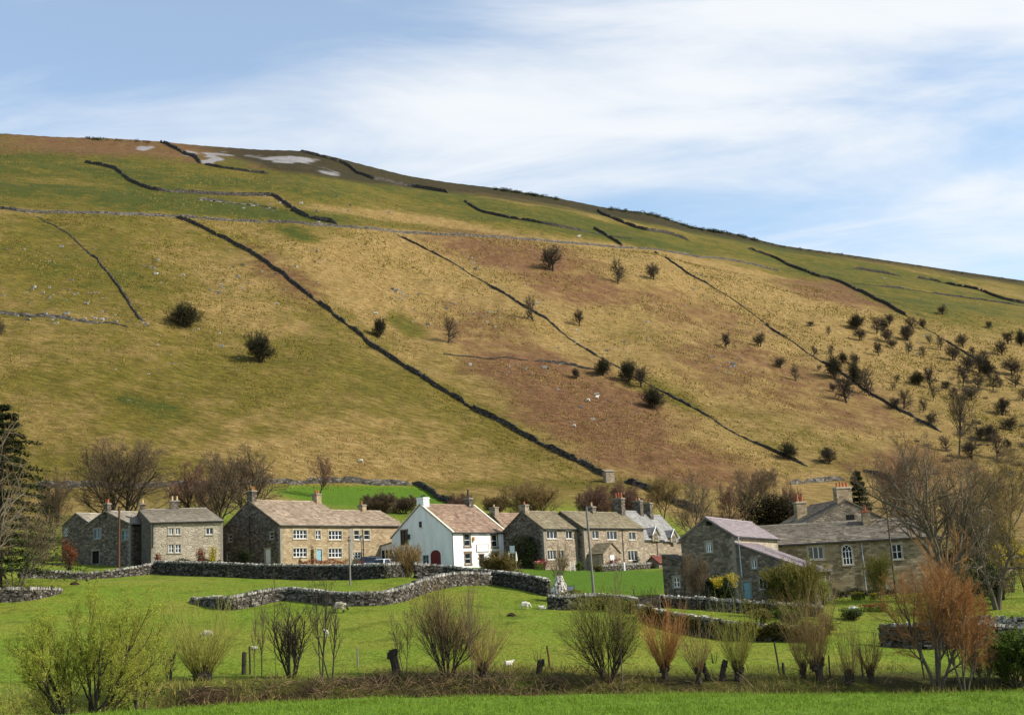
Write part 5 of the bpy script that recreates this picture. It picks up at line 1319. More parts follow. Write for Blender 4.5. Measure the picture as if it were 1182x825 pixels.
# far left
p = drop(-2, 118); T, C = conifer_mb(41, at(-2, 462, 118)[2]-p[2], 195*mpp(118), 30000, .26, 20, .16); plant('conifer', 'tall dark conifer with layered boughs at the left edge', 'tree', p, T, C, BARKD, LF_DARK)
p = drop(-16, 108); T, C = grow(K_tree(max=3, n=[9,7,7], ang=[.95,.8,.75], rat=[.8,.6,.5], start=[.15,.2,.15], rmin=.011, wig=[.08,.17,.22,.24], up=[.02,.04,.02,0]), 43, at(-14, 480, 108)[2]-p[2], 145*mpp(108), .26, 2, .2); plant('bare_tree', 'pale bare tree in front of the tall conifer at the left edge', 'tree', p, T, C, BARKP, TW_PALE)
p = drop(18, 116); T, C = grow(K_tree(max=3, n=[9,8,7], rmin=.012, wig=[.12,.2,.24,.26]), 44, at(18, 592, 116)[2]-p[2], 95*mpp(116), .1, 6, .7); plant('bare_shrub', 'pale tangled thicket under the conifer at the left edge', 'shrub', p, T, C, BARKP, TW_PALE)
# evergreens
p = drop(897, 160); T, C = shrub_mb(51, at(897, 562, 160)[2]-p[2], 92*mpp(160), 22000, .28, 16); plant('yew_tree', 'broad dark yew bush behind the barn and manor roofs', 'tree', p, T, C, BARKD, LF_BRONZE)
p = drop(1003, 168); T, C = conifer_mb(52, at(1003, 541, 168)[2]-p[2], 46*mpp(168), 15000, .30, 14, .10); plant('conifer', 'small dark conifer rising beside the big manor chimney', 'tree', p, T, C, BARKD, LF_DARK)
p = at(606, 656, 165); p[2] = float(ground(p[0], p[1])); T, C = shrub_mb(53, at(606, 615, 165)[2]-p[2], 40*mpp(165), 7000, .2, 12); plant('evergreen_bush', 'round dark evergreen bush between the inn and the row', 'bush', p, T, C, BARKD, LF_DARK)
p = drop(1134, 118); T, C = shrub_mb(54, at(1134, 566, 118)[2]-p[2], 62*mpp(118), 8000, .2, 12); plant('ivy_tree', 'dark ivy-clad tree stump behind the tangled pale branches', 'tree', p, T, C, BARKD, LF_IVY)
# ------------------------------------------------------------------ hawthorns on the hillside
KH = K_tree(max=3, n=[11,9,8], ang=[.9,.8,.75], rat=[.85,.6,.55], start=[.22,.15,.1], wig=[.16,.2,.24,.25], up=[.04,.05,.03,.02], rmin=.017, seg=[4,4,3,2], crown=2)
HAW = []
for i in range(7):
    T, C = grow(KH, 200+i, 1.0, [.95,.8,1.15,.7,1.0,1.25,.85][i], .16, [1,1,2,1,2,3,1][i], .35, L0=2.2)
    HAW.append((T.mesh('hawthorn_trunk', BARKD), C.mesh('hawthorn_crown', [TW_DARK, TW_DARK, TW_DARK, TW_BROWN, TW_DARK, TW_DARK, TW_DARK][i])))
# denser, roundish thorn bushes (already in dark leaf)
for i in range(2):
    T, C = shrub_mb(220+i, 1.0, [1.35, 1.0][i], 850, .065, 10)
    T2, C2 = grow(KH, 240+i, 1.0, [1.3, .95][i], .12, 4, .6, L0=2.2)
    n = len(C.v); C.v += C2.v; C.f += [tuple(a+n for a in f) for f in C2.f]; C.r += C2.r; C.m += [0]*len(C2.f)
    HAW.append((T2.mesh('hawthorn_trunk', BARKD), C.mesh('hawthorn_crown', leaf_mat('thorn_leaves_%d' % i, (0.060,0.058,0.024), (0.022,0.020,0.012)))))
_hr = random.Random(77)
def hawthorn(px, py, h, w, label, var=None, group='hawthorns on the hillside'):
    p = hit(px, py, 150); var = _hr.randrange(7) if var is None else var
    H = h*mpp(p[1])*1.12; asp = [.95,.8,1.15,.7,1.0,1.25,.85,1.35,1.0][var]; Wd = max(w, h*.6)*mpp(p[1])*1.1
    r = empty('hawthorn', tuple(p), _hr.uniform(0, 6.28)); r.scale = (Wd/asp, Wd/asp, H); tag(r, label, 'tree', group)
    for nm, me in zip(('trunk', 'crown'), HAW[var]): link(bpy.data.objects.new(nm, me), r)
LONE = [
 (213,378,27,38,'broad dark rounded thorn bush standing alone on the left of the hill',7),(300,418,31,32,'lone dark thorn tree on the left slope, below the rounded bush',8),(1,387,18,14,'thorn bush cut by the left edge of the picture, halfway up the hill',0),
 (438,389,21,16,'compact dark thorn touching the upper side of the long dark wall',8),(517,396,29,24,'leaning thorn tree with a bare stem between the long wall and the first broken wall',3),
 (616,371,29,16,'narrow upright thorn tree just left of the broken wall',3),(669,376,17,14,'small thin thorn right of the broken wall, near the narrow upright one',1),
 (637,313,29,26,'leftmost of the three lone trees under the shoulder wall',2),(713,328,29,27,'middle of the three lone trees under the shoulder wall',0),(755,323,18,18,'smallest and rightmost of the three lone trees under the shoulder wall',4),
 (696,433,18,22,'dark bush beside the ruined wall, highest of the group astride the broken wall',7),(725,441,23,20,'taller left half of the touching pair of thorns by the broken wall',8),(740,447,22,20,'looser right half of the touching pair of thorns by the broken wall',4),(755,472,23,30,'wide thorn bush, lowest of the group beside the broken wall',7),(803/2.814+380,190+697/2.814,12,10,'tiny reddish thorn left of the ruined wall end in the bracken',5),
 (838,402,17,11,'small thin thorn, leftmost of the pair high between the two broken walls',1),(877,400,15,15,'spreading small thorn, right one of the pair high between the two broken walls',2),
 (911,530,18,22,'round dark green thorn at the foot of the slope beside the broken wall end',7),(957.5,535,17,19,'bare low thorn at the foot of the slope, right of the round green one',5),
 (1088,363,10,11,'lone little thorn high on the green slope right of the thick dark wall',2),(1142,380,9,9,'tiny thorn high on the green slope near the right edge',1),
]
for px, py, h_, w_, lab, v in LONE: hawthorn(px, py, h_, w_, lab, v, None if px < 700 else 'hawthorns on the hillside')
CL = [
 ('thorns just left of the second broken wall', [(901,425,12,14),(919,440,18,14),(936,377,6,9)]),
 ('thorns under the end of the thick dark wall', [(957,387,10,8),(988.5,380,16,19),(993,393,14,14),(1012,385,18,17),(1020,381,13,12),(1027,375,12,12),(1024,395,17,13),(1030,402,11,11),(1014,411,16,10),(1047,393,17,16),(1048,409,16,11),(1054,380,13,14),(1066,380,12,9)]),
 ('thorns on open grass right of the wall-end cluster', [(1067,412,12,12),(1074,397,10,8),(1085,404,16,10)]),
 ('thorns astride the second broken wall', [(939,411,12,12),(945,428,7,8),(958,409,10,9),(962,452,10,9),(964,437,25,19),(973.5,419,12,10),(977,465,28,21),(987,421,13,10),(988,444,25,17),(1005,457,31,21)]),
 ('thorns scattered below the second broken wall', [(1030,450,7,8),(1035,442,9,10),(1034,472,13,13),(1043,472,21,22),(1060,444,14,18),(1065,476,14,12),(1073,448,23,11),(1075,491,14,12),(1077,462,17,10)]),
 ('thorns of the thicket on the right slope', [(1093,449,9,10),(1101,416,17,15),(1101,461,13,14),(1111,446,22,15),(1112,401,14,14),(1118,431,20,18),(1121,462,14,16),(1123,410,9,8),(1129,450,16,14),(1131,431,22,18),(1135,416,11,12),(1141,435,18,16),(1146,450,20,18),(1154,448,14,12)]),
 ('thorns along the right edge of the hill', [(1157,410,15,15),(1163,397,13,14),(1169,433,18,21),(1179,400,18,12),(1180,463,14,11),(1172,447,14,14)]),
 ('thorns low on the slope beneath the thicket', [(1131,508,15,13),(1146,510,18,16),(1150,528,25,20),(1157,479,18,16),(1163,517,10,10),(1166,497,15,18),(1092,520,16,14),(1122,530,20,20)]),
]
ORD = ['first','second','third','fourth','fifth','sixth','seventh','eighth','ninth','tenth','eleventh','twelfth','thirteenth','fourteenth']
for phrase, lst in CL:
    lst = sorted(lst); n = len(lst)
    for i, (px, py, h_, w_) in enumerate(lst):
        pos = 'leftmost' if i == 0 else ('rightmost' if i == n-1 else ORD[i]+' from the left')
        hawthorn(px, py, h_*1.0, w_*1.1, '%s of the %s' % (pos, phrase), _hr.choice((0,1,2,3,4,5,6,7,2,4)))
# dark scrub along the far crest
def crest():
    rg = random.Random(9); mb = MB()
    for x0, x1, n, hh in ((98,140,20,2.2),(150,186,9,1.8),(570,645,60,2.8),(700,800,60,3.0),(800,875,60,3.2),(875,1000,36,2.0),(1000,1180,30,1.8)):
        for i in range(n):
            px = rg.uniform(x0, x1); py = np.interp(px, [q[0] for q in SKYL], [q[1] for q in SKYL])+rg.uniform(0.8, 3.0); p = hit(px, py, 400)
            if p[1] > 1090: continue
            r = rg.uniform(.5, 1.0)*hh; lump(mb, (p[0], p[1], p[2]+r*.35), (r*1.1, r*.9, r*.6), 60, r*.3, rg, 0, .4)
    o = mb.build('distant_scrub', LF_DARK); tag(o, 'dark line of far-off scrub and low trees along the moor crest', 'scrub', None, 'stuff')
crest()

def thicket():
    rg = random.Random(15); mb = MB()
    for i in range(90):
        px, py = rg.choice(((rg.gauss(1110,26), rg.gauss(505,16)), (rg.gauss(1165,20), rg.gauss(520,18)), (rg.gauss(1120,22), rg.gauss(440,12))))
        if py > 560 or px > 1230: continue
        p = hit(px, py, 200); s_ = rg.uniform(1.0, 2.2)
        for k in range(70):
            a = rg.uniform(0,6.28); e = rg.uniform(.2,1.5); l = s_*rg.uniform(.5,1.2); o = (p[0]+rg.gauss(0,s_*.5), p[1]+rg.gauss(0,s_*.5), p[2])
            twig(mb, [o, (o[0]+cos(a)*cos(e)*l*.6, o[1]+sin(a)*cos(e)*l*.6, o[2]+sin(e)*l*.6), (o[0]+cos(a)*cos(e)*l, o[1]+sin(a)*cos(e)*l, o[2]+sin(e)*l)], .035, .012, rg.random())
    tag(mb.build('thorn_scrub', twig_mat('grey_scrub_twigs', (0.12,0.10,0.07), (0.05,0.042,0.03))), 'grey undergrowth of thorn and briar on the right of the hill', 'scrub', None, 'stuff')
thicket()
def tussocks():
    rg = np.random.RandomState(12); n = 330000
    y = rg.uniform(240, 640, n)**1.0; t = rg.uniform(-.47, .47, n); x = t*y; s_ = -x*HS + y*HC; k = (s_ > S_TOE-5) & (rg.rand(n) < np.clip(.30+2.2*fbm(x*.05, y*.05, 4)+1.2*fbm(x*.4, y*.4, 2), 0.02, 1)*np.clip(480/y, .4, 1)); x, y = x[k], y[k]; n = len(x)
    z = ground(x, y); qx, qy = proj(np.stack([x, y, z], -1)); k = (qy > np.interp(qx, [0,205,480,840,1000,1182], [241,249,268,298,330,356])) | (rg.rand(n) < .22); x, y, z = x[k], y[k], z[k]; n = len(x)
    h = rg.uniform(.18, .55, n)*np.clip(y/380, .7, 1.3); w = rg.uniform(.25, .6, n)*np.clip(y/380, .7, 1.3); a = rg.uniform(0, 6.283, n); b = rg.uniform(0, 6.283, n); q = h*rg.uniform(0, .8, n)
    tri = np.stack([np.stack([x-np.cos(a)*w*.5, y-np.sin(a)*w*.5, z-.08], -1), np.stack([x+np.cos(a)*w*.5, y+np.sin(a)*w*.5, z-.08], -1), np.stack([x+np.cos(b)*q, y+np.sin(b)*q, z+h], -1)], 1)
    me = bpy.data.meshes.new('hill_tussocks'); me.vertices.add(n*3); me.vertices.foreach_set('co', tri.reshape(-1).astype(np.float32)); me.loops.add(n*3); me.loops.foreach_set('vertex_index', np.arange(n*3, dtype=np.int32)); me.polygons.add(n); me.polygons.foreach_set('loop_start', np.arange(0, n*3, 3, dtype=np.int32)); me.update(calc_edges=True)
    at_ = me.attributes.new('rnd', 'FLOAT', 'FACE'); px, py = proj(np.stack([x, y, z], -1)); left = sstep(8, -8, px-np.interp(py, [250,310,380,420,550], [205,340,430,470,710]))
    at_.data.foreach_set('value', np.clip(rg.rand(n)*.7+.35*(fbm(x*.02, y*.02, 3)+.5)-.22*left, 0, 1).astype(np.float32))
    M = Mat('tussock_grass', 0.9, 0.1); M.color(M.ramp(M.attr('rnd'), [(0.0, (0.070,0.066,0.010)), (0.4, (0.18,0.135,0.028)), (0.8, (0.33,0.235,0.062)), (1.0, (0.43,0.32,0.10))])); me.materials.append(M.m)
    tag(link(bpy.data.objects.new('hill_tussocks', me)), 'dry tussock grass covering the hillside', 'grass', None, 'stuff')
tussocks()
# ------------------------------------------------------------------ willows and alders along the beck
def fpos(px, D, py=785):
    if 67 < D < 80: D += 3.0
    v = ray(px, py); x = v[0]/v[1]*D; return np.array([x, D, float(ground(x, D))])
def size(p, px, top, wpx): return at(px, top, p[1])[2]-p[2], wpx*mpp(p[1])
def pol(label, px, D, top, wpx, seed, th, tr, ns, tm, cm, heads=1, leaves=0, lf=None, twigs=5, lean=0, group='pollard willows along the beck', sr=.0125):
    p = fpos(px, D); H, Wd = size(p, px, top, wpx)
    T, C = pollard(seed, H, Wd, th*.52, tr*.95, int(ns*1.3), twigs=twigs, heads=heads, leaves=leaves, lean=lean, shoot_r=sr)
    return plant('pollard_willow', label, 'tree', p, T, C, tm, [cm, lf or LF_BUD], 0, group)
KW = K_tree(max=4, n=[9,8,7,6], ang=[.65,.65,.7,.6], rat=[.6,.55,.5,.5], start=[.25,.2,.15,.1], rmin=.0042, seg=[5,5,4,3,3], crown=2, leaves=6, leaf=.055, wig=[.09,.13,.17,.2,.22])
# 1 the big yellow-green willow
p = fpos(98, 58.5, 812); T, C = grow(KW, 61, *size(p, 90, 686, 150), .16, 5, .75); plant('willow', 'large yellow-green willow with several spreading dark stems at the lower left', 'tree', p, T, C, BARKD, [TW_GREEN, LF_BUD])
p = fpos(164, 64, 800); T, C = grow(dict(KW, leaves=2), 62, *size(p, 172, 700, 82), .10, 3, .4); plant('willow', 'smaller yellow-green willow with two leaning stems right of the large one', 'tree', p, T, C, BARKD, [TW_GREEN, LF_BUD])
pol('bushy pollard willow with upright green and red shoots in front of a sheep', 238, 70, 694, 82, 63, .55, .34, 130, BARKD, TW_GREEN, 2, 1)
KS = K_tree(max=3, n=[9,6,5], ang=[.5,.5,.5], rat=[.4,.5,.5], start=[.3,.2,.15], rmin=.006, seg=[6,4,3,3], wig=[.03,.1,.15,.2], crown=1)
def sapling(label, px, D, top, wpx, seed, r0, tm=BARK, cm=TW_BROWN, stems=1, K=KS, spread=.1, group=None, **k):
    p = fpos(px, D); T, C = grow(dict(K, **k), seed, *size(p, px, top, wpx), r0, stems, spread); return plant('young_tree', label, 'tree', p, T, C, tm, [cm, LF_BUD], 0, group)
sapling('thin young tree, left of two slim stems beside the black fence posts', 293, 71, 697, 14, 64, .045, BARKP, TW_PALE)
sapling('thin young tree, right of two slim stems beside the black fence posts', 302, 71.5, 690, 18, 65, .05, BARKP, TW_PALE)
sapling('tall straight black pole-like young tree left of the dark twiggy alder', 318, 69, 640, 10, 66, .06, BARKD, TW_DARK, n=[5,4,3])
sapling('dense dark twiggy alder bush with many upright stems', 337, 71, 694, 58, 67, .07, BARKD, TW_DARK, 7, K_tree(max=3, n=[9,6,5], ang=[.5,.5,.55], rat=[.5,.5,.5], start=[.2,.2,.15], rmin=.006, seg=[5,4,3,3]), .28)
sapling('tall bare young alder with twin dark stems and one long side branch', 371, 70, 645, 40, 68, .085, BARKD, TW_DARK, 2, K_tree(max=3, n=[8,6,5], ang=[.6,.55,.55], rat=[.45,.5,.5], start=[.35,.2,.15], rmin=.0065, seg=[6,4,3,3], wig=[.03,.1,.15,.2]), .08)
sapling('slim leaning bare tree joined at the foot with the twin-stemmed alder', 382, 70.5, 690, 46, 69, .06, BARKD, TW_DARK, 2, KS, .45)
sapling('small pale silvery sapling beside a rough dark stump', 468, 72, 704, 36, 70, .035, BARKP, TW_PALE, 2, KS, .2)
KM = K_tree(max=3, n=[10,8,6], ang=[.5,.55,.55], rat=[.6,.55,.5], start=[.2,.2,.15], rmin=.0052, seg=[5,4,3,3], wig=[.06,.1,.15,.2])
sapling('large bare alder fanning out from one foot in the middle of the bank', 517, 71, 676, 92, 71, .065, BARKD, TW_GOLD, 13, KM, .62)
sapling('tall thin pale-stemmed birch between the fan-shaped alder and the small pollard', 546, 69.5, 655, 26, 72, .05, BARKP, TW_PALE, 2, KS, .06)
pol('small pollard willow with brown shoots right of the fan-shaped alder', 558, 71, 694, 66, 73, 1.0, .22, 60, BARKD, TW_GOLD)
sapling('wide bushy grey-green willow with a pale thin stem in its middle', 702, 71, 686, 96, 74, .06, BARKD, TW_GREEN, 14, KM, .62, leaves=1, leaf=.05)
sapling('tall pale thin birch growing out of the wide grey-green willow', 718, 70, 640, 28, 75, .05, BARKP, TW_PALE, 1, KS, .05)
pol('pollard willow with a swollen head and bright orange shoots before the lane wall', 768, 72, 694, 58, 76, 1.15, .24, 110, BARKD, TW_ORANGE)
pol('slim pollard willow with sparse brown shoots right of the orange one', 807, 71, 703, 46, 77, 1.2, .2, 45, BARKD, TW_GOLD)
pol('thick black-stumped pollard willow with yellow-green shoots', 853, 71.5, 690, 58, 78, 1.25, .30, 85, BARKD, TW_GREEN, 1, 1)
pol('short pollard willow, left of the touching pair with tall brown shoots', 928, 72, 702, 40, 79, 1.1, .22, 50, BARKD, TW_GOLD)
pol('taller pollard willow, right of the touching pair with tall brown shoots', 947, 71.5, 664, 62, 80, 1.4, .26, 100, BARKD, TW_GOLD, 2, 1)
pol('squat leaning pollard willow with thin shoots right of the touching pair', 979, 71, 722, 40, 81, .9, .26, 40, BARKD, TW_GOLD, lean=.35)
pol('neat small pollard willow with a straight black trunk left of the big orange willow', 1006, 71.5, 716, 44, 82, 1.25, .18, 50, BARKD, TW_GOLD)
KO = K_tree(max=4, n=[9,8,8,7], ang=[.55,.55,.55,.5], rat=[.62,.55,.5,.5], start=[.22,.2,.15,.1], rmin=.0062, seg=[5,5,4,3,3], crown=2, wig=[.06,.09,.13,.16,.18], up=[.04,.05,.05,.04,.04])
p = fpos(1082, 71); T, C = grow(KO, 83, *size(p, 1070, 628, 118), .15, 4, .5); plant('willow', 'big feathery orange-twigged willow at the right, the taller left one', 'tree', p, T, C, BARK, TW_ORANGE)
p = fpos(1112, 70); T, C = grow(KO, 84, *size(p, 1116, 650, 80), .13, 3, .42); plant('willow', 'orange-twigged willow with pale forked stems right of the taller one', 'tree', p, T, C, BARKP, TW_ORANGE)
p = fpos(1174, 71); T, C = grow(K_tree(max=3, n=[9,8,7], ang=[.6,.6,.6], rat=[.6,.5,.5], start=[.2,.15,.1], rmin=.0065, seg=[4,4,3,3], leaves=8, leaf=.10, crown=2), 85, *size(p, 1172, 728, 64), .07, 8, .7); plant('willow', 'low willow bush in fresh green leaf at the right edge of the bank', 'bush', p, T, C, BARK, [TW_GREEN, LF_GREEN])
sapling('bare grey shrub just left of the fresh green willow bush', 1138, 71, 735, 46, 86, .05, BARKP, TW_GOLD, 7, KM, .6)
sapling('thin pale bare sapling standing at the lower left edge', 11, 60, 768, 6, 87, .04, BARKP, TW_PALE, n=[2,2,2])
sapling('sparse dark brushy sapling between pollard and small willow', 196, 70, 745, 22, 88, .04, BARKD, TW_BROWN, 3, KS, .3)
p = fpos(646, 116.5, 690); T, C = grow(KM, 89, *size(p, 646, 626, 30), .10, 3, .22); plant('young_tree', 'bare forked tree growing out of the cone of bleached stones', 'tree', p, T, C, BARKP, TW_GOLD)
# stumps
def stump(label, px, D, h, w, seed, heads=1):
    rg = random.Random(seed); p = fpos(px, D); mb = MB()
    for k in range(heads):
        ox = (k-(heads-1)/2)*w*2.0; lean = rg.uniform(-.25,.25)+(k-.5)*.5*(heads > 1)
        mb.tube([(ox,0,-.3),(ox+lean*h*.4,0,h*.4),(ox+lean*h*.8,0.05,h*.75),(ox+lean*h,0.05,h)], [w*.62,w*.5,w*.52,w*.38], 9)
        for i in range(10): a = rg.uniform(0,6.28); mb.box((ox+lean*h*.9+cos(a)*w*.4, sin(a)*w*.4, h*rg.uniform(.7,1.0)), w*.35, w*.35, w*.5, .4, 0, None, w*.12, rg)
    st = mb.build('tree_stump', BARKD); st.location = p; tag(st, label, 'stump')
    sm = MB()
    for i in range(12):
        a = rg.uniform(0,6.28); l = rg.uniform(.3,.9); twig(sm, [(cos(a)*w*.3, sin(a)*w*.3, h*.9), (cos(a)*w*.8, sin(a)*w*.8, h*.9+l)], .014, .005, .5)
    sm.build('shoots', TW_BROWN, st)
stump('rough dark stump standing in front of the silvery sapling', 459, 71.5, 1.55, .5, 1)
stump('small dark stump left of the red-brown leaning post', 622, 73, .8, .38, 2)
stump('forked black stump left of the thick black-stumped pollard', 826, 71.5, 1.1, .34, 3, 2)
# brambles, dead wood and rank grass of the beck bank
def brush():
    rg = random.Random(4); mb = MB(); g = MB()
    for i in range(8500):
        px = rg.choice((rg.uniform(-40,1222), rg.uniform(150,720), rg.uniform(360,720))); v = ray(px, 790)
        if rg.random() > (.35 if px < 150 else (.75 if px < 360 else (1 if px < 720 else .8))): continue
        D0 = 62+rg.uniform(2.5, 13.5); x = v[0]/v[1]*D0; e = edge_y(x); y = e+rg.uniform(1.5, 12.0); z = float(ground(x, y))
        a = rg.uniform(0, 6.28); l = rg.uniform(.4, 1.5); el = rg.gauss(.35,.35); h = rg.uniform(0,.35)
        d = (cos(a)*cos(el), sin(a)*cos(el), sin(el)); p = (x, y, z+h)
        twig(mb, [p, (p[0]+d[0]*l*.5, p[1]+d[1]*l*.5, p[2]+d[2]*l*.5+l*.08), (p[0]+d[0]*l, p[1]+d[1]*l, p[2]+d[2]*l)], rg.uniform(.008,.022), .005, rg.random()**1.3)
    o = mb.build('dead_brushwood', twig_mat('dead_wood', (0.25,0.165,0.085), (0.03,0.02,0.012))); tag(o, 'tangle of dead brown twigs and brambles on the bank of the beck', 'brushwood', None, 'stuff')
brush()
def grass():
    """blades and tufts: rank on the bank, short on the near strip and field"""
    rg = np.random.RandomState(3)
    def px_g(x, y): return proj(np.stack([x, y, ground(x, y)], -1))[0]
    def blades(n, xs, ys, hmin, hmax, w, lean):
        x = xs; y = ys; z = ground(x, y); h = rg.uniform(hmin, hmax, n); a = rg.uniform(0, 6.283, n); q = rg.uniform(0, lean, n)*h; b = rg.uniform(0, 6.283, n)
        v0 = np.stack([x-np.cos(a)*w*.5, y-np.sin(a)*w*.5, z-.02], -1); v1 = np.stack([x+np.cos(a)*w*.5, y+np.sin(a)*w*.5, z-.02], -1); v2 = np.stack([x+np.cos(b)*q, y+np.sin(b)*q, z+h], -1)
        return np.stack([v0, v1, v2], 1)
    def make(name, tri, rnd, mat, label, cat):
        n = len(tri); me = bpy.data.meshes.new(name); me.vertices.add(n*3); me.vertices.foreach_set('co', tri.reshape(-1).astype(np.float32))
        me.loops.add(n*3); me.loops.foreach_set('vertex_index', np.arange(n*3, dtype=np.int32)); me.polygons.add(n); me.polygons.foreach_set('loop_start', np.arange(0, n*3, 3, dtype=np.int32))
        me.update(calc_edges=True); a = me.attributes.new('rnd', 'FLOAT', 'FACE'); a.data.foreach_set('value', rnd.astype(np.float32)); me.materials.append(mat)
        tag(link(bpy.data.objects.new(name, me)), label, cat, None, 'stuff')
    # near strip: y from 50 to the edge
    n = 150000; px = rg.uniform(-60, 1240, n); ax = np.array([ray(-60, 800)[0]/ray(-60, 800)[1], ray(1240, 800)[0]/ray(1240, 800)[1]]); t = ax[0]+(ax[1]-ax[0])*(px+60)/1300
    y = rg.uniform(47, 66, n); x = t*y; k = y < edge_y(x)+.4; x, y = x[k], y[k]
    cl = fbm(x*.9, y*.9, 3); k = rg.rand(len(x)) < .45+1.6*cl; x, y = x[k], y[k]
    tri = blades(len(x), x, y, .05, .19, .035, .9); make('meadow_grass', tri, np.clip(rg.rand(len(x))*.6+.4*(fbm(x*.5,y*.5,3)+.5), 0, 1), leaf_mat('meadow_blades', (0.23,0.32,0.028), (0.085,0.15,0.012)), 'short bright grass growing on the near bank', 'grass')
    # rank pale grass along the bank
    n = 110000; y0 = rg.uniform(58, 84, n); t = rg.uniform(ax[0], ax[1], n); x = t*y0; e = y0-edge_y(x); cl = fbm(x*.35, y0*.35, 3); k = (e > -.5) & (e < 17) & (rg.rand(n) < .16+2.0*cl+.3*(px_g(x, y0) < 220)); x, y = x[k], y0[k]
    tri = blades(len(x), x, y, .12, .50, .04, 1.0); make('rank_grass', tri, rg.rand(len(x)), leaf_mat('rank_blades', (0.36,0.28,0.075), (0.085,0.115,0.016)), 'rank straw-coloured grass along the bank of the beck', 'grass')
    # tussocks of the sheep field
    n = 140000; y0 = rg.uniform(76, 128, n)**1.0; t = rg.uniform(ax[0], ax[1], n); x = t*y0; cl = fbm(x*.25, y0*.25, 4); k = rg.rand(n) < .30+1.8*cl; x, y = x[k], y0[k]
    tri = blades(len(x), x, y, .03, .14, .05, 1.1); make('pasture_grass', tri, np.clip(rg.rand(len(x))*.5+.5*(fbm(x*.08,y*.08,3)+.5), 0, 1), leaf_mat('pasture_blades', (0.31,0.32,0.036), (0.12,0.165,0.013)), 'grazed tufts of grass in the sheep field', 'grass')
grass()
# ------------------------------------------------------------------ animals, vehicles, posts, garden
def skin_mesh(name, verts, edges, radii, mat, sub=2):
    me = bpy.data.meshes.new(name); me.from_pydata(verts, edges, []); o = bpy.data.objects.new(name, me); COL.objects.link(o)
    m = o.modifiers.new('skin', 'SKIN'); sv = me.skin_vertices[0].data
    for i, r in enumerate(radii): sv[i].radius = (r, r) if isinstance(r, (int, float)) else r
    sv[0].use_root = True
    ss = o.modifiers.new('sub', 'SUBSURF'); ss.levels = sub; ss.render_levels = sub
    bpy.context.view_layer.update(); dg = bpy.context.evaluated_depsgraph_get(); out = bpy.data.meshes.new_from_object(o.evaluated_get(dg)); out.name = name
    bpy.data.objects.remove(o); out.materials.clear(); out.materials.append(mat)
    for p in out.polygons: p.use_smooth = True
    return out
def sheep_mat(name, wool, face):
    M = Mat(name, 0.95, 0.1); P = M.coord(); sp = M.N('ShaderNodeSeparateXYZ'); M.L(P, sp.inputs[0])
    n = M.noise(P, 14, 4, 0.7); c = M.mix(0.6, wool, M.ramp(n, [(0.3, (.6,.58,.52)), (0.7, (1.1,1.1,1.1))]), 'MULTIPLY')
    f = M.math('MAXIMUM', M.rng(sp.outputs[0], .60, .66), M.rng(sp.outputs[2], .27, .21)); M.color(M.mix(f, c, face)); M.bump(n, .8, .04); return M.m
SH_D = sheep_mat('swaledale_fleece', (0.42,0.37,0.28), (0.035,0.030,0.026)); SH_W = sheep_mat('pale_fleece', (0.66,0.62,0.52), (0.52,0.48,0.40))
def sheep_mesh(kind, mat):
    if kind == 'lying':
        v = [(0,0,.27),(-.42,0,.25),(.36,0,.28),(.56,0,.44),(.70,0,.58),(.86,0,.52),(.66,.13,.62),(.66,-.13,.62),(.30,.22,.10),(.56,.22,.07),(-.34,.25,.10),(-.10,.28,.08),(.30,-.22,.10),(.56,-.22,.07),(-.34,-.25,.10),(-.10,-.28,.08)]
        e = [(0,1),(0,2),(2,3),(3,4),(4,5),(4,6),(4,7),(2,8),(8,9),(1,10),(10,11),(2,12),(12,13),(1,14),(14,15)]; r = [.30,.24,.24,.14,.10,.06,.025,.025,.07,.04,.09,.05,.07,.04,.09,.05]
    else:
        hz = {'grazing': ((.52,0,.70),(.70,0,.40),(.82,0,.18)), 'standing': ((.50,0,.84),(.66,0,1.0),(.84,0,.93))}[kind]
        v = [(0,0,.66),(-.44,0,.64),(.36,0,.67),hz[0],hz[1],hz[2],(hz[1][0]-.05,.14,hz[1][2]+.05),(hz[1][0]-.05,-.14,hz[1][2]+.05)]
        e = [(0,1),(0,2),(2,3),(3,4),(4,5),(4,6),(4,7)]; r = [.30,.25,.25,.13,.10,.06,.025,.025]
        for x, p, par in ((.34,.13,2),(-.42,.15,1)):
            for s_ in (1, -1):
                n = len(v); v += [(x, p*s_, .42), (x-(.03 if x < 0 else -.01), p*s_, .22), (x+.01, p*s_, 0.0)]; e += [(par, n), (n, n+1), (n+1, n+2)]; r += [.085 if x > 0 else .10, .045, .04]
    return skin_mesh('sheep', v, e, r, mat)
SM = {(k, m is SH_D): sheep_mesh(k, m) for k in ('grazing','standing','lying') for m in (SH_D, SH_W)}
def sheep(label, px, py, lpx, kind, dark, face, name='sheep', dmin=60, group='sheep and lambs in the field', cat=None):
    p = hit(px, py, dmin); s_ = lpx*mpp(p[1])/1.28
    o = bpy.data.objects.new(name, SM[(kind, dark)]); o.location = p; o.scale = (s_,)*3; o.rotation_euler = (0,0,R(face)); link(o); tag(o, label, cat or name, group); return o
sheep('greyish ewe grazing behind the shoots of the bushy pollard', 240, 739, 16, 'grazing', True, 190)
sheep('white lamb lying beside the two slim stems', 295, 749, 8, 'lying', False, 200, 'lamb')
sheep('cream lamb standing head-on behind the twin-stemmed alder', 376, 735, 11, 'standing', False, 255, 'lamb')
sheep('woolly ewe grazing below the sunlit curving wall', 392, 707, 17, 'grazing', True, -12)
sheep('large pale ewe lying against the bend of the dark wall', 573, 673, 13, 'lying', False, -30)
sheep('white lamb grazing in the middle of the field left of the stone heap', 606, 703, 12, 'grazing', False, -10, 'lamb')
sheep('small white lamb lying close to the end of the ivy-grown wall', 627, 703, 10, 'lying', False, 180, 'lamb')
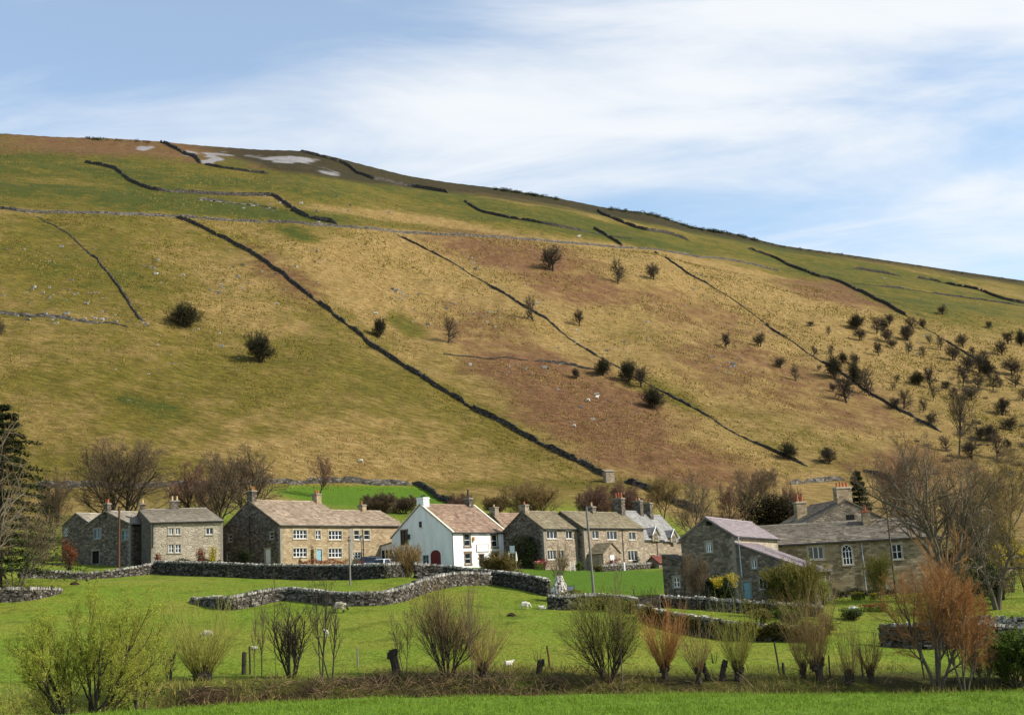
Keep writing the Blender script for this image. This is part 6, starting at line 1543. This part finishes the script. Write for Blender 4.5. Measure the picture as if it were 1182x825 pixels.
sheep('white sheep lying at the near edge of the field by the bank', 586, 768, 13, 'lying', False, 15)
sheep('white speck of a sheep on the bracken slope, left of three', 679, 464, 6, 'grazing', False, 160, dmin=200, group='sheep on the hill')
sheep('white speck of a sheep on the bracken slope, right of three', 689, 460.5, 6, 'standing', False, 20, dmin=200, group='sheep on the hill')
sheep('white speck of a sheep on the bracken slope, lowest of three', 663, 493, 5, 'grazing', False, 170, dmin=200, group='sheep on the hill')
sheep('white sheep high on the green bench, just above the shoulder wall', 668, 275, 5, 'standing', False, 0, dmin=200, group='sheep on the hill')
sheep('lone white sheep on the lower slope above the pasture wall', 417, 534, 6, 'grazing', False, 180, dmin=200, group='sheep on the hill')
# ---- posts and poles
POLEW = plain('weathered_pole_wood', (0.20,0.185,0.16), 0.9, 0.1, 0.5, 5); POLEB = plain('brown_pole_wood', (0.105,0.060,0.035), 0.9, 0.1, 0.5, 5)
def pole(label, px, D, top, mat, lean=0.0, r=.12):
    p = drop(px, D); H = at(px, top, D)[2]-p[2]; root = empty('utility_pole', tuple(p)); tag(root, label, 'pole', 'wooden utility poles'); root.rotation_euler = (0, R(lean), 0)
    mb = MB(); mb.tube([(0,0,-.5),(0,0,H*.5),(0,0,H)], [r*1.15, r, r*.8], 9); mb.build('shaft', mat, root)
    cp_ = MB(); cp_.lathe([(r*1.05,H-.02),(r*1.0,H+.04),(.02,H+.14)], (0,0,0), 9); cp_.build('cap', BLACKP, root)
    for k in (-1, 1): i = MB(); i.lathe([(.02,0),(.05,.03),(.05,.10),(.03,.14)], (k*r*1.3, 0, H-.35), 7); i.box((k*r*1.05,0,H-.36), r*.9, .05, .05); i.build('insulator', BLACKP, root)
pole('brown wooden pole standing against the broad dark gable with blue windows', 137, 146, 585, POLEB, 0, .14)
pole('slim grey pole standing in the field before the golden cottages', 404.5, 119, 620, POLEW, 0, .085)
pole('leaning grey wooden pole in front of the stone porch and white door', 685, 119, 584, POLEW, -1.2, .12)
pole('dark pole rising before the roof of the manor behind the orange willow', 1033.5, 121, 577, BARK, 0, .085)
def lamp_post():
    p = drop(418.5, 146); H = at(418.5, 624, 146)[2]-p[2]; r = empty('street_lamp', tuple(p)); tag(r, 'black street lamp with glass lantern before the golden cottage', 'street lamp')
    a = MB(); a.tube([(0,0,-.3),(0,0,.7),(0,0,.75),(0,0,H)], [.09,.085,.05,.04], 8); a.build('post', BLACKP, r)
    b = MB(); b.lathe([(.10,H),(.20,H+.45)], (0,0,0), 6); b.build('lantern', plain('lantern_glass', (.35,.37,.38), .2, .5, .1), r); c = MB(); c.lathe([(.24,H+.45),(.08,H+.62),(.03,H+.72)], (0,0,0), 6); c.build('lantern_cap', BLACKP, r)
lamp_post()
def fencepost(label, px, D, h, r, mat, lean=0.0, py=785):
    p = fpos(px, D, py); mb = MB(); l = math.tan(R(lean)); mb.tube([(0,0,-.3),(l*h*.5,0,h*.5),(l*h,0,h*.96),(l*h*1.02,0.01,h)], [r, r*.97, r*.92, r*.5], 7)
    o = mb.build('fence_post', mat); o.location = p; tag(o, label, 'fence post', 'old fence posts along the bank')
fencepost('thick short black post left of the two slim stems', 281.5, 73, 1.35, .15, BARKD, 2); fencepost('thin black post just left of the two slim stems', 289, 73, 1.7, .06, BARKD, -1)
fencepost('pale thin post between the twin alder and the silvery sapling', 413.5, 76, 1.25, .05, POLEW, 0); fencepost('red-brown leaning post left of the wide grey-green willow', 636, 75, 1.45, .07, POLEB, -5)
fencepost('tall thin black post leaning left between the pollards', 901, 73.5, 2.0, .055, BARKD, -5); fencepost('short black post beside the tall leaning one', 905.5, 73.5, .75, .09, BARKD, 0)
fencepost('thin dark post left of the big orange willow trunks', 1068, 72.5, 1.8, .05, BARKD, -6); fencepost('thin dark post right of the big orange willow', 1124, 72, 1.2, .05, BARKD, 3); fencepost('slim dark post between the two small pollards', 997, 73, 1.7, .05, BARKD, -2)
fencepost('slim dark post under the thick-stumped pollard on its right', 958.5, 72.5, 1.3, .05, BARKD, 2)
# ---- cars behind the dark wall
def car(label, px, D, rz, paint, tall=1.0):
    p = drop(px, D); r = empty('parked_car', tuple(p), R(rz)); tag(r, label, 'car', 'cars parked by the inn')
    W2, h = .86, 1.52*tall
    prof = [(-2.05,.35),(-2.1,.62),(-2.02,.95),(-1.72,1.02),(1.05,.98),(1.75,.88),(2.08,.70),(2.1,.38)]
    mb = MB(); L_ = [(x, -W2*(1 if z < .9 else .96), z) for x, z in prof]; R_ = [(x, W2*(1 if z < .9 else .96), z) for x, z in prof]
    mb.face(L_); mb.face(R_[::-1])
    for i in range(len(prof)): j = (i+1) % len(prof); mb.face([L_[i], R_[i], R_[j], L_[j]])
    cab = [(-1.85,1.0),(-1.55,h-.06),(-1.2,h),(.15,h),(.45,h-.07),(1.15,.97)]
    A = [(x, -W2*(.95 if z < 1.1 else .74), z) for x, z in cab]; B = [(x, W2*(.95 if z < 1.1 else .74), z) for x, z in cab]
    for i in (1, 2, 3): mb.face([A[i], B[i], B[i+1], A[i+1]])
    for P0, P1 in ((A, 1), (B, -1)):
        mb.face([P0[1], P0[2], P0[3], P0[4], (P0[4][0]-.02, P0[4][1], P0[4][2]-.06), (P0[1][0]+.02, P0[1][1], P0[1][2]-.06)])
        for i, j, w in ((0,1,.16),(5,4,-.10)): a, b = P0[i], P0[j]; mb.face([a, b, (b[0]+w, b[1], b[2]), (a[0]+w, a[1], a[2])])
        xm = -.35; mb.face([(xm-.05,P0[0][1],1.0),(xm+.05,P0[0][1],1.0),(xm+.05,P0[2][1],h-.05),(xm-.05,P0[2][1],h-.05)])
    mb.build('body', paint, r)
    for nm, q in (('rear_window', [A[0], B[0], B[1], A[1]]), ('windscreen', [A[4], B[4], B[5], A[5]])):
        c = sum(np.array(v) for v in q)/4; g = MB(); g.face([tuple(c+(np.array(v)-c)*.94+np.array([.015 if nm == 'rear_window' else -.015,0,-.012])) for v in q]); g.build(nm, GLASS, r)
    for P0, s_ in ((A, 1), (B, -1)): g = MB(); g.face([(v[0], v[1]+.012*s_, v[2]) for v in (P0[0], P0[1], P0[2], P0[3], P0[4], P0[5])]); g.build('side_window', GLASS, r)
    for s_ in (-1, 1):
        g = MB(); g.box((-2.02, s_*.70, .86), .10, .22, .24); g.build('tail_light', plain('red_lens', (.35,.01,.01), .3, .5, .1), r); g = MB(); g.box((2.02, s_*.62, .72), .12, .34, .13); g.build('headlight', plain('clear_lens', (.6,.6,.6), .1, .5, .1), r)
        for x in (-1.28, 1.32):
            t = MB(); t.tube([(x, s_*.66, .31), (x, s_*.86, .31)], .31, 14); w = t.build('wheel', BLACKP, r); k = MB(); k.tube([(x, s_*.80, .31), (x, s_*.868, .31)], .19, 10); k.build('rim', LEAD, w)
    g = MB(); g.box((-2.10, 0, .66), .03, .52, .11); g.build('number_plate', plain('yellow_plate', (.6,.5,.05), .5, .3, .1), r); g = MB(); g.box((-2.08, 0, .46), .12, 1.6, .16); g.build('bumper', BLACKP, r)
SILVER = plain('silver_paint', (.62,.64,.68), .3, .5, .05); NAVY = plain('dark_blue_paint', (.03,.06,.11), .3, .5, .05); CHAR = plain('charcoal_paint', (.035,.035,.04), .3, .5, .05)
car('silver hatchback seen from behind, nearest the white inn', 447.5, 145, 62, SILVER); car('dark blue car parked between the silver and the charcoal one', 434.5, 150, 78, NAVY); car('charcoal car farthest left of the parked cars, by the street lamp', 424.5, 152, 95, CHAR)
# ---- shrubs and hedges
def shrub(label, px, base, top, D, wpx, seed, mat, n=2600, s=.14, cat='shrub', name='shrub', mat2=None, group=None, flat=1.0):
    p = at(px, base, D); p[2] = float(ground(p[0], p[1])); H = max(at(px, top, D)[2]-p[2], .4)
    T, C = shrub_mb(seed, H, wpx*mpp(D), n, s)
    if mat2: C.m = [1 if (C.v[f[0]][2] > H*.70+.18*H*math.sin(C.v[f[0]][0]*4)) else 0 for f in C.f]
    return plant(name, label, cat, p, T, C, BARKD, [mat, mat2] if mat2 else mat, 0, group, 'foliage', 'stems')
shrub('rust-orange hedge bush at the left of the leftmost dark gable', 80, 645, 620, 148, 26, 301, LF_RUST); shrub('small rusty shrub beside the doorway of the roughcast cottage', 182, 650, 634, 143.5, 12, 302, LF_RUST, 900)
shrub('crimson shrub under the right window of the roughcast cottage', 232, 646, 627, 146, 14, 303, LF_RUST, 1200); shrub('yellow flowering shrub beside the crimson one', 245, 645, 626, 146.5, 15, 304, LF_YEL, 1300)
shrub('black-green bush against the dark farmhouse gable', 281, 653, 630, 154, 26, 305, LF_DARK, 2600); shrub('brown climbing shrub by the farmhouse door', 360.5, 652, 629, 159, 6, 306, LF_OLIVE, 700)
def twiggy(label, px, base, top, D, wpx, seed, cm, stems=12, name='bare_shrub', leaves=0, lf=None, group=None, r0=.05):
    p = at(px, base, D); p[2] = float(ground(p[0], p[1])); H = at(px, top, D)[2]-p[2]
    K = K_tree(max=3, n=[9,8,7], ang=[.6,.6,.6], rat=[.6,.55,.5], start=[.15,.15,.1], rmin=.012, seg=[4,4,3,2], crown=1, leaves=leaves, leaf=.11)
    T, C = grow(K, seed, H, wpx*mpp(D), r0, stems, .5); plant(name, label, 'shrub', p, T, C, BARK, [cm, lf or LF_BUD], 0, group)
twiggy('golden-brown twiggy bush at the gap in the dark wall before the inn', 471, 668, 629, 126, 36, 311, TW_GOLD, 14); twiggy('olive-brown twiggy bush behind the bend of the dark wall', 578, 669, 640, 127, 42, 312, TW_GOLD, 14, leaves=2, lf=LF_OLIVE)
twiggy('pale dead-looking bush against the barn gable', 806, 694, 640, 107, 30, 313, TW_PALE, 9); shrub('dark bush with a golden flat top beside the blue door', 834, 695, 661, 106.5, 46, 314, LF_DARK, 9000, .13, mat2=LF_YEL)
twiggy('yellow-green straggling shrub in front of the lean-to wing', 907, 700, 655, 107, 46, 315, TW_GREEN, 14, leaves=3, lf=LF_OLIVE); shrub('bright lime rounded shrub right of the lean-to wing', 951, 698, 663, 109, 22, 316, LF_LIME, 2600, .11)
twiggy('greenish twiggy shrub in front of the lean-to eaves', 930, 700, 648, 106, 50, 317, TW_GREEN, 12, leaves=2, lf=LF_OLIVE); twiggy('grey-green twiggy shrub against the manor wall behind the orange willow', 1016, 692, 640, 118, 30, 318, TW_GREEN, 9, leaves=1, lf=LF_OLIVE)
for i, (px, b, t, D, w_, mt, lb) in enumerate([(878,718,700,98,40,LF_OLIVE,'olive scrub spilling over the lane wall, leftmost of three'),(915,728,704,97,44,LF_IVY,'dark ivy-green scrub spilling over the lane wall, middle of three'),(955,735,706,95,46,LF_OLIVE,'olive scrub spilling over the lane wall, rightmost of three'),(985,716,700,101,36,LF_IVY,'dark green shrub at the corner of the manor garden'),(905,705,694,101,50,LF_GREEN,'low green hedge along the upper garden wall'),(700,706,688,106,50,LF_OLIVE,'olive ivy grown over the top of the lane wall'),(720,712,692,103,34,LF_IVY,'dark ivy clump where the lane wall begins')]):
    shrub(lb, px, b, t, D, w_, 330+i, mt, 2600, .12, group='scrub along the lane walls')
shrub('yellow forsythia right of the tangled pale tree', 1153, 652, 620, 110, 30, 341, LF_YEL, 2600, .13); shrub('yellow forsythia at the very right edge', 1182, 655, 622, 111, 26, 342, LF_YEL, 2400, .13); shrub('dark rhododendron behind the right garden wall', 1150, 690, 645, 107, 60, 343, LF_DARK, 5000, .16); shrub('dark green ivy bush under the wide bare tree', 1118, 692, 648, 108, 34, 344, LF_IVY, 3600, .14)
shrub('tall dark holly behind the wide bare tree, near the manor end', 1100, 690, 612, 122, 44, 371, LF_DARK, 5200, .2); shrub('olive-green scrub bush high at the right edge above the forsythia', 1168, 680, 590, 128, 60, 372, LF_OLIVE, 5200, .22); twiggy('brown thicket above the forsythia at the right', 1135, 670, 575, 135, 66, 373, TW_GOLD, 16)
for i, (px, b, t, D, w_, mt, lb) in enumerate([(627,658,643,162,24,LF_RED,'crimson bushes before the end cottage'),(650,658,641,163,22,LF_OLIVE,'brown-green shrub under the windows of the end cottage'),(668,659,648,162,9,LF_GREEN,'small bright green shrub left of the stone porch'),(690,660,650,160,16,LF_OLIVE,'low olive shrub beside the stone porch'),(707,659,643,165,24,LF_RED,'long maroon hedge under the middle cottage windows'),(735,659,642,172,12,LF_DARK,'dark clipped shrub at the right end of the middle cottage'),(752,661,653,172,9,LF_DARK,'little dark round bush on the low garden wall')]):
    shrub(lb, px, b, t, D, w_, 350+i, mt, 1100, .15, group='shrubs in the cottage gardens')
def hedge(label, p0, p1, D0, D1, h, w_, mat, n, seed):
    rg = random.Random(seed); mb = MB(); a, b = at(*p0, D0), at(*p1, D1)
    for i in range(n):
        t = rg.random(); x = a[0]+(b[0]-a[0])*t+rg.gauss(0, w_*.3); y = a[1]+(b[1]-a[1])*t+rg.gauss(0, w_*.3); leaf(mb, (x, y, float(ground(x, y))+h*(.05+.95*sqrt(rg.random()))*(1+.2*sin(t*17+seed))), rg.uniform(.1,.22), rg, 0)
    tag(mb.build('hedge', mat), label, 'hedge')
hedge('low dark hedge along the foot of the manor wall', (958,691), (1032,689), 125, 124, 1.0, .8, LF_DARK, 3200, 1)
hedge('dark hedge in front of the roughcast cottage', (187,652), (254,653), 146, 147.5, 1.0, .6, LF_DARK, 3000, 2)
hedge('brownish hedge before the farmhouse front', (346,654), (402,655), 153, 160, .9, .5, LF_RUST, 2200, 3)
for q0, q1, d0, d1, n_, sd_, m_, lb in (((742,713),(800,731),98.0,94.6,2600,5,LF_OLIVE,'olive ivy trailing down the lane wall left of its middle'),((800,731),(865,740),94.6,92.4,1500,6,LF_IVY,'sparse ivy on the middle of the lane wall'),((860,741),(952,741),92.4,90.8,4600,7,LF_OLIVE,'thick olive briar over the right half of the lane wall'),((860,711),(950,716),101,100.5,2600,8,LF_OLIVE,'briars over the right half of the garden wall'),((640,704),(735,710),112.4,100,2400,9,LF_OLIVE,'ivy and dead stems over the dark wall before the lane')):
    hedge(lb, q0, q1, d0, d1, 1.25, .5, m_, n_, sd_)
drywall('low pale garden wall before the middle and dormered cottages', None, [.8,.8,.8,.8], seed=30, world_pts=behind([(690,660),(720,660),(745,661),(770,662)], [160,165,171,177]), group='drystone walls in the valley')
# ---- flowers
def flowers(label, px, py, D, wpx, h, n, mat, seed, lmat=LF_GREEN, name='flower_clump', cat='flowers'):
    rg = random.Random(seed); p = at(px, py, D); p[2] = float(ground(p[0], p[1])); mb = MB(); w_ = wpx*mpp(D)
    for i in range(n):
        x, y = rg.uniform(-w_/2, w_/2), rg.gauss(0, .25); twig(mb, [(x,y,0),(x+rg.gauss(0,.05),y,h*.8)], .02, .01, .5)
        leaf(mb, (x+rg.gauss(0,.06), y, h*rg.uniform(.3,.7)), .2, rg, 0); 
        for k in range(3): leaf(mb, (x+rg.gauss(0,.05), y+rg.gauss(0,.05), h*rg.uniform(.8,1.1)), .15, rg, 1)
    o = mb.build(name, [lmat, mat]); o.location = p; tag(o, label, cat)
flowers('yellow daffodils at the foot of the dark outhouse', 772, 691, 106.5, 17, .45, 90, LF_YEL, 1); flowers('larger clump of yellow daffodils on the manor lawn', 991, 692, 118, 15, .7, 90, LF_YEL, 2); flowers('smaller clump of daffodils right of the larger one', 1008, 692, 118, 7, .6, 40, LF_YEL, 3)
flowers('red and white flower bed at the corner of the manor lawn', 1008, 707, 105, 30, .55, 120, LF_RED, 4); flowers('white blossom plant left of the red flower bed', 986, 706, 104, 8, .5, 40, plain('white_petals', (.75,.75,.7), .8, .1, .1), 5)
flowers('pink flowers among the crimson bushes before the end cottage', 623, 657, 160, 10, 1.1, 40, plain('pink_petals', (.75,.30,.28), .8, .1, .2), 6)
# ---- signs and small things
def sign(name, label, cat, px, base, D, z0, z1, w_, bm, post=True, pm=None, lean=0):
    p = at(px, base, D); p[2] = float(ground(p[0], p[1])); r = empty(name, tuple(p), R(-12)); tag(r, label, cat)
    if post: mb = MB(); mb.tube([(0,0,-.2),(0,0,z1)], .05, 7); mb.build('post', pm or POLEW, r)
    b = MB(); b.box((0,-.07,(z0+z1)/2), w_, .04, z1-z0); b.build('board', bm, r)
    f = MB()
    for s_ in (-1, 1): f.box((s_*(w_/2+.02),-.07,(z0+z1)/2), .04, .06, z1-z0+.08); f.box((0,-.07,(z0+z1)/2+s_*((z1-z0)/2+.02)), w_, .06, .04)
    f.build('frame', pm or POLEW, r)
sign('hanging_sign', 'pale blue-grey sign on a post between the inn and the evergreen bush', 'sign', 592.5, 656, 158, 2.1, 3.05, .62, plain('pale_sign_paint', (.55,.60,.64), .5, .3, .15)); sign('notice_board', 'small grey notice board with dark frame beside the stone heap', 'sign', 660, 697, 112, .85, 1.4, .62, plain('grey_board', (.34,.38,.42), .5, .3, .15), True, BLACKP)
sign('footpath_sign', 'small yellow footpath marker on the green', 'sign', 732, 689, 118.5, .75, 1.0, .22, plain('yellow_marker', (.75,.62,.03), .5, .3, .1), True, POLEW)
def parasol(label, px, D):
    p = at(px, 656, D); p[2] = float(ground(p[0], p[1])); r = empty('folded_parasol', tuple(p)); tag(r, label, 'parasol', 'folded parasols outside the inn'); a = MB(); a.tube([(0,0,0),(0,0,2.3)], .03, 6); a.build('pole', WFRAME, r); b = MB(); b.lathe([(.05,.95),(.17,1.1),(.14,1.6),(.05,2.3)], (0,0,0), 8); b.build('canopy', plain('cream_canvas', (.62,.57,.42), .9, .1, .3), r)
parasol('cream folded parasol left of the sign post by the inn', 588, 160); parasol('cream folded parasol right of the sign post by the inn', 596.5, 160)
def post_white():
    p = at(721, 661, 163); p[2] = float(ground(p[0], p[1])); mb = MB(); mb.lathe([(.14,0),(.12,.9),(.15,.95),(.15,1.02),(.04,1.12)], (0,0,0), 8); o = mb.build('white_post', WFRAME); o.location = p; tag(o, 'white round-topped post before the middle cottage windows', 'post')
    p = at(661, 659, 160); p[2] = float(ground(p[0], p[1])); mb = MB()
    for s_ in (-1, 1):
        for x in (-.3, .3): mb.tube([(x, s_*.35, 0), (x*.8, 0.03*s_, 1.25)], .035, 5)
        for z in (.3, .6, .9): mb.tube([(-.29, s_*.35*(1-z/1.3), z), (.29, s_*.35*(1-z/1.3), z)], .025, 5)
    o = mb.build('folding_ladder', WFRAME); o.location = p; tag(o, 'pale folding ladder standing on the grass before the end cottage', 'ladder')
post_white()
def trough():
    p = at(750, 696, 104); p[2] = float(ground(p[0], p[1])); r = empty('stone_planter', tuple(p), R(-10)); tag(r, 'dark stone planter with bare spiky stems at the bend of the lane', 'planter'); rg = random.Random(2)
    mb = MB()
    for c, sx, sy in (((0,-.36,.5),1.75,.12),((0,.36,.5),1.75,.12),((-.82,0,.5),.12,.60),((.82,0,.5),.12,.60),((0,0,.2),1.5,.58)): mb.box(c, sx, sy, 1.0 if c[2] == .5 else .4, .3)
    mb.build('trough', RUBBLE, r); s_ = MB(); s_.box((0,0,.80), 1.5, .58, .1); s_.build('soil', CORE, r); t = MB()
    for i in range(14): x = -.65+1.3*i/13; twig(t, [(x,rg.gauss(0,.12),.8),(x+rg.gauss(0,.05),0,1.3),(x+rg.gauss(0,.08),0,rg.uniform(1.5,1.9))], .025, .01, .4)
    t.build('stems', TW_DARK, r)
trough()
def molehill(label, px, py, w_, h, seed):
    rg = random.Random(seed); p = hit(px, py, 60); mb = MB(); mb.lathe([(w_*.5,-.05),(w_*.42,h*.45),(w_*.25,h*.85),(w_*.06,h)], (0,0,0), 11)
    mb.v = [(v[0]+rg.gauss(0,.05), v[1]+rg.gauss(0,.05), v[2]+rg.gauss(0,.03)) for v in mb.v]; o = mb.build('molehill', plain('bare_earth', (.035,.024,.014), .95, .1, .5, 6)); o.location = p; tag(o, label, 'molehill')
molehill('dark molehill in the grass at the left below the tumbled wall', 86, 674.5, .95, .25, 1); molehill('patch of dark turned earth in the field below the white lamb', 590, 710.5, .8, .22, 2)
